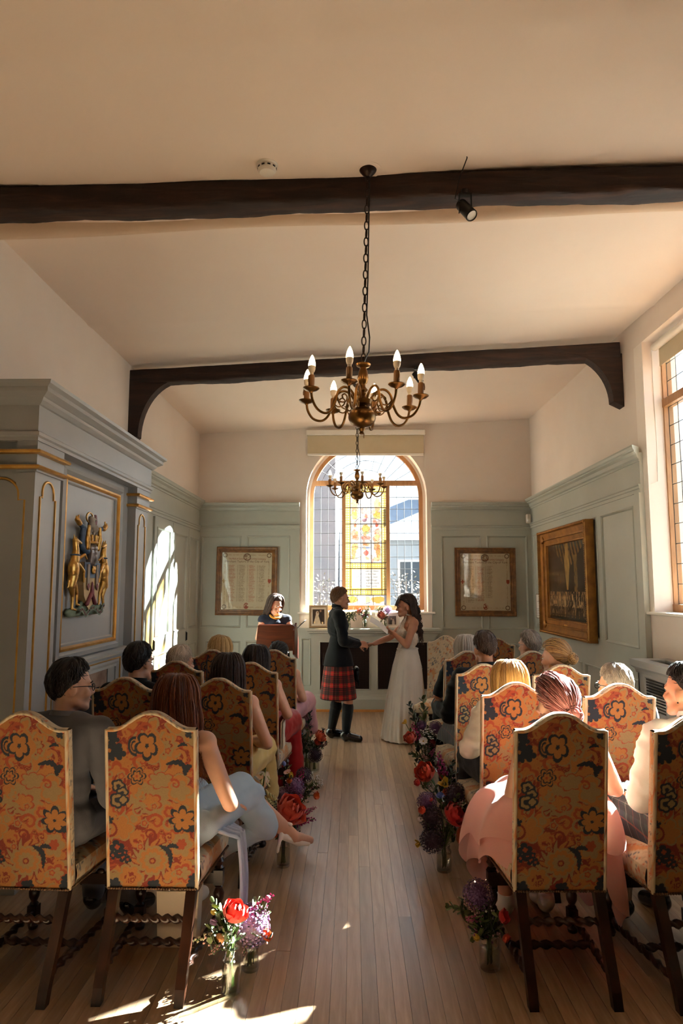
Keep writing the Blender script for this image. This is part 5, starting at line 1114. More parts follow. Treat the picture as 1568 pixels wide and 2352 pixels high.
def arm_parts(J, s, g=0.0, fore=True, frac=1.0, a=1.0):
    sh, el, wr = J['sh' + s], J['el' + s], J['wr' + s]; f = .043 if J.get('fem') else .05; f *= a
    P = [('c', sh, sh + (el - sh) * (frac if not fore else 1), f + .006 + g, f * .86 + g)]
    if fore: P += [('c', el, el + (wr - el) * .35, f * .86 + g, f * .84 + g), ('c', el + (wr - el) * .35, wr, f * .84 + g, f * .58 + g)]
    return P
def leg_parts(J, s, g=0.0, thigh=True, shin=True):
    P = []
    if thigh: P.append(('c', J['hi' + s], J['kn' + s], .078 + g, .056 + g))
    if shin: c = J['kn' + s] + (J['an' + s] - J['kn' + s]) * .32; P += [('c', J['kn' + s], c, .054 + g, .056 + g), ('c', c, J['an' + s], .056 + g, .036 + g)]
    return P
def foot_parts(J, s, g=0.0): a, t = J['an' + s], J['to' + s]; h = a + V3((0, -.0, 0)); return [('c', V3((a.x, a.y, a.z - .03)) - (t - a).normalized() * .02, V3((t.x, t.y, .032)), .034 + g, .028 + g), ('c', a, V3((a.x, a.y, a.z - .04)), .036 + g, .036 + g)]
def figure(label, loc, rz, J, HM, skin, voxel=.009, extra=None, hands=None, cat='person'):
    r = thing('person', label, cat, loc, R_(rz)); low_foot = lambda s: foot_parts(J, s) if J['an' + s].z < .2 else [('c', J['an' + s], J['to' + s], .032, .022)]; P = torso_parts(J) + xf(head_parts(J.get('fem')), HM) + [('c', J['neck'] - V3((0, .0, .06)), HM @ V3((0, -.02, -.06)), .056 if not J.get('fem') else .048, .050 if not J.get('fem') else .043)]
    for s, sg in (('L', -1), ('R', 1)):
        P += arm_parts(J, s) + leg_parts(J, s) + low_foot(s)
        d, n, cu = (hands or {}).get(s, (J['wr' + s] - J['el' + s], (0, 0, -1), .5)); P += hand_parts(J['wr' + s], d, n, sg, cu, .92 if J.get('fem') else 1.0)
    link('body', blob_mesh(P + (extra or []), voxel, 3, skin), r); return r
def garment(r, name, P, m, voxel=.011, sm=4, wr=.007):
    if name == 'shirt' or m is M['jacket_white']: wr = .014
    me = blob_mesh(P, voxel, sm, m); n = len(me.vertices); v = np.empty(n * 3, np.float32); me.vertices.foreach_get('co', v); v = v.reshape(-1, 3); nr = np.empty(n * 3, np.float32); me.vertex_normals.foreach_get('vector', nr); nr = nr.reshape(-1, 3)
    if name in ('shoe', 'hose', 'crossed_leg', 'scarf'): wr *= .2
    x, y, z = v.T; h = fbm(x * 9 + z * 13, y * 9 - z * 7, 3, 3) + .6 * fbm(z * 30 + x * 6, y * 14 + 4, 5, 2) - .8
    me.vertices.foreach_set('co', (v + nr * (h * wr * 2)[:, None]).ravel().astype(np.float32)); me.update(); return link(name, me, r)
def face(r, HM, lips=True, smile=0.0, brow='#2a1a12', down=False):
    bm_ = M.setdefault('brow' + brow, mat('brow', brow, .8))
    for s in (-1, 1):
        if down: b = MB(HM); b.tube([(s * .020, .0865, -.002), (s * .031, .0885, -.005), (s * .043, .083, -.001)], [.0012, .0022, .0012], 5); b.build('eyelashes', M['eye'], r)
        else: b = MB(HM); b.ell((s * .031, .0785, .001), (.0115, .009, .0052), 10, 7); b.build('eye', M['eyewhite'], r, smooth=180); b = MB(HM); b.ell((s * .031, .0855, .000), (.0056, .004, .0046), 8, 6); b.build('iris', M['eye'], r, smooth=180)
        b = MB(HM); b.tube([(s * .014, .0905, .021), (s * .032, .090, .027), (s * .050, .078, .020)], [.003, .0036, .002], 5); b.build('eyebrow', bm_, r, smooth=180)
    if lips: b = MB(HM); b.tube([(-.022, .084, -.0645 + smile), (-.01, .0945, -.065), (0, .096, -.0655), (.01, .0945, -.065), (.022, .084, -.0645 + smile)], [.002, .0048, .0052, .0048, .002], 6); b.build('lips', M['lip'], r, smooth=180)
def glasses(r, HM, m=None):
    b = MB(HM)
    for s in (-1, 1):
        b.tube([(s * .033 + .025 * math.cos(t), .098, .0 + .018 * math.sin(t)) for t in np.linspace(0, 2 * PI, 15)], .0022, 5); b.tube([(s * .058, .097, .004), (s * .08, .05, .008), (s * .083, -.01, .004)], .0022, 5)
    b.tube([(-.009, .099, .003), (.009, .099, .003)], .002, 5); b.build('glasses', m or M['black'], r)
# hair ------------------------------------------------------------
HR = np.array([.083, .104, .109]); HC = np.array([0, -.012, .022])
def dirs(al, ph): return np.stack([np.sin(al) * np.sin(ph), np.sin(al) * np.cos(ph), np.cos(al)], -1)
def hairline(ph, front=50, side=78, ear=112, back=140):
    p = np.abs((np.degrees(ph) + 180) % 360 - 180); return np.radians(np.interp(p, [0, 50, 85, 115, 180], [front, front + 8, side, ear, back]))
def add_strands(b, P, r0, r1, rs):
    n, K, _ = P.shape; T = np.gradient(P, axis=1); T /= np.linalg.norm(T, axis=2, keepdims=True) + 1e-9; A = np.broadcast_to(rs.normal(size=(n, 1, 3)), P.shape); N = np.cross(T, A); N /= np.linalg.norm(N, axis=2, keepdims=True) + 1e-9; B = np.cross(T, N)
    t = np.linspace(0, 1, K); rad = (r0 + (r1 - r0) * t) * np.minimum(1, (1 - t) * 5 + .15); q = [2 * PI * j / 3 for j in range(3)]
    R = np.stack([P + (N * math.cos(a) + B * math.sin(a)) * rad[None, :, None] for a in q], 2).reshape(-1, 3); fs = []
    for i in range(n):
        o = i * K * 3
        for k in range(K - 1):
            for j in range(3): a = o + k * 3 + j; c = o + k * 3 + (j + 1) % 3; fs.append((a, c, c + 3, a + 3))
    b.add([tuple(p) for p in R], fs)
def hair(r, HM, m, style, L=.3, n=260, seed=1, vol=.0, wave=.0, hl=None, bun=None, name='hair', bun_r=.045, spread=0.0, phi0=52, part=0.0, tilt=0.0):
    rs = np.random.RandomState(seed); b = MB(HM); hl = hl or {}; sk = lambda al, ph, off: HC + dirs(al, ph) * (HR + off[..., None] if hasattr(off, 'shape') else HR + off)
    nu, nv = 56, 18
    lump = lambda u, v: .0035 * math.sin(u * 2 * PI * 9 + 6 * v + seed) + .002 * math.sin(u * 2 * PI * 23 - 9 * v)
    def cap(u, v):
        ph = 2 * PI * u; a = float(hairline(np.array(ph), **hl)) * v; q = 2.2 if style == 'short' else 8; off = (.009 + vol * min(1, v * 2.5) * (1 - .6 * v * v)) * (1 - v ** q) - .004 * v ** q + lump(u, v) * min(1, v * 3) * (1 - v ** 4)
        return tuple(HC + np.array([math.sin(a) * math.sin(ph), math.sin(a) * math.cos(ph), math.cos(a)]) * (HR + off))
    b.grid(cap, nu, nv, wrap=True)
    if style == 'short':
        b.grid(lambda u, v: (lambda ph, a: tuple(HC + np.array([math.sin(a) * math.sin(ph), math.sin(a) * math.cos(ph), math.cos(a)]) * (HR - .0035)))(R_(68 + 224 * u), float(hairline(np.array(R_(68 + 224 * u)), **hl)) * (.9 + .1 * v) + R_(9 + 3 * math.sin(u * 31)) * v), 40, 3)
        ph = rs.uniform(0, 2 * PI, n * 2); am = hairline(ph, **hl); a0 = np.sqrt(rs.uniform(0, .95, n * 2)) * am; K = 5; t = np.linspace(0, 1, K)[None]; dl = L * rs.uniform(.7, 1.2, n * 2)[:, None] / .1
        sw = rs.normal(0, .35, n * 2)[:, None]; AL = np.minimum(a0[:, None] + t * dl, am[:, None] * 1.01); PH = ph[:, None] + t * sw * dl; q = np.clip(AL / am[:, None], 0, 1); off = (.006 + vol * .8) * (1 - q ** 2.2) + .000 + (.4 * vol + .006) * t * (1 - .75 * q) + rs.uniform(0, .005, (n * 2, 1)) * t
        add_strands(b, HC + dirs(AL, PH) * (HR + off[..., None]), .0026, .0012, rs)
    elif style in ('long', 'bob'):
        p0 = math.radians(phi0)
        def path(ph, al_end, Ln, off, wv, sd, K):
            t = np.linspace(0, 1, K)[None]; ang = 0.62 * t / .42; a1 = np.minimum(t / .42, 1) * al_end[:, None]; P = HC + dirs(a1 + 0 * ph[:, None], ph[:, None] + 0 * a1) * (HR + (off + vol)[:, None, None] * np.minimum(1, t * 6)[..., None])
            f = np.clip((t - .42) / .58, 0, 1); P[..., 2] -= f * Ln[:, None]; P[..., 1] += f * np.where(np.cos(ph) > -.3, -.035, 0.0)[:, None] - f * f * .02; P[..., 0] += f * spread * np.sin(ph)[:, None] + tilt * f
            P[..., 0] += wv * np.sin(f * 14 + sd[:, None]) * f; P[..., 1] += wv * .6 * np.cos(f * 14 + sd[:, None]) * f
            return P
        N = 70; phs = np.linspace(p0, 2 * PI - p0, N); off = .011 + .004 * (fbm(phs * 6 + seed, phs * 0, seed, 2) - .5) + .0012 * np.sin(phs * 27); Pg = path(phs, np.full(N, R_(96)), np.full(N, L * .93) * (1 - .08 * np.abs(np.sin(phs * 7))), off, wave * .6, phs * 3, 22)
        b.add([tuple(p) for p in Pg.reshape(-1, 3)], [(i * 22 + k, (i + 1) * 22 + k, (i + 1) * 22 + k + 1, i * 22 + k + 1) for i in range(N - 1) for k in range(21)])
        n = int(n * 1.7); ph = rs.uniform(p0 - .12, 2 * PI - p0 + .12, n); add_strands(b, path(ph, np.radians(rs.uniform(86, 104, n)), L * rs.uniform(.78, 1.06, n), .010 + rs.uniform(0, .014, n) * (.6 + .8 * fbm(ph * 5, ph * 0, seed + 2, 2)), wave, ph * 3 + rs.uniform(0, .8, n), 18), .0028, .0012, rs)
    if style in ('updo', 'half') or bun is not None:
        bd = np.array(bun if bun is not None else (0, -.12, .0)); ph = rs.uniform(R_(15), 2 * PI - R_(15), n); am = hairline(ph, **hl) * rs.uniform(.35, 1.0, n); D0 = dirs(am, ph); D1 = (bd - HC) / HR; D1 = D1 / np.linalg.norm(D1); K = 12; t = np.linspace(0, 1, K)[None, :, None]
        D = D0[:, None, :] * (1 - t) + D1[None, None, :] * t; D[..., 2] += .25 * t[..., 0] * (1 - t[..., 0]); D /= np.linalg.norm(D, axis=2, keepdims=True); off = .010 + rs.uniform(0, .010, (n, 1, 1)) * np.sin(PI * np.linspace(0, 1, K))[None, :, None] + .012 * t + wave * np.sin(t * 9 + ph[:, None, None] * 3)
        add_strands(b, HC + D * (HR + off), .0034, .0022, rs)
        if bun is not None and bun_r > 0:
            b.ell(tuple(bd), (bun_r, bun_r * .9, bun_r * .92), 18, 12); nn = 60; th = rs.uniform(0, 2 * PI, nn); K = 14; tt = np.linspace(0, 2.4, K)[None]; el = rs.uniform(-.9, .9, nn)[:, None]; rr = bun_r * (1.03 + .08 * rs.rand(nn)[:, None])
            X = rr * np.cos(el + .3 * np.sin(tt * 3)) * np.cos(th[:, None] + tt); Z = rr * np.cos(el + .3 * np.sin(tt * 3)) * np.sin(th[:, None] + tt); Y = rr * np.sin(el + .3 * np.sin(tt * 3)) * .95 + 0 * X; add_strands(b, bd + np.stack([X, Y, Z], -1), .005, .003, rs)
    return b.build(name, m, r, smooth=180)
def headM(c, yaw=0, pitch=0, roll=0, k=1.0): return Matrix.Translation(c) @ Matrix.Rotation(R_(yaw), 4, 'Z') @ Matrix.Rotation(R_(pitch), 4, 'X') @ Matrix.Rotation(R_(roll), 4, 'Y') @ Matrix.Scale(k, 4)
def seated_J(top, fem, lean=0.0, elb=None, wr=None, hk=1.0, sh=None, knees=None):
    hz = .605; k = (top - hz - .13 * hk) / .635; J = {'fem': fem, 'w': .93 if fem else 1.06, 'k': max(.75, min(1, k))}; z = lambda a: hz + a * k; sh = sh or (.155 if fem else .178)
    J['pel'] = V3((0, 0, hz)); J['wai'] = V3((0, -.0 + .25 * lean, z(.16))); J['che'] = V3((0, -.02 + .6 * lean, z(.34))); J['neck'] = V3((0, -.015 + lean, z(.485))); J['hc'] = V3((0, .02 + 1.25 * lean, top - .13 * hk))
    for s, g in (('L', -1), ('R', 1)):
        J['sh' + s] = V3((g * sh, -.02 + .9 * lean, z(.43))); J['el' + s] = V3((g * (elb or {}).get(s, (sh + .075,))[0], *((elb or {}).get(s, (0, -.02 + .4 * lean, z(.13)))[1:]))) if (elb and s in elb) else V3((g * (sh + .075), .01 + .4 * lean, z(.13)))
        J['wr' + s] = V3((g * .10, .235, .685)) if not (wr and s in wr) else V3(wr[s]); J['hi' + s] = V3((g * .085, .03, hz - .02)); kx = (knees or {}).get(s, (g * .105, .40, .585)); J['kn' + s] = V3(kx); J['an' + s] = V3((kx[0] * 1.05, kx[1] + .04, .10)); J['to' + s] = V3((kx[0] * 1.2, kx[1] + .19, .03))
    return J
def trousers(r, J, m, shoes=True):
    P = [('e', J['pel'], (.170, .128, .115))]
    for s in 'LR': P += leg_parts(J, s, .016); P.append(('c', J['an' + s] + (J['kn' + s] - J['an' + s]) * .3, J['an' + s], .058, .056))
    garment(r, 'trousers', P, m)
    if shoes: shoes_(r, J, M['shoe'])
def shoes_(r, J, m):
    for s in 'LR': b = garment(r, 'shoe', foot_parts(J, s, .009), m, .007, 2)
def skirt_seated(r, J, m, length=.30, name='skirt', g=.03):
    P = [('e', J['pel'], (.19, .15, .12)), ('c', J['hiL'], J['knL'], .10 + g, .075 + g), ('c', J['hiR'], J['knR'], .10 + g, .075 + g), ('c', (J['hiL'] + J['hiR']) / 2, (J['knL'] + J['knR']) / 2, .1, .085)]
    for k in range(5): q = k / 4; a = J['knL'].lerp(J['knR'], q); P.append(('c', a, a + V3((a.x * .25, .05, -length)), .055 + g, .045 + g))
    return garment(r, name, P, m, .012, 5)
def collar(r, J, HM, m, rad=.066, h=.035, name='collar'):
    c = J['neck'] + V3((0, .004, .012)); b = MB(); b.grid(lambda u, v: (c.x + (rad - .006 * v) * math.sin(2 * PI * u), c.y + (rad - .006 * v) * math.cos(2 * PI * u) * 1.05, c.z + h * v - .012 * math.cos(2 * PI * u)), 28, 3, wrap=True); return b.build(name, m, r, smooth=180)
def guest(key, label, x, top, rz, fem, skin, hyaw=0, hp=0, lean=0.0, dy=.30, hk=.97, elb=None, wr=None, knees=None, sh=None, hands=None):
    cx, cy, crz = CHAIRS[key]; J = seated_J(top, fem, lean, elb, wr, hk, sh, knees)
    if key == 'L1b': J['anR'] = V3((.43, .71, .315)); J['toR'] = V3((.50, .85, .25))
    HM = headM(J['hc'], hyaw, hp, 0, hk); r = figure(label, (x, cy + dy, 0), rz, J, HM, M[skin], hands=hands); return r, J, HM
def top_(r, J, m, sleeves='long', name='jacket', g=.014, frac=.6, vox=.011, low=True):
    P = torso_parts(J, g, low)
    for s in 'LR':
        if sleeves == 'long': P += arm_parts(J, s, g * 1.05)
        elif sleeves == 'short': P += arm_parts(J, s, g * 1.4, False, frac)
    return garment(r, name, P, m, vox)
def bodice(r, J, m, name='dress_bodice', g=.008, straps=True):
    w = J['w']; P = [('e', J['wai'], (.125 * w + g, .090 + g, .15 * J['k'] + g)), ('e', J['che'] + V3((0, .0, -.05)), (.150 * w + g, .102 + g, .12 * J['k'] + g)), ('e', J['pel'], (.162 * w + g, .12 + g, .11 + g)), ('e', J['che'] + V3((-.06, .075, -.01)), (.055 + g, .055 + g, .06 + g)), ('e', J['che'] + V3((.06, .075, -.01)), (.055 + g, .055 + g, .06 + g))]
    if straps:
        for s, q in (('L', -1), ('R', 1)): t = J['sh' + s] + V3((-q * .055, 0, .058)); P += [('c', J['che'] + V3((q * .085, -.09, .03)), t + V3((0, -.03, -.004)), .018, .016), ('c', t + V3((0, -.03, -.004)), t + V3((0, .03, -.004)), .016, .016), ('c', t + V3((0, .03, -.004)), J['che'] + V3((q * .075, .10, .02)), .016, .018)]
    return garment(r, name, P, m, .010, 3)
# --- left block
r, J, HM = guest('L1a', 'man in a grey suit with dark hair and dark glasses turned toward the aisle', -1.37, 1.335, -16, False, 'skin_pale', -42, -4, .03, sh=.20)
top_(r, J, M['suit_grey'], g=.020); trousers(r, J, M['suit_grey']); collar(r, J, HM, M['suit_grey'], .070, .022); face(r, HM); glasses(r, HM); hair(r, HM, HM_['dark'], 'short', .055, 330, 11, .008, hl=dict(back=146, ear=116, side=82))
r, J, HM = guest('L1b', 'woman with long auburn hair and a sleeveless pale blue dress', -.855, 1.255, -8, True, 'skin_pale', -6, -4, .03, elb={'R': (.30, -.02, .70), 'L': (.24, .02, .74)}, wr={'R': (.24, .22, .62), 'L': (-.08, .24, .67)}, knees={'L': (-.04, .42, .60), 'R': (.20, .44, .62)}, sh=.165)
bodice(r, J, M['blue_dress']); hair(r, HM, HM_['auburn'], 'long', .36, 420, 12, .010, .012, spread=.06, tilt=.03)
P = [('e', J['pel'], (.20, .155, .12)), ('c', J['hiL'], J['knL'], .115, .095), ('c', J['hiR'], J['knR'], .12, .10), ('c', J['knR'], J['knR'] + V3((.12, .10, -.20)), .085, .075), ('c', J['knL'], J['knL'] + V3((.02, .1, -.34)), .085, .075), ('c', J['hiR'] + V3((.07, 0, -.01)), J['knR'] + V3((.07, .05, -.02)), .07, .06), ('c', J['knR'] + V3((.12, .10, -.2)), J['knL'] + V3((.02, .1, -.34)), .06, .06)]
garment(r, 'skirt', P, M['blue_dress'], .012, 5)
garment(r, 'shoe', [('c', (.40, .64, .335), (.45, .75, .27), .022, .018), ('c', (.45, .75, .275), (.49, .82, .245), .026, .016), ('c', (.385, .62, .36), (.37, .60, .27), .012, .009), ('c', (.37, .665, .40), (.43, .655, .395), .010, .010)], M['shoe_white'], .006, 2)
garment(r, 'shoe', foot_parts(J, 'L', .009), M['shoe_white'], .007, 2)
r, J, HM = guest('L2a', 'man with short dark hair and a black jacket beside the fireplace', -1.37, 1.33, -8, False, 'skin_pale', -18, -4)
top_(r, J, M['suit_black']); trousers(r, J, M['trouser']); collar(r, J, HM, M['suit_black'], .07); face(r, HM); hair(r, HM, HM_['dark'], 'short', .05, 300, 13, .004, hl=dict(back=138))
r, J, HM = guest('L2b', 'brunette woman with long hair and a sleeveless yellow dress', -.80, 1.255, -6, True, 'skin_pale', -4, -4, .02, elb={'R': (.275, -.02, .72)}, knees={'L': (-.08, .4, .59), 'R': (.14, .42, .59)}, sh=.16)
bodice(r, J, M['yellow_dress']); skirt_seated(r, J, M['yellow_dress'], .3); shoes_(r, J, M['shoe_white']); hair(r, HM, HM_['brunette'], 'long', .30, 380, 14, .008, .003, spread=.03)
r, J, HM = guest('L3a', 'guest with curly white hair looking toward the couple', -1.33, 1.225, -14, True, 'skin_pale', -35, -3)
top_(r, J, M['blue_top'], name='top'); skirt_seated(r, J, M['blue_top']); shoes_(r, J, M['shoe']); face(r, HM); hair(r, HM, HM_['white'], 'short', .07, 360, 15, .014, hl=dict(side=92, ear=120, back=144))
r, J, HM = guest('L3b', 'woman with straight near-black hair and a sleeveless red dress', -.735, 1.24, -8, True, 'skin_pale', -6, -3, .0, elb={'R': (.255, -.01, .74)}, wr={'R': (.17, .24, .69), 'L': (-.05, .26, .68)}, knees={'L': (-.05, .42, .59), 'R': (.16, .46, .60)}, sh=.155)
bodice(r, J, M['red_dress']); skirt_seated(r, J, M['red_dress'], .44, g=.035); shoes_(r, J, M['shoe_white']); hair(r, HM, HM_['black_brown'], 'long', .30, 380, 16, .006, .001)
r, J, HM = guest('L4a', 'blonde woman with half tied hair in front of the end wall panelling', -1.20, 1.235, -14, True, 'skin_pale', -16, -3)
top_(r, J, M['navy'], 'short', 'top'); skirt_seated(r, J, M['navy']); shoes_(r, J, M['shoe']); hair(r, HM, HM_['blonde'], 'bob', .10, 320, 17, .008, .004, bun=(-.02, -.125, .01), bun_r=.026)
r, J, HM = guest('L4b', 'woman with dark wavy pinned up hair and a pink dress, below the lectern', -.675, 1.175, -10, True, 'skin_pale', -8, -10, .03, knees={'L': (-.04, .42, .59), 'R': (.15, .46, .60)})
bodice(r, J, M['pink_dress']); skirt_seated(r, J, M['pink_dress'], .25); shoes_(r, J, M['shoe_white']); hair(r, HM, HM_['dark'], 'updo', .1, 260, 18, .006, .005, bun=(0, -.11, .01), bun_r=.035)
# --- right block
r, J, HM = guest('R1a', 'woman with loosely pinned pink red hair and a blush tulle skirt', .965, 1.258, 10, True, 'skin_pale', 8, -4, .02, elb={'R': (.285, .02, .735), 'L': (.24, .0, .74)}, wr={'R': (.33, .24, .69), 'L': (-.05, .25, .68)}, sh=.165)
bodice(r, J, M['tulle']); hair(r, HM, HM_['pink'], 'updo', .12, 420, 21, .014, .008, bun=(.01, -.118, -.045), bun_r=.05); rs = np.random.RandomState(5); b = MB(HM)
K = 14; t = np.linspace(0, 1, K)[None]; n_ = 46; sx = rs.choice([-1, 1], n_)[:, None] * rs.uniform(.05, .085, n_)[:, None]; Pq = np.stack([sx * (1 + .25 * t) + .012 * np.sin(t * 9 + sx * 60) + .03 * t, -.05 - .05 * t + .012 * np.cos(t * 8 + sx * 40) + 0 * sx, -.03 - t * rs.uniform(.10, .20, (n_, 1))], -1); add_strands(b, Pq, .0036, .001, rs); b.build('loose_lock', HM_['pink'], r, smooth=180)['kind'] = 'stuff'
M['tulle_sheer'] = clothm('sheer_blush_tulle', '#dcae a3'.replace(' ', ''), '#d6a598', .8, .5); _n = M['tulle_sheer'].node_tree; _b = _n.nodes['Principled BSDF']; _t = _n.nodes.new('ShaderNodeBsdfTranslucent'); _t.inputs['Color'].default_value = (.72, .42, .36, 1)
_x = _n.nodes.new('ShaderNodeMixShader'); _x.inputs[0].default_value = .4; _n.links.new(_b.outputs[0], _x.inputs[1]); _n.links.new(_t.outputs[0], _x.inputs[2]); _n.links.new(_x.outputs[0], _n.nodes['Material Output'].inputs['Surface'])
def ruffle(R4, D4, z0, n, A, seed, y0=.06):
    rs = np.random.RandomState(seed); p1, p2 = rs.rand(2) * 6.28
    def fn(u, v):
        ph = 2 * PI * u; f, l_, bk, rt = [max(0, math.cos(ph - c)) ** 2 for c in (0, -PI / 2, PI, PI / 2)]; sm = f + l_ + bk + rt
        R = (f * R4[0] + l_ * R4[1] + bk * R4[2] + rt * R4[3]) / sm; D = (f * D4[0] + l_ * D4[1] + bk * D4[2] + rt * D4[3]) / sm
        w = math.sin(n * ph + p1) + .5 * math.sin((n + 4) * ph + p2); q = v ** 1.6; rr = R * (math.sin(v * PI * .5) ** .8) * (1 + A * q * w * .5)
        return (rr * math.sin(ph), y0 + rr * math.cos(ph), z0 - D * v ** 2.6 + .05 * math.sin(PI * min(1, v * 1.2)) + A * .28 * q * math.sin(n * ph + p1 + 1.2))
    return fn
b = MB(); b.grid(ruffle((.56, .38, .16, .34), (.52, .17, .06, .30), .70, 8, .14, 1), 150, 26, wrap=True); b.build('tulle_skirt', M['tulle_sheer'], r, smooth=180)
b = MB(); b.grid(ruffle((.52, .35, .15, .31), (.58, .24, .08, .56), .68, 9, .10, 2), 150, 22, wrap=True); b.build('tulle_underskirt', M['tulle_sheer'], r, smooth=180); shoes_(r, J, M['shoe_white'])
r, J, HM = guest('R1b', 'man with a dark fade haircut, white shirt sleeves and black waistcoat at the right edge', 1.585, 1.318, 14, False, 'skin', 22, -3, .02, elb={'L': (.27, .03, .735), 'R': (.27, .0, .74)}, wr={'L': (-.12, .26, .68), 'R': (.1, .25, .68)}, sh=.195)
top_(r, J, M['shirt_white'], name='shirt', g=.020); garment(r, 'waistcoat', [p for p in torso_parts(J, .028)[:2]] + [('e', J['pel'] + V3((0, 0, .04)), (.185, .145, .10)), ('c', J['che'] + V3((-.06, -.03, .08)), J['neck'] + V3((-.05, -.01, .0)), .07, .045), ('c', J['che'] + V3((.06, -.03, .08)), J['neck'] + V3((.05, -.01, .0)), .07, .045)], M['suit_black']); collar(r, J, HM, M['shirt_white'], .066, .045); face(r, HM, down=True)
hair(r, HM, HM_['dark'], 'short', .05, 320, 22, .010, hl=dict(back=112, ear=92, side=66)); b = MB(HM); b.ell((-.083, -.004, -.046), .004, 8, 6); b.build('ear_stud', M['black'], r)
def kilt_seated(r, J, m):
    b = MB()
    def fn(u, v):
        s = -1 + 2 * u; a = abs(s); return (s * (.20 + .05 * v), -.12 + .60 * v, .605 + .085 * math.sqrt(max(0, 1 - a ** 3)) - .10 * a ** 3 + .004 * math.sin(s * 40) - .02 * v)
    b.grid(fn, 60, 24); b.grid(lambda u, v: (fn(u, 1)[0] * (1 + .05 * v), fn(u, 1)[1] + .03 * math.sin(v * 2), fn(u, 1)[2] - .12 * v), 60, 5); me = b.mesh('kilt', m, 180); uv = me.uv_layers.new(name='UVMap')
    for lp in me.loops: v = me.vertices[lp.vertex_index].co; uv.data[lp.index].uv = (v.x * 1.3, v.y - v.z)
    return link('kilt', me, r)
kilt_seated(r, J, M['kilt_dark']); P = []
for s in 'LR': garment(r, 'hose', leg_parts(J, s, .006, False), M['hose_white'], .010, 3)
shoes_(r, J, M['shoe']); b = MB(); b.tube([(-.17, .02, .70), (-.05, .14, .715), (.05, .3, .70), (.1, .42, .66)], .004, 6); b.build('sporran_chain', M['asilver'], r, smooth=180)
r, J, HM = guest('R2a', 'woman with straight golden blonde hair and a white jacket', .955, 1.232, 10, True, 'skin_pale', 6, -3, .0, elb={'L': (.285, -.03, .74), 'R': (.24, 0, .74)}, sh=.17)
top_(r, J, M['jacket_white'], g=.018); skirt_seated(r, J, M['trouser']); shoes_(r, J, M['shoe']); hair(r, HM, HM_['golden'], 'long', .22, 400, 23, .010, .002, spread=.02)
r, J, HM = guest('R2b', 'grey haired man in glasses sitting beside the radiator cover', 1.575, 1.22, 12, False, 'skin', 22, -4)
top_(r, J, M['grey_jacket']); trousers(r, J, M['trouser']); collar(r, J, HM, M['shirt_white'], .066); face(r, HM, brow='#8a8078'); glasses(r, HM); hair(r, HM, HM_['grey'], 'short', .045, 340, 24, .008, hl=dict(back=136))
r, J, HM = guest('R3a', 'man with tousled brown hair in a black shirt and dark kilt', 1.00, 1.345, 10, False, 'skin', 4, -6, .02, elb={'L': (.30, .0, .76), 'R': (.26, 0, .76)}, wr={'L': (-.14, .25, .68), 'R': (.1, .25, .68)}, sh=.20)
top_(r, J, M['cloth_black'], name='shirt', g=.018); collar(r, J, HM, M['cloth_black'], .072, .04); kilt_seated(r, J, M['kilt_dark']); [garment(r, 'hose', leg_parts(J, s, .006, False), M['hose_black'], .010, 3) for s in 'LR']; shoes_(r, J, M['shoe']); hair(r, HM, HM_['brown'], 'short', .065, 340, 25, .012, hl=dict(back=126, ear=100))
r, J, HM = guest('R3b', 'woman with streaked blonde hair in a low bun and a gold earring', 1.50, 1.29, 16, True, 'skin_pale', 30, -6)
top_(r, J, M['navy'], 'short', 'top'); skirt_seated(r, J, M['navy']); shoes_(r, J, M['shoe']); face(r, HM); hair(r, HM, HM_['bronde'], 'updo', .1, 380, 26, .010, .002, bun=(.0, -.145, -.01), bun_r=.040); b = MB(HM); b.tube([(-.086 + .0 * t, -.004 + .010 * math.sin(t), -.058 + .010 * math.cos(t)) for t in np.linspace(0, 2 * PI, 13)], .0025, 5); b.build('earring', M['gilt'], r)
r, J, HM = guest('R4a', 'woman with a straight silver bob and a black short sleeved dress', 1.01, 1.255, 10, True, 'skin', 4, -3, .0, elb={'L': (.275, -.01, .745)}, wr={'L': (-.19, .20, .68), 'R': (.08, .25, .68)}, sh=.17)
top_(r, J, M['cloth_black'], 'short', 'dress_bodice', frac=.85); skirt_seated(r, J, M['cloth_black'], .35); shoes_(r, J, M['shoe']); hair(r, HM, HM_['silver'], 'bob', .14, 360, 27, .008, .001)
r, J, HM = guest('R4b', 'grey haired man in wire glasses below the gilt framed painting', 1.575, 1.30, 14, False, 'skin', 24, -4)
top_(r, J, M['suit_black']); trousers(r, J, M['trouser']); collar(r, J, HM, M['shirt_white'], .066); face(r, HM, brow='#8a8078'); glasses(r, HM, M['asilver']); hair(r, HM, HM_['grey'], 'short', .04, 300, 28, .005, hl=dict(back=138))
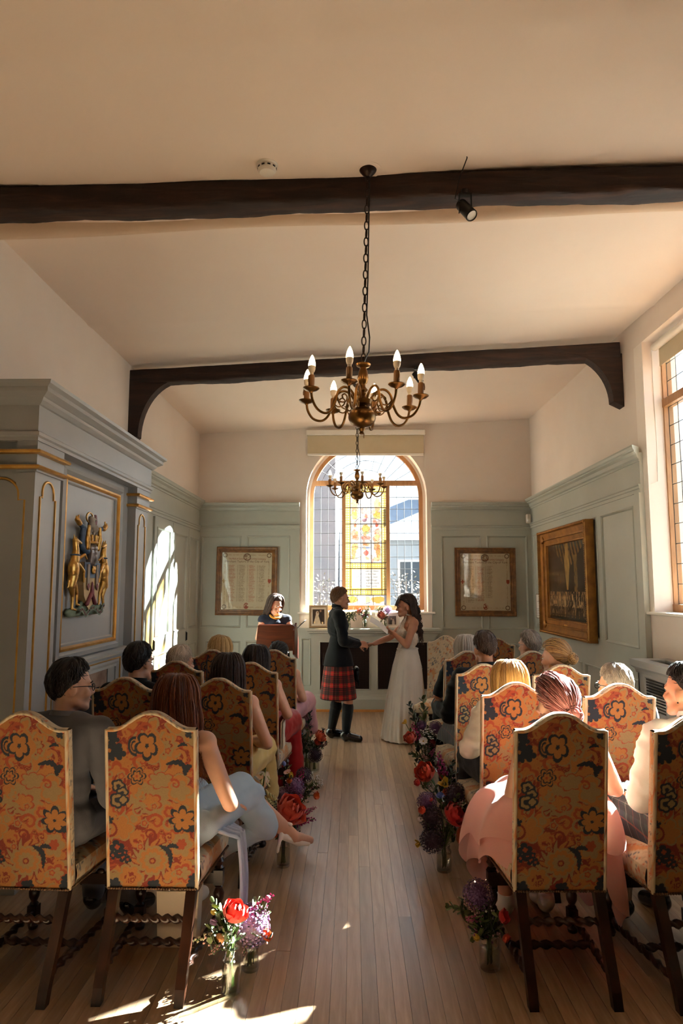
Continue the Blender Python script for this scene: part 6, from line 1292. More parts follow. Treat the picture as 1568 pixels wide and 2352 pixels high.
# ---------------------------------------------------------------- groom, bride and officiant
def stand_J(top, fem, k=1.0, hips=.84):
    J = {'fem': fem, 'w': .9 if fem else 1.05, 'k': 1.0}; n = top - .24 * k; sh = .155 if fem else .185
    J['pel'] = V3((0, 0, hips + .06)); J['wai'] = V3((0, .0, hips + .19)); J['neck'] = V3((0, -.015, n)); J['che'] = V3((0, -.01, n - .18)); J['hc'] = V3((0, .025, top - .121 * k))
    for s, g in (('L', -1), ('R', 1)): J['sh' + s] = V3((g * sh, -.015, n - .065)); J['hi' + s] = V3((g * .085, 0, hips)); J['kn' + s] = V3((g * .09, .02, hips * .53)); J['an' + s] = V3((g * .095, -.01, .085)); J['to' + s] = V3((g * .12, .15, .03))
    return J
def loft(name, m, r, rings, n=96, fold=None, cap=True):
    """rings of (z, cx, cy, rx, ry); fold(angle, t) widens the ring"""
    b = MB(); K = len(rings) - 1; sub = 6
    def at(v):
        q = min(v * K, K - 1e-6); i = int(q); f = q - i; f = f * f * (3 - 2 * f) * .5 + f * .5; return [rings[i][j] * (1 - f) + rings[i + 1][j] * f for j in range(5)]
    def fn(u, v): z, cx, cy, rx, ry = at(v); a = 2 * PI * u; w = 1 + (fold(a, v) if fold else 0); return (cx + rx * w * math.sin(a), cy + ry * w * math.cos(a), z)
    b.grid(fn, n, K * sub, wrap=True); me = b.mesh(name, m, 180); uv = me.uv_layers.new(name='UVMap'); R0 = max(x[3] for x in rings)
    for p in me.polygons:
        for li in p.loop_indices:
            vi = me.loops[li].vertex_index; j = vi // n; i = vi % n; u = i / n
            if i == 0 and any(me.loops[q].vertex_index % n == n - 1 for q in p.loop_indices): u = 1.0
            uv.data[li].uv = (u * 2 * PI * R0 * 1.1, me.vertices[vi].co.z)
    return link(name, me, r)
# groom
J = stand_J(1.675, False); J['kn' + 'R'] = V3((.10, .10, .45)); J['anR'] = V3((.10, .07, .085)); J['toR'] = V3((.16, .21, .03)); J['knL'] = V3((-.08, .0, .45)); J['anL'] = V3((-.085, -.07, .085)); J['toL'] = V3((-.10, .10, .03))
J['elR'] = V3((.235, .03, 1.09)); J['wrR'] = V3((.085, .205, 1.05)); J['elL'] = V3((-.225, .02, 1.10)); J['wrL'] = V3((-.03, .215, 1.055))
HM = headM(J['hc'], 4, -3, 0, .97); r = figure('groom in a black jacket and red tartan kilt facing the bride', (-.16, 7.85, 0), -82, J, HM, M['skin'], .0065, hands={'R': ((-.15, 1, -.10), (-.6, .1, -.5), .75), 'L': ((.25, 1, -.05), (.5, 0, -.6), .7)})
P = torso_parts(J, .022); P += [('e', J['pel'] + V3((0, -.005, .0)), (.182, .145, .13))] + arm_parts(J, 'L', .016) + arm_parts(J, 'R', .016) + [('c', J['wr' + s], J['wr' + s] + (J['el' + s] - J['wr' + s]) * .2, .046, .048) for s in 'LR']; garment(r, 'jacket', P, M['suit_black'], .009, 4, .008); loft('jacket_skirt', M['suit_black'], r, [(1.12, 0, 0, .135, .095), (1.02, 0, 0, .158, .118), (.92, 0, 0, .182, .152), (.815, 0, 0, .193, .172), (.81, 0, 0, .187, .165)], 80, lambda a, v: .03 * v * math.sin(5 * a)); b = MB(); b.grid(lambda u, v: ((u - .5) * .012, -.172 - .008 * v, .95 - .135 * v), 1, 4); b.build('vent_seam', M['black'], r)
collar(r, J, HM, M['suit_black'], .066, .042); face(r, HM, True, .006, '#5a4030'); hair(r, HM, HM_['ginger_brown'], 'short', .05, 420, 31, .008, hl=dict(back=136, side=76, ear=106))
loft('kilt', M['kilt_red'], r, [(.90, 0, 0, .165, .135), (.84, 0, 0, .178, .155), (.68, 0, .0, .192, .178), (.455, 0, .0, .208, .205), (.445, 0, 0, .205, .20)], 240, lambda a, v: (.030 * v + .012) * ((a / (2 * PI) * 34) % 1 - .5) * (1 if abs(a - PI) < 2.0 else .12))
garment(r, 'sporran', [('e', (.0, .205, .70), (.07, .03, .085)), ('c', (-.05, .21, .775), (.05, .21, .775), .02, .02), ('c', (-.03, .225, .64), (-.03, .23, .58), .012, .008), ('c', (.03, .225, .64), (.03, .23, .58), .012, .008)], M['black'], .007, 2)
b = MB(); b.tube([(.17 * math.sin(a), .165 * math.cos(a), .80 - .03 * math.cos(a)) for a in np.linspace(-2.2, 2.2, 25)], .006, 6); b.build('sporran_strap', M['black'], r, smooth=180)
for s in 'LR':
    c = J['kn' + s] + (J['an' + s] - J['kn' + s]) * .26; garment(r, 'hose', [('c', c, c.lerp(J['an' + s], .3), .062, .062), ('c', c.lerp(J['an' + s], .3), J['an' + s], .062, .044), ('c', c + V3((0, 0, .012)), c - V3((0, 0, .02)), .067, .067)], M['hose_black'], .007, 2)
    garment(r, 'shoe', foot_parts(J, s, .012), M['shoe'], .006, 2); a, t = J['an' + s], J['to' + s]; f_ = (t - a).normalized(); b = MB(); b.tube([a + V3((.04, .03, .03)), a + V3((.06, .05, .0)), a + V3((.05, .06, -.03))], .004, 5); b.tube([a + V3((-.03, .045, .02)), a + V3((.035, .05, .02))], .004, 5); b.build('lace', M['black'], r)
# bride
J = stand_J(1.585, True, .97, .81); J['che'] += V3((0, -.02, 0)); J['neck'] += V3((0, -.02, 0)); J['hc'] += V3((0, -.01, 0))
for s in 'LR': J['sh' + s] += V3((0, -.04, 0))
J['elL'] = V3((-.20, .035, 1.045)); J['wrL'] = V3((-.075, .155, 1.165)); J['elR'] = V3((.185, .165, 1.105)); J['wrR'] = V3((.07, .365, 1.045))
HM = headM(J['hc'], 2, -6, 0, .96); r = figure('bride in a white tulle gown with long dark curls facing the groom', (.615, 7.88, 0), 96, J, HM, M['skin'], .0062, hands={'R': ((-.1, 1, -.05), (-.3, 0, -.9), .55), 'L': ((.2, .75, .45), (.5, -.3, .6), .75)})
M['gown'] = clothm('ivory_gown', '#dbd2c8', '#d3cabf', .75, .3); M['gown_lace'] = mat('ivory_lace', '#cdbfae', .8, c2='#ded4c8', ns=60, bs=80, bstr=.6)
w = J['w']; g = .011; garment(r, 'bodice', [('e', J['wai'], (.122 * w + g, .09 + g, .14 + g)), ('e', J['che'] + V3((0, 0, -.04)), (.148 * w + g, .102 + g, .13 + g)), ('e', J['che'] + V3((-.06, .075, -.01)), (.066, .066, .07)), ('e', J['che'] + V3((.06, .075, -.01)), (.066, .066, .07)), ('c', J['che'] + V3((-.05, .09, .05)), J['neck'] + V3((-.03, .045, -.0)), .024, .012), ('c', J['che'] + V3((.05, .09, .05)), J['neck'] + V3((.03, .045, -.0)), .024, .012), ('c', J['neck'] + V3((-.03, .045, 0)), J['neck'] + V3((.03, .045, 0)), .013, .013)], M['gown_lace'], .007, 3)
b = MB(); b.tube([J['neck'] + V3((.056 * math.sin(a), .01 + .058 * math.cos(a), .015 + .02 * math.cos(a))) for a in np.linspace(0, 2 * PI, 25)], .008, 6); b.build('neckband', M['gown_lace'], r, smooth=180)
loft('skirt', M['gown'], r, [(1.00, 0, -.01, .130, .112), (.94, 0, -.005, .145, .128), (.80, 0, .0, .178, .165), (.45, 0, .02, .225, .215), (.10, 0, .03, .275, .255), (.012, 0, .03, .290, .262)], 200, lambda a, v: (v ** 1.1) * (.035 * math.sin(17 * a + 2 * v) + .022 * math.sin(29 * a + 1 + 3 * v)))
b = MB(); b.tube([(.128 * math.sin(a), -.01 + .112 * math.cos(a), .995) for a in np.linspace(0, 2 * PI, 33)], .010, 6); b.build('waistband', M['gown'], r, smooth=180)
b = MB(); rs = random.Random(2)
for k in range(70): a = rs.uniform(0, 6.28); z = .99 - .22 * rs.random() ** 1.6; q = .124 + (.995 - z) * .25; b.ell((q * math.sin(a), -.005 + q * .92 * math.cos(a), z), (.006, .006, .008), 5, 3)
o = b.build('applique', M['gown_lace'], r, smooth=180); o['kind'] = 'stuff'
face(r, HM, True, 0, '#2a1810', True); hair(r, HM, HM_['bride'], 'long', .40, 420, 32, .012, .016, phi0=108, tilt=.0, hl=dict(front=48, side=70)); hair(r, HM, HM_['bride'], 'half', .1, 220, 33, .012, .006, bun=(0, -.115, -.02), bun_r=.03, name='pinned_hair')
b = MB(HM); rs = random.Random(6)
for k in range(34):
    x = rs.uniform(-.08, .08); y = -.115 - rs.uniform(0, .035); z1 = rs.uniform(-.10, .0); L_ = rs.uniform(.22, .42); ph = rs.uniform(0, 6.28); R1 = rs.uniform(.009, .016)
    b.tube([(x * (1 - .25 * q) + R1 * math.sin(ph + q * L_ * 75), y - .02 * q + R1 * math.cos(ph + q * L_ * 75), z1 - L_ * q) for q in np.linspace(0, 1, 40)], [.0075 * (1 - .6 * q) for q in np.linspace(0, 1, 40)], 5)
b.build('ringlets', HM_['bride'], r, smooth=180)
b = MB(HM); rs = np.random.RandomState(8); n_ = 60; t = np.linspace(0, 1, 9)[None]; x0 = rs.uniform(-.062, .062, (n_, 1)); add_strands(b, np.stack([x0 * (1 + .25 * t), .060 + .045 * np.sin(t * 1.6) + .008 * rs.rand(n_, 1), .098 - .075 * t - .035 * t * np.abs(x0) / .06], -1), .003, .0012, rs); b.build('fringe', HM_['bride'], r, smooth=180)['kind'] = 'stuff'
b = MB(HM); b.tube([(-.086, -.004, -.05), (-.087, -.003, -.07)], .0025, 5); b.ell((-.087, -.003, -.078), (.005, .005, .010), 8, 6); b.build('earring', M['asilver'], r, smooth=180)
t = thing('vow_sheet', 'white sheet of vows held up by the bride in her left hand', 'paper'); b = MB(); A, B = V3((.395, 7.735, 1.195)), V3((.20, 7.755, 1.335)); W_ = V3((.02, .19, .05))
b.grid(lambda u, v: A.lerp(B, u) + W_ * (v - .5) + V3((0, 0, .01 * math.sin(PI * u))), 8, 6); b.grid(lambda u, v: A.lerp(B, u) + W_ * (.5 - v) + V3((0, 0, .01 * math.sin(PI * u) - .0015)), 8, 6); b.build('sheet', M['paper'], t, smooth=180)
# officiant
J = stand_J(1.575, True, .97, .80); J['elL'] = V3((-.23, .02, 1.06)); J['wrL'] = V3((-.22, .22, 1.12)); J['elR'] = V3((.22, .03, 1.05)); J['wrR'] = V3((.10, .22, 1.10))
HM = headM(J['hc'], 22, -24, 0, .97); r = figure('officiant with a brown bob and a navy dress reading behind the lectern', (-.985, 8.78, 0), 196, J, HM, M['skin_pale'], .0075, hands={'L': ((.2, 1, .2), (.8, 0, .5), .6), 'R': ((-.3, 1, .1), (0, 0, 1), .5)})
garment(r, 'dress_bodice', torso_parts(J, .010), M['navy'], .009, 3); loft('skirt', M['navy'], r, [(1.0, 0, 0, .13, .11), (.86, 0, 0, .175, .145), (.5, 0, .01, .20, .18), (.45, 0, .01, .20, .18)], 60); shoes_(r, J, M['shoe']); face(r, HM, True, .006, down=True); hair(r, HM, HM_['brown'], 'bob', .20, 360, 34, .008, .001, phi0=66, hl=dict(front=46))
M['ochre'] = clothm('ochre_scarf', '#c08a2e', '#b07c28'); garment(r, 'scarf', [('c', J['neck'] + V3((.07 * math.sin(a), .02 + .085 * math.cos(a), .0 - .045 * max(0, math.cos(a)))), J['neck'] + V3((.07 * math.sin(a + .45), .02 + .085 * math.cos(a + .45), .0 - .045 * max(0, math.cos(a + .45)))), .016, .016) for a in np.arange(-2.2, 2.2, .45)], M['ochre'], .007, 2)
t = thing('ceremony_folder', 'dark open folder held up by the officiant above the lectern', 'folder', (-.70, 8.50, 1.16)); b = MB(Matrix.Rotation(R_(-44), 4, 'Y')); b.box(-.02, .17, -.15, .12, 0, .006); b.build('cover', M['black'], t); b = MB(Matrix.Rotation(R_(-44), 4, 'Y')); b.box(-.01, .16, -.14, .11, .006, .009); b.build('page', M['paper'], t)
# things about the chairs
t = thing('shawl', 'pale blue shawl hanging over the seat beside the auburn woman', 'shawl', (-.60, 3.42, 0)); b = MB()
def sh_(u, v):
    w = .5 - u
    if v < .45: q = v / .45; return (-.13 + .19 * q + .01 * math.sin(u * 20), -.04 + w * (.24 - .1 * q) + .03 * q, .545 + .05 * math.sin(PI * q) * (1 - q) - .03 * q + .012 * math.sin(u * 26 + 3 * q))
    q = (v - .45) / .55; return (.06 + .02 * math.sin(q * 2.5) + .012 * math.sin(u * 22), -.01 + w * (.14 + .05 * q) + .01 * math.sin(u * 17), .515 - .40 * q)
b.grid(sh_, 40, 50); b.build('cloth', M['blue_shawl'], t, smooth=180)
t = thing('shoulder_bag', 'dark bag hung by a black strap on the chair behind the blonde woman', 'bag', (-1.24, 5.93, 0)); b = MB(); b.tube([(-.0, .10, 1.0), (0, .07, 1.085), (0, .0, 1.095), (0, -.03, 1.06), (.0, -.025, .82)], .014, 8, flat=.3); b.build('strap', M['black'], t, smooth=60); b = MB(); b.cham(-.11, .11, -.06, -.0, .60, .83, .02); b.build('pouch', M['black'], t, smooth=40)
t = thing('gift_bag', 'pale gift bag with ribbon handle under the auburn womans chair', 'bag', (-.83, 3.45, 0)); b = MB(); b.add([(-.09, -.05, 0), (.09, -.05, 0), (.09, .05, 0), (-.09, .05, 0), (-.10, -.05, .25), (.10, -.05, .25), (.10, .05, .25), (-.10, .05, .25)], [(3, 2, 1, 0), (0, 1, 5, 4), (1, 2, 6, 5), (2, 3, 7, 6), (3, 0, 4, 7)]); b.build('bag_body', M['mount'], t); b = MB(); b.tube([(.05, -.05, .25), (.07, -.07, .31), (.02, -.07, .34), (-.03, -.06, .31), (-.04, -.05, .25)], .004, 6); b.build('ribbon_handle', M['paper'], t, smooth=180)
t = thing('order_of_service', 'cream order of service card resting beside the woman in red', 'card', (-.52, 5.25, .50)); b = MB(); b.box(-.012, -.004, -.07, .07, 0, .19); b.box(.002, .010, -.07, .07, 0, .185); b.build('card', M['mount'], t)
# ---------------------------------------------------------------- flowers in glass jars
FC = {'coral_red': '#e04a3a', 'coral': '#f26a50', 'coral_orange': '#f07048', 'coral_pink': '#e8806c', 'red_orange': '#e24c28', 'red': '#cc2620', 'red_deep': '#7c1812', 'orange': '#dd6424', 'orange_red': '#cc4620', 'orange_deep': '#a84a1c', 'amber': '#d98a2a', 'peach': '#eaa868', 'yellow': '#e0b840', 'cream': '#e0d8b8', 'cream_green': '#c8c488', 'blush': '#dba8a0', 'blush_white': '#ecd4cc', 'white': '#e8e2da', 'pink': '#cc6a9c', 'rose': '#cc5c8a', 'magenta': '#c03a80', 'plum_pink': '#7e3860', 'lilac': '#b490ba', 'lilac_dark': '#8a6294', 'pale_lilac': '#c8a8c8', 'purple': '#6e4676', 'plum': '#3c2438', 'blue': '#5a74c0', 'slate': '#3c4450', 'green': '#5a6a34', 'dark_green': '#2c3c22'}
FM = {k: mat('petal_' + k, c, .55, c2=tuple(min(1, x * .78) for x in lin(c)), ns=30, sheen=.2) for k, c in FC.items()}
M['stem'] = mat('flower_stem', '#566a30', .55, c2='#45582a', ns=8); M['anther'] = mat('flower_centre', '#c89a30', .7); M['darkc'] = mat('flower_dark_centre', '#1c1214', .7)
def jar_mat():
    m, n, l, b = nodes('jar_glass'); n.remove(b); tr = n.new('ShaderNodeBsdfTransparent'); tr.inputs['Color'].default_value = (.975, .985, .975, 1); gl = n.new('ShaderNodeBsdfGlossy'); gl.inputs['Roughness'].default_value = .03
    lw = n.new('ShaderNodeLayerWeight'); lw.inputs['Blend'].default_value = .35; q = n.new('ShaderNodeMath'); q.operation = 'MULTIPLY_ADD'; l.new(lw.outputs['Facing'], q.inputs[0]); q.inputs[1].default_value = .55; q.inputs[2].default_value = .05
    x = n.new('ShaderNodeMixShader'); l.new(q.outputs[0], x.inputs[0]); l.new(tr.outputs[0], x.inputs[1]); l.new(gl.outputs[0], x.inputs[2]); l.new(x.outputs[0], n['Material Output'].inputs['Surface']); return m
M['jar'] = jar_mat(); M['water'] = pane_mat('jar_water', '#eceee4')
def petal(b, base, az, el, L, Wd, cup, tw=0.0, nu=4, nv=5):
    """curved petal from base, leaning by el from upright, cupped inward"""
    ca, sa = math.cos(az), math.sin(az); C = cup if abs(cup) > .02 else .02
    def fn(u, v):
        a = el - C * v; rad = L * (math.cos(a) - math.cos(el)) / C; z = L * (math.sin(el) - math.sin(a)) / C; w = Wd * math.sin(PI * min(.86, .10 + .76 * v)) ** .55 * (u - .5) * 1.15; c = (abs(2 * u - 1) ** 2) * Wd * .25
        x, y = rad - c * math.cos(a) + .04 * L * math.sin(9 * u + 7 * az) * v, w; return (base[0] + x * ca - y * sa, base[1] + x * sa + y * ca, base[2] + z + c * math.sin(a) * .6 + tw * (u - .5) * v * Wd)
    b.grid(fn, nu, nv)
_pm = {}
def bloom_mesh(kind, colour):
    """unit-size bloom (diameter or length 1) opening toward +z"""
    if (kind, colour) in _pm: return _pm[(kind, colour)]
    rs = random.Random(hash(kind) % 1 + len(kind) * 7); b = MB(); mats = [FM[colour], M['anther'], M['darkc'], M['stem'], FM['white']]
    if kind == 'peony':
        for (n, el, L, W_, cup) in ((7, 1.62, .72, .52, 1.5), (7, 1.45, .72, .50, 1.9), (7, 1.2, .68, .46, 1.9), (6, .95, .62, .42, 1.9), (6, .65, .56, .36, 1.6), (4, .3, .5, .3, 1.0)):
            for k in range(n): petal(b, (0, 0, -.18), 2 * PI * (k + rs.random() * .5) / n + el * 3, el + rs.uniform(-.1, .1), L * rs.uniform(.9, 1.06), W_, cup, rs.uniform(-.25, .25))
        b.ell((0, 0, .02), (.22, .22, .2), 10, 7)
    elif kind == 'allium':
        for k in range(230):
            z = 1 - 2 * (k + .5) / 230; a = k * 2.39996; d = Vector((math.sqrt(1 - z * z) * math.cos(a), math.sqrt(1 - z * z) * math.sin(a), z)); R = .5 * rs.uniform(.86, 1.04); b.tube([d * .12, d * R], .006, 3, caps=False); u = d.orthogonal().normalized() * .050; v = d.cross(u); c = d * R
            b.add([c - d * .02, c + u + d * .014, c + v + d * .014, c - u + d * .014, c - v + d * .014], [(0, 1, 2), (0, 2, 3), (0, 3, 4), (0, 4, 1)])
        b.ell((0, 0, 0), .33, 10, 8)
    elif kind in ('stock', 'snap'):
        n = 22 if kind == 'stock' else 15
        for k in range(n):
            q = k / n; a = k * 2.4; R = (.17 if kind == 'stock' else .13) * (1 - q * .72); c = Vector((R * math.cos(a), R * math.sin(a), q * .95 - .45)); s_ = (.17 if kind == 'stock' else .15) * (1 - q * .6)
            for j in range(5): petal(b, c, a + 1.256 * j, 1.0, s_ * .8, s_ * .75, .6, .2, 2, 3)
            b.ell(c, s_ * .3, 6, 4)
        b.cur = 3; b.tube([(0, 0, -.5), (0, 0, .45)], .02, 5); b.cur = 0
    elif kind == 'ranun':
        for (n, el, L, W_, cup) in ((7, 1.55, .62, .5, 1.9), (7, 1.2, .58, .46, 1.9), (6, .85, .5, .4, 1.9), (5, .45, .42, .3, 1.5)):
            for k in range(n): petal(b, (0, 0, -.15), 2 * PI * (k + rs.random() * .3) / n + el * 2, el, L, W_, cup)
        b.ell((0, 0, .0), (.18, .18, .16), 8, 6)
    elif kind == 'poppy':
        for k in range(6): petal(b, (0, 0, -.12), 2 * PI * k / 6 + .3 * (k % 2), 1.15 - .25 * (k % 2), .55, .56, .6, rs.uniform(-.3, .3))
        b.cur = 2; b.ell((0, 0, -.02), (.11, .11, .09), 8, 6); b.cur = 0
    elif kind == 'daisy':
        for k in range(9): petal(b, (0, 0, 0), 2 * PI * k / 9, 1.4, .5, .28, .15, rs.uniform(-.3, .3), 2, 4)
        b.cur = 1; b.ell((0, 0, .03), (.10, .10, .06), 8, 6); b.cur = 0
    elif kind == 'foxglove':
        for k in range(26):
            q = k / 26; a = k * 2.2; R = .10 * (1 - q * .6); c = Vector((R * math.cos(a), R * math.sin(a), .48 - q * .95 if False else q * .95 - .48)); s_ = .16 * (1 - q * .7); o = Vector((math.cos(a), math.sin(a), -1.1)).normalized(); b.tube([c, c + o * s_ * .4, c + o * s_, c + o * s_ * 1.2], [s_ * .12, s_ * .22, s_ * .28, s_ * .36], 7)
        b.cur = 3; b.tube([(0, 0, -.5), (0, 0, .5)], .014, 5); b.cur = 0
    elif kind == 'thistle':
        for k in range(16): petal(b, (0, 0, 0), 2 * PI * k / 16, 1.3 - .3 * (k % 2), .52, .09, .1, 0, 1, 3)
        b.ell((0, 0, .06), (.13, .13, .18), 8, 6)
    elif kind == 'cornflower':
        for k in range(20): petal(b, (0, 0, -.1), 2 * PI * k / 20, 1.25 - .5 * (k % 2), .52, .15, .1, rs.uniform(-.5, .5), 2, 3)
        b.ell((0, 0, -.12), .12, 8, 6)
    elif kind in ('daffodil', 'iris'):
        for k in range(6): petal(b, (0, 0, -.1), 2 * PI * k / 6, 1.3 if k % 2 else .5, .55, .36, .5 if k % 2 else .9, .2)
        b.tube([(0, 0, -.12), (0, 0, .05), (0, 0, .18)], [.06, .10, .15], 10, caps=False)
    elif kind == 'tulip':
        for k in range(6): petal(b, (0, 0, -.5), 2 * PI * k / 6 + (k % 2) * .2, .45, .95, .6, .9)
        b.ell((0, 0, -.1), (.25, .25, .38), 10, 7)
    elif kind == 'bud': b.ell((0, 0, 0), (.42, .42, .5), 10, 8)
    elif kind == 'sprig':
        for k in range(46):
            d = Vector((rs.gauss(0, 1), rs.gauss(0, 1), rs.gauss(.5, 1))).normalized(); R = rs.uniform(.25, .5); b.cur = 3; b.tube([(0, 0, -.4), d * R * .5, d * R], .006, 3, caps=False); b.cur = 0
            for j in range(4): petal(b, d * R, 1.57 * j, 1.2, .07, .06, .2, 0, 1, 2)
    elif kind == 'leaf':
        b.tube([(0, 0, -.5), (0, 0, .5)], .012, 5)
        for k in range(11): q = k / 11; petal(b, (0, 0, q * .95 - .45), k * 2.4, .8 + .2 * (k % 2), .34 * (1 - .4 * q), .13, .3, .1, 2, 5)
    me = b.mesh(kind + '_bloom', mats, 60); _pm[(kind, colour)] = me; return me
NAMES = {'peony': ('peony', 'peony'), 'allium': ('allium', 'ball shaped allium'), 'stock': ('stock', 'stock flower spike'), 'snap': ('snapdragon', 'snapdragon spike'), 'ranun': ('ranunculus', 'ranunculus'), 'poppy': ('poppy', 'poppy'), 'daisy': ('daisy', 'daisy like flower'), 'foxglove': ('foxglove', 'foxglove'), 'thistle': ('sea_holly', 'spiky sea holly'), 'cornflower': ('cornflower', 'cornflower'), 'daffodil': ('daffodil', 'small daffodil like flower'), 'iris': ('iris', 'iris'), 'tulip': ('tulip', 'nodding tulip'), 'bud': ('flower_bud', 'round flower bud'), 'sprig': ('blossom_sprig', 'airy blossom sprig'), 'leaf': ('leaf_sprig', 'leafy sprig')}
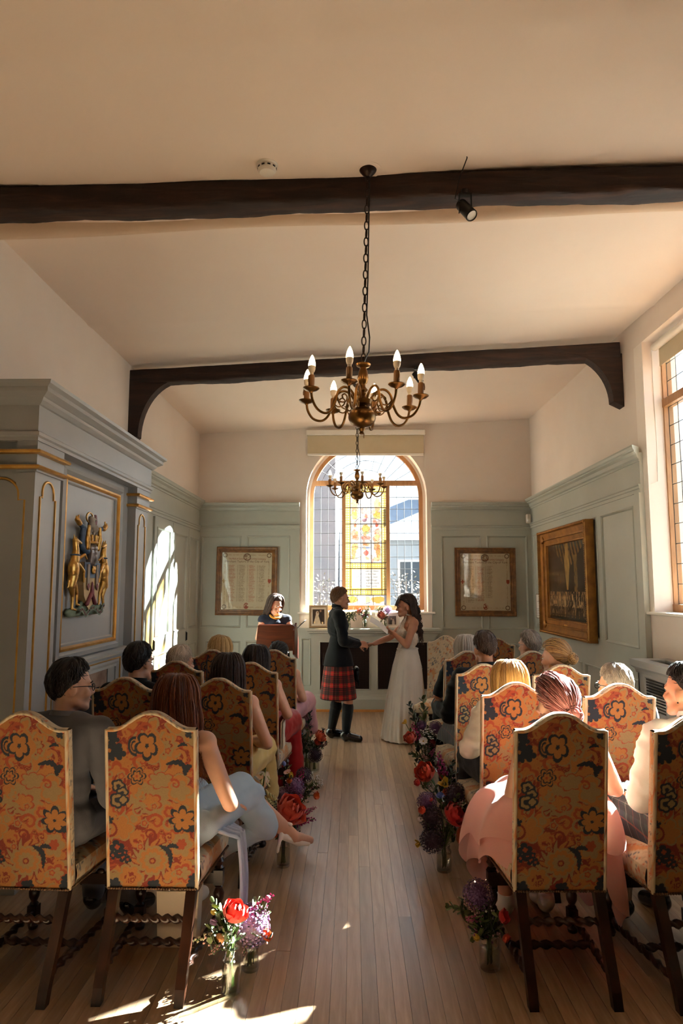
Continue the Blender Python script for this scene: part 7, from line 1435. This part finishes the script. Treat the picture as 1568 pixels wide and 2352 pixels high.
VASES = {
 'a': ((-0.51, 3.05), 'jar nearest the camera left of the aisle', [('peony', 'coral_red', -0.505, 3.07, 0.298, 0.1), ('snap', 'cream', -0.607, 3.03, 0.229, 0.11), ('ranun', 'peach', -0.55, 3.02, 0.231, 0.05), ('bud', 'yellow', -0.6, 3.1, 0.293, 0.022), ('leaf', 'green', -0.57, 3.11, 0.294, 0.1), ('tulip', 'lilac', -0.59, 3.05, 0.275, 0.03), ('snap', 'blush', -0.564, 3.0, 0.202, 0.07)]),
 'b': ((-0.455, 3.22), 'jar just behind the nearest left jar', [('allium', 'lilac', -0.447, 3.22, 0.176, 0.13), ('stock', 'magenta', -0.417, 3.25, 0.251, 0.12), ('allium', 'purple', -0.466, 3.28, 0.204, 0.08), ('tulip', 'orange', -0.38, 3.2, 0.154, 0.05), ('stock', 'blush', -0.472, 3.2, 0.122, 0.08), ('bud', 'pink', -0.385, 3.26, 0.285, 0.02)]),
 'c': ((-0.423, 4.35), 'jar left of the aisle with the biggest coral peony', [('peony', 'coral', -0.389, 4.35, 0.313, 0.17), ('stock', 'magenta', -0.294, 4.37, 0.259, 0.11), ('ranun', 'amber', -0.379, 4.31, 0.195, 0.05), ('poppy', 'orange', -0.466, 4.33, 0.195, 0.04), ('stock', 'rose', -0.27, 4.4, 0.309, 0.08), ('foxglove', 'cream_green', -0.574, 4.45, 0.376, 0.3), ('leaf', 'green', -0.458, 4.4, 0.21, 0.1), ('foxglove', 'cream_green', -0.459, 4.4, 0.339, 0.12), ('allium', 'purple', -0.399, 4.41, 0.194, 0.06), ('bud', 'pink', -0.31, 4.3, 0.194, 0.02)]),
 'd': ((-0.4, 4.95), 'jar behind the biggest coral peony', [('allium', 'lilac_dark', -0.402, 4.95, 0.289, 0.12), ('stock', 'magenta', -0.369, 5.0, 0.334, 0.12), ('allium', 'plum', -0.349, 5.07, 0.339, 0.1), ('ranun', 'orange', -0.44, 4.93, 0.338, 0.05), ('poppy', 'orange', -0.262, 4.9, 0.254, 0.06), ('daisy', 'blush', -0.462, 5.0, 0.378, 0.05), ('bud', 'blue', -0.492, 5.05, 0.428, 0.03), ('sprig', 'white', -0.275, 4.97, 0.313, 0.12), ('leaf', 'dark_green', -0.298, 4.95, 0.274, 0.1), ('stock', 'rose', -0.372, 4.89, 0.248, 0.1), ('tulip', 'yellow', -0.436, 4.99, 0.366, 0.04), ('allium', 'lilac', -0.486, 4.95, 0.244, 0.08)]),
 'e': ((-0.43, 6.55), 'far left jar against the pink dress chair', [('daisy', 'white', -0.466, 6.55, 0.328, 0.07), ('thistle', 'slate', -0.4, 6.6, 0.37, 0.07), ('ranun', 'red', -0.501, 6.5, 0.151, 0.05), ('leaf', 'dark_green', -0.445, 6.55, 0.249, 0.12), ('sprig', 'white', -0.428, 6.6, 0.219, 0.12), ('daisy', 'blush', -0.502, 6.65, 0.311, 0.05), ('leaf', 'dark_green', -0.409, 6.6, 0.457, 0.14)]),
 'f': ((-0.355, 6.5), 'far left jar at the aisle edge', [('peony', 'coral_orange', -0.305, 6.5, 0.307, 0.1), ('thistle', 'slate', -0.279, 6.55, 0.36, 0.06), ('peony', 'red_orange', -0.328, 6.48, 0.265, 0.06), ('allium', 'plum', -0.342, 6.46, 0.153, 0.11), ('bud', 'blue', -0.267, 6.55, 0.297, 0.02), ('stock', 'plum_pink', -0.277, 6.52, 0.229, 0.07), ('sprig', 'white', -0.377, 6.5, 0.233, 0.1)]),
 'g': ((0.607, 3.25), 'shaded jar beside the pink haired woman', [('allium', 'purple', 0.566, 3.27, 0.3, 0.11), ('stock', 'blush', 0.536, 3.25, 0.253, 0.08), ('stock', 'blush', 0.606, 3.25, 0.318, 0.06), ('poppy', 'red', 0.658, 3.23, 0.226, 0.07), ('ranun', 'orange_red', 0.673, 3.22, 0.145, 0.05), ('leaf', 'green', 0.491, 3.25, 0.243, 0.12), ('snap', 'cream', 0.52, 3.27, 0.262, 0.09), ('stock', 'rose', 0.538, 3.23, 0.216, 0.07), ('ranun', 'yellow', 0.546, 3.21, 0.152, 0.04), ('leaf', 'green', 0.583, 3.25, 0.179, 0.12)]),
 'h': ((0.545, 4.3), 'jar right of the aisle with dark alliums', [('allium', 'plum', 0.472, 4.3, 0.303, 0.12), ('allium', 'plum', 0.471, 4.26, 0.187, 0.12), ('peony', 'red', 0.603, 4.3, 0.311, 0.13), ('peony', 'orange_deep', 0.645, 4.28, 0.218, 0.11), ('allium', 'purple', 0.453, 4.36, 0.376, 0.1), ('ranun', 'red_orange', 0.421, 4.28, 0.349, 0.06), ('cornflower', 'blue', 0.535, 4.35, 0.412, 0.05), ('ranun', 'red', 0.476, 4.32, 0.398, 0.03), ('daffodil', 'yellow', 0.393, 4.26, 0.169, 0.05), ('stock', 'blush', 0.641, 4.34, 0.362, 0.09), ('leaf', 'green', 0.608, 4.33, 0.365, 0.12), ('snap', 'cream', 0.686, 4.35, 0.385, 0.08), ('allium', 'plum', 0.641, 4.4, 0.406, 0.12), ('bud', 'white', 0.404, 4.28, 0.299, 0.03)]),
 'i': ((0.655, 4.95), 'jar right of the aisle with yellow iris', [('iris', 'yellow', 0.632, 4.91, 0.333, 0.08), ('peony', 'red_orange', 0.507, 4.91, 0.4, 0.13), ('ranun', 'red', 0.448, 4.87, 0.349, 0.06), ('stock', 'magenta', 0.619, 4.98, 0.447, 0.14), ('ranun', 'orange', 0.641, 4.87, 0.287, 0.07), ('leaf', 'dark_green', 0.684, 4.95, 0.396, 0.14), ('daisy', 'blush', 0.697, 4.95, 0.279, 0.06), ('poppy', 'red', 0.765, 4.99, 0.327, 0.08), ('ranun', 'red_orange', 0.638, 5.0, 0.347, 0.06)]),
 'j': ((0.63, 6.0), 'far jar right of the aisle', [('peony', 'coral', 0.491, 5.96, 0.41, 0.1), ('stock', 'magenta', 0.539, 6.0, 0.455, 0.14), ('daisy', 'white', 0.595, 5.94, 0.393, 0.065), ('allium', 'purple', 0.593, 6.05, 0.496, 0.08), ('allium', 'purple', 0.709, 6.02, 0.488, 0.1), ('daffodil', 'yellow', 0.446, 5.98, 0.538, 0.05), ('leaf', 'dark_green', 0.519, 6.05, 0.598, 0.16), ('leaf', 'green', 0.616, 6.08, 0.612, 0.2), ('poppy', 'red_deep', 0.671, 5.97, 0.362, 0.08), ('stock', 'blush', 0.604, 5.94, 0.262, 0.09), ('cornflower', 'blue', 0.565, 5.92, 0.221, 0.04), ('sprig', 'white', 0.65, 6.0, 0.427, 0.14), ('leaf', 'green', 0.53, 5.92, 0.284, 0.12), ('stock', 'rose', 0.669, 5.96, 0.3, 0.08)]),
 'k': ((-0.06, 9.63), 'left jar under the arched window', [('daisy', 'white', -0.087, 9.63, 1.305, 0.06), ('daisy', 'blush', -0.032, 9.65, 1.329, 0.05), ('sprig', 'white', 0.017, 9.63, 1.348, 0.1), ('leaf', 'green', -0.02, 9.63, 1.269, 0.1), ('ranun', 'orange', -0.087, 9.61, 1.228, 0.035), ('daisy', 'white', 0.035, 9.61, 1.288, 0.05), ('tulip', 'yellow', 0.053, 9.65, 1.347, 0.04)]),
 'l': ((0.17, 9.64), 'middle jar under the arched window', [('peony', 'coral_orange', 0.102, 9.64, 1.353, 0.075), ('sprig', 'white', 0.188, 9.66, 1.365, 0.1), ('ranun', 'pink', 0.205, 9.62, 1.306, 0.045), ('daisy', 'white', 0.248, 9.64, 1.329, 0.05), ('leaf', 'dark_green', 0.175, 9.64, 1.257, 0.1), ('stock', 'rose', 0.144, 9.62, 1.288, 0.07), ('daisy', 'blush', 0.224, 9.67, 1.389, 0.05)]),
 'm': ((0.45, 9.63), 'right jar under the arched window', [('peony', 'coral_pink', 0.417, 9.61, 1.307, 0.11), ('allium', 'pale_lilac', 0.492, 9.66, 1.371, 0.1), ('sprig', 'white', 0.346, 9.65, 1.377, 0.1), ('daisy', 'white', 0.338, 9.63, 1.306, 0.05), ('daisy', 'peach', 0.371, 9.68, 1.401, 0.05), ('peony', 'blush_white', 0.476, 9.6, 1.283, 0.05), ('leaf', 'green', 0.405, 9.63, 1.228, 0.08)]),
}
JARS = {'a': (.040, .175), 'b': (.036, .14), 'c': (.042, .16), 'd': (.040, .15), 'e': (.045, .16), 'f': (.050, .14), 'g': (.046, .13), 'h': (.046, .15), 'i': (.042, .15), 'j': (.042, .15), 'k': (.038, .11), 'l': (.038, .12), 'm': (.038, .12)}
for key, ((vx, vy), vlabel, fl) in VASES.items():
    R, H = JARS[key]; z0 = 1.12 if key in 'klm' else 0.0; h_ = H
    v = thing('glass_jar', 'clear glass ' + vlabel, 'jar', (vx, vy, z0), 0, 'glass jars of wedding flowers')
    b = MB(); b.lathe([(R * .9, .0), (R, .008), (R, h_ * .72), (R * .93, h_ * .80), (R * .76, h_ * .86), (R * .76, h_ * .9), (R * .82, h_ * .92), (R * .82, h_), (R * .74, h_), (R * .70, h_ * .88), (R * .9, h_ * .76), (R * .93, h_ * .7), (R * .92, .014), (R * .1, .012)], 24); b.build('glass', M['jar'], v, smooth=40)
    b = MB(); b.lathe([(R * .88, .016), (R * .90, h_ * .62)], 24); b.build('water', M['water'], v)
    tips = [V3(f[2:5]) for f in fl]; top = sum(tips, V3()) / len(tips); fo = MB(); rs = random.Random(ord(key)); rt = thing('foliage', 'green foliage filling the ' + vlabel, 'foliage', (vx, vy, z0), 0, 'flowers in the ' + vlabel); o_ = V3((vx, vy, z0))
    for k in range(46 if key not in 'klm' else 22):
        a = tips[rs.randrange(len(tips))]; m_ = V3((vx, vy, z0 + h_)); p = m_.lerp(a, rs.uniform(.25, .95)) + V3((rs.gauss(0, .022), rs.gauss(0, .022), rs.gauss(-.01, .02))) - o_; fo.cur = rs.choice((0, 0, 1)); L_ = rs.uniform(.03, .065)
        petal(fo, p, rs.uniform(0, 6.28), rs.uniform(.5, 1.6), L_, L_ * .42, .5, .1, 2, 4); fo.cur = 2; fo.tube([m_ - o_ - V3((0, 0, .02)), m_.lerp(p + o_, .6) - o_ + V3((0, 0, .012)), p], .0016, 3, caps=False)
        if k % 3 == 0:
            fo.cur = rs.choice((3, 4, 5))
            for j in range(5): q = p + V3((rs.gauss(0, .012), rs.gauss(0, .012), .01 + rs.gauss(0, .012))); fo.ell(q, rs.uniform(.003, .006), 5, 3)
    fo.build('sprays', [FM['green'], FM['dark_green'], M['stem'], FM['blush'], FM['white'], FM['plum_pink']], rt)['kind'] = 'stuff'
    seen = {}
    for i, (kind, colour, x, y, z, s_) in enumerate(fl):
        nm, lb = NAMES[kind]; cname = colour.replace('_', ' '); lab = f'{cname} {lb} in the {vlabel}'; seen[lab] = seen.get(lab, 0) + 1
    for i, (kind, colour, x, y, z, s_) in enumerate(fl):
        nm, lb = NAMES[kind]; cname = colour.replace('_', ' '); lab = f'{cname} {lb} in the {vlabel}'
        if seen[lab] > 1: k_ = sorted(f[4] for f in fl if f[0] == kind and f[1] == colour).index(z); lab = ('lower ', 'higher ')[k_] + lab if seen[lab] == 2 else ('lowest ', 'middle ', 'highest ')[k_] + lab
        base = V3((vx + (hash((key, i)) % 7 - 3) * .005 if False else vx + ((i * 37) % 7 - 3) * .004, vy + ((i * 53) % 7 - 3) * .004, z0 + .02)); tip = V3((x, y, z)); mouth = V3((vx + (tip.x - vx) * .12, vy + (tip.y - vy) * .12, z0 + h_ + .01))
        rt = thing(nm, lab[:200], 'flower' if kind not in ('leaf', 'sprig') else 'foliage', tuple(base), 0, 'flowers in the ' + vlabel)
        mid = mouth.lerp(tip, .55) + V3((0, 0, .03)); P = [base - base, (mouth - base) * .55, mouth - base, mid - base, tip - base]; Q = []
        for k in range(4):
            p0, p1, p2, p3 = P[max(k - 1, 0)], P[k], P[k + 1], P[min(k + 2, 4)]
            for j in range(4): t = j / 4; Q.append(.5 * (2 * p1 + (p2 - p0) * t + (2 * p0 - 5 * p1 + 4 * p2 - p3) * t * t + (3 * p1 - p0 - 3 * p2 + p3) * t ** 3))
        Q.append(P[4]); b = MB(); b.tube(Q, .0028, 5); b.build('stem', M['stem'], rt, smooth=180)
        d = (tip - mid).normalized(); lean = V3((d.x * 1.2 + (.25 if kind in ('peony', 'ranun', 'poppy', 'daisy') else 0) * (0 if vx > 0 else .4), d.y - (.55 if kind in ('peony', 'ranun', 'poppy', 'daisy', 'cornflower', 'daffodil', 'iris') else .1), d.z)).normalized()
        if kind == 'foxglove': lean = V3((.15 if s_ > .2 else .9, -.1, 1 if s_ > .2 else -.55)).normalized()
        o = link('bloom' if kind not in ('leaf',) else 'leaf', bloom_mesh(kind, colour), rt); q = V3((0, 0, 1)).rotation_difference(lean); o.rotation_mode = 'QUATERNION'; o.rotation_quaternion = q; o.location = tip - base; k_ = s_ * 1.22; o.scale = (k_, k_, k_)
        if kind in ('peony', 'ranun', 'poppy', 'daisy', 'stock'):
            b = MB(); petal(b, (mid - base), 1.1 + i, 1.0, .055, .022, .4, .1, 2, 5); petal(b, (mid - base) * .9, 4.1 + i, .9, .05, .02, .4, .1, 2, 5); b.build('leaf', FM['green' if i % 2 else 'dark_green'], rt, smooth=180)
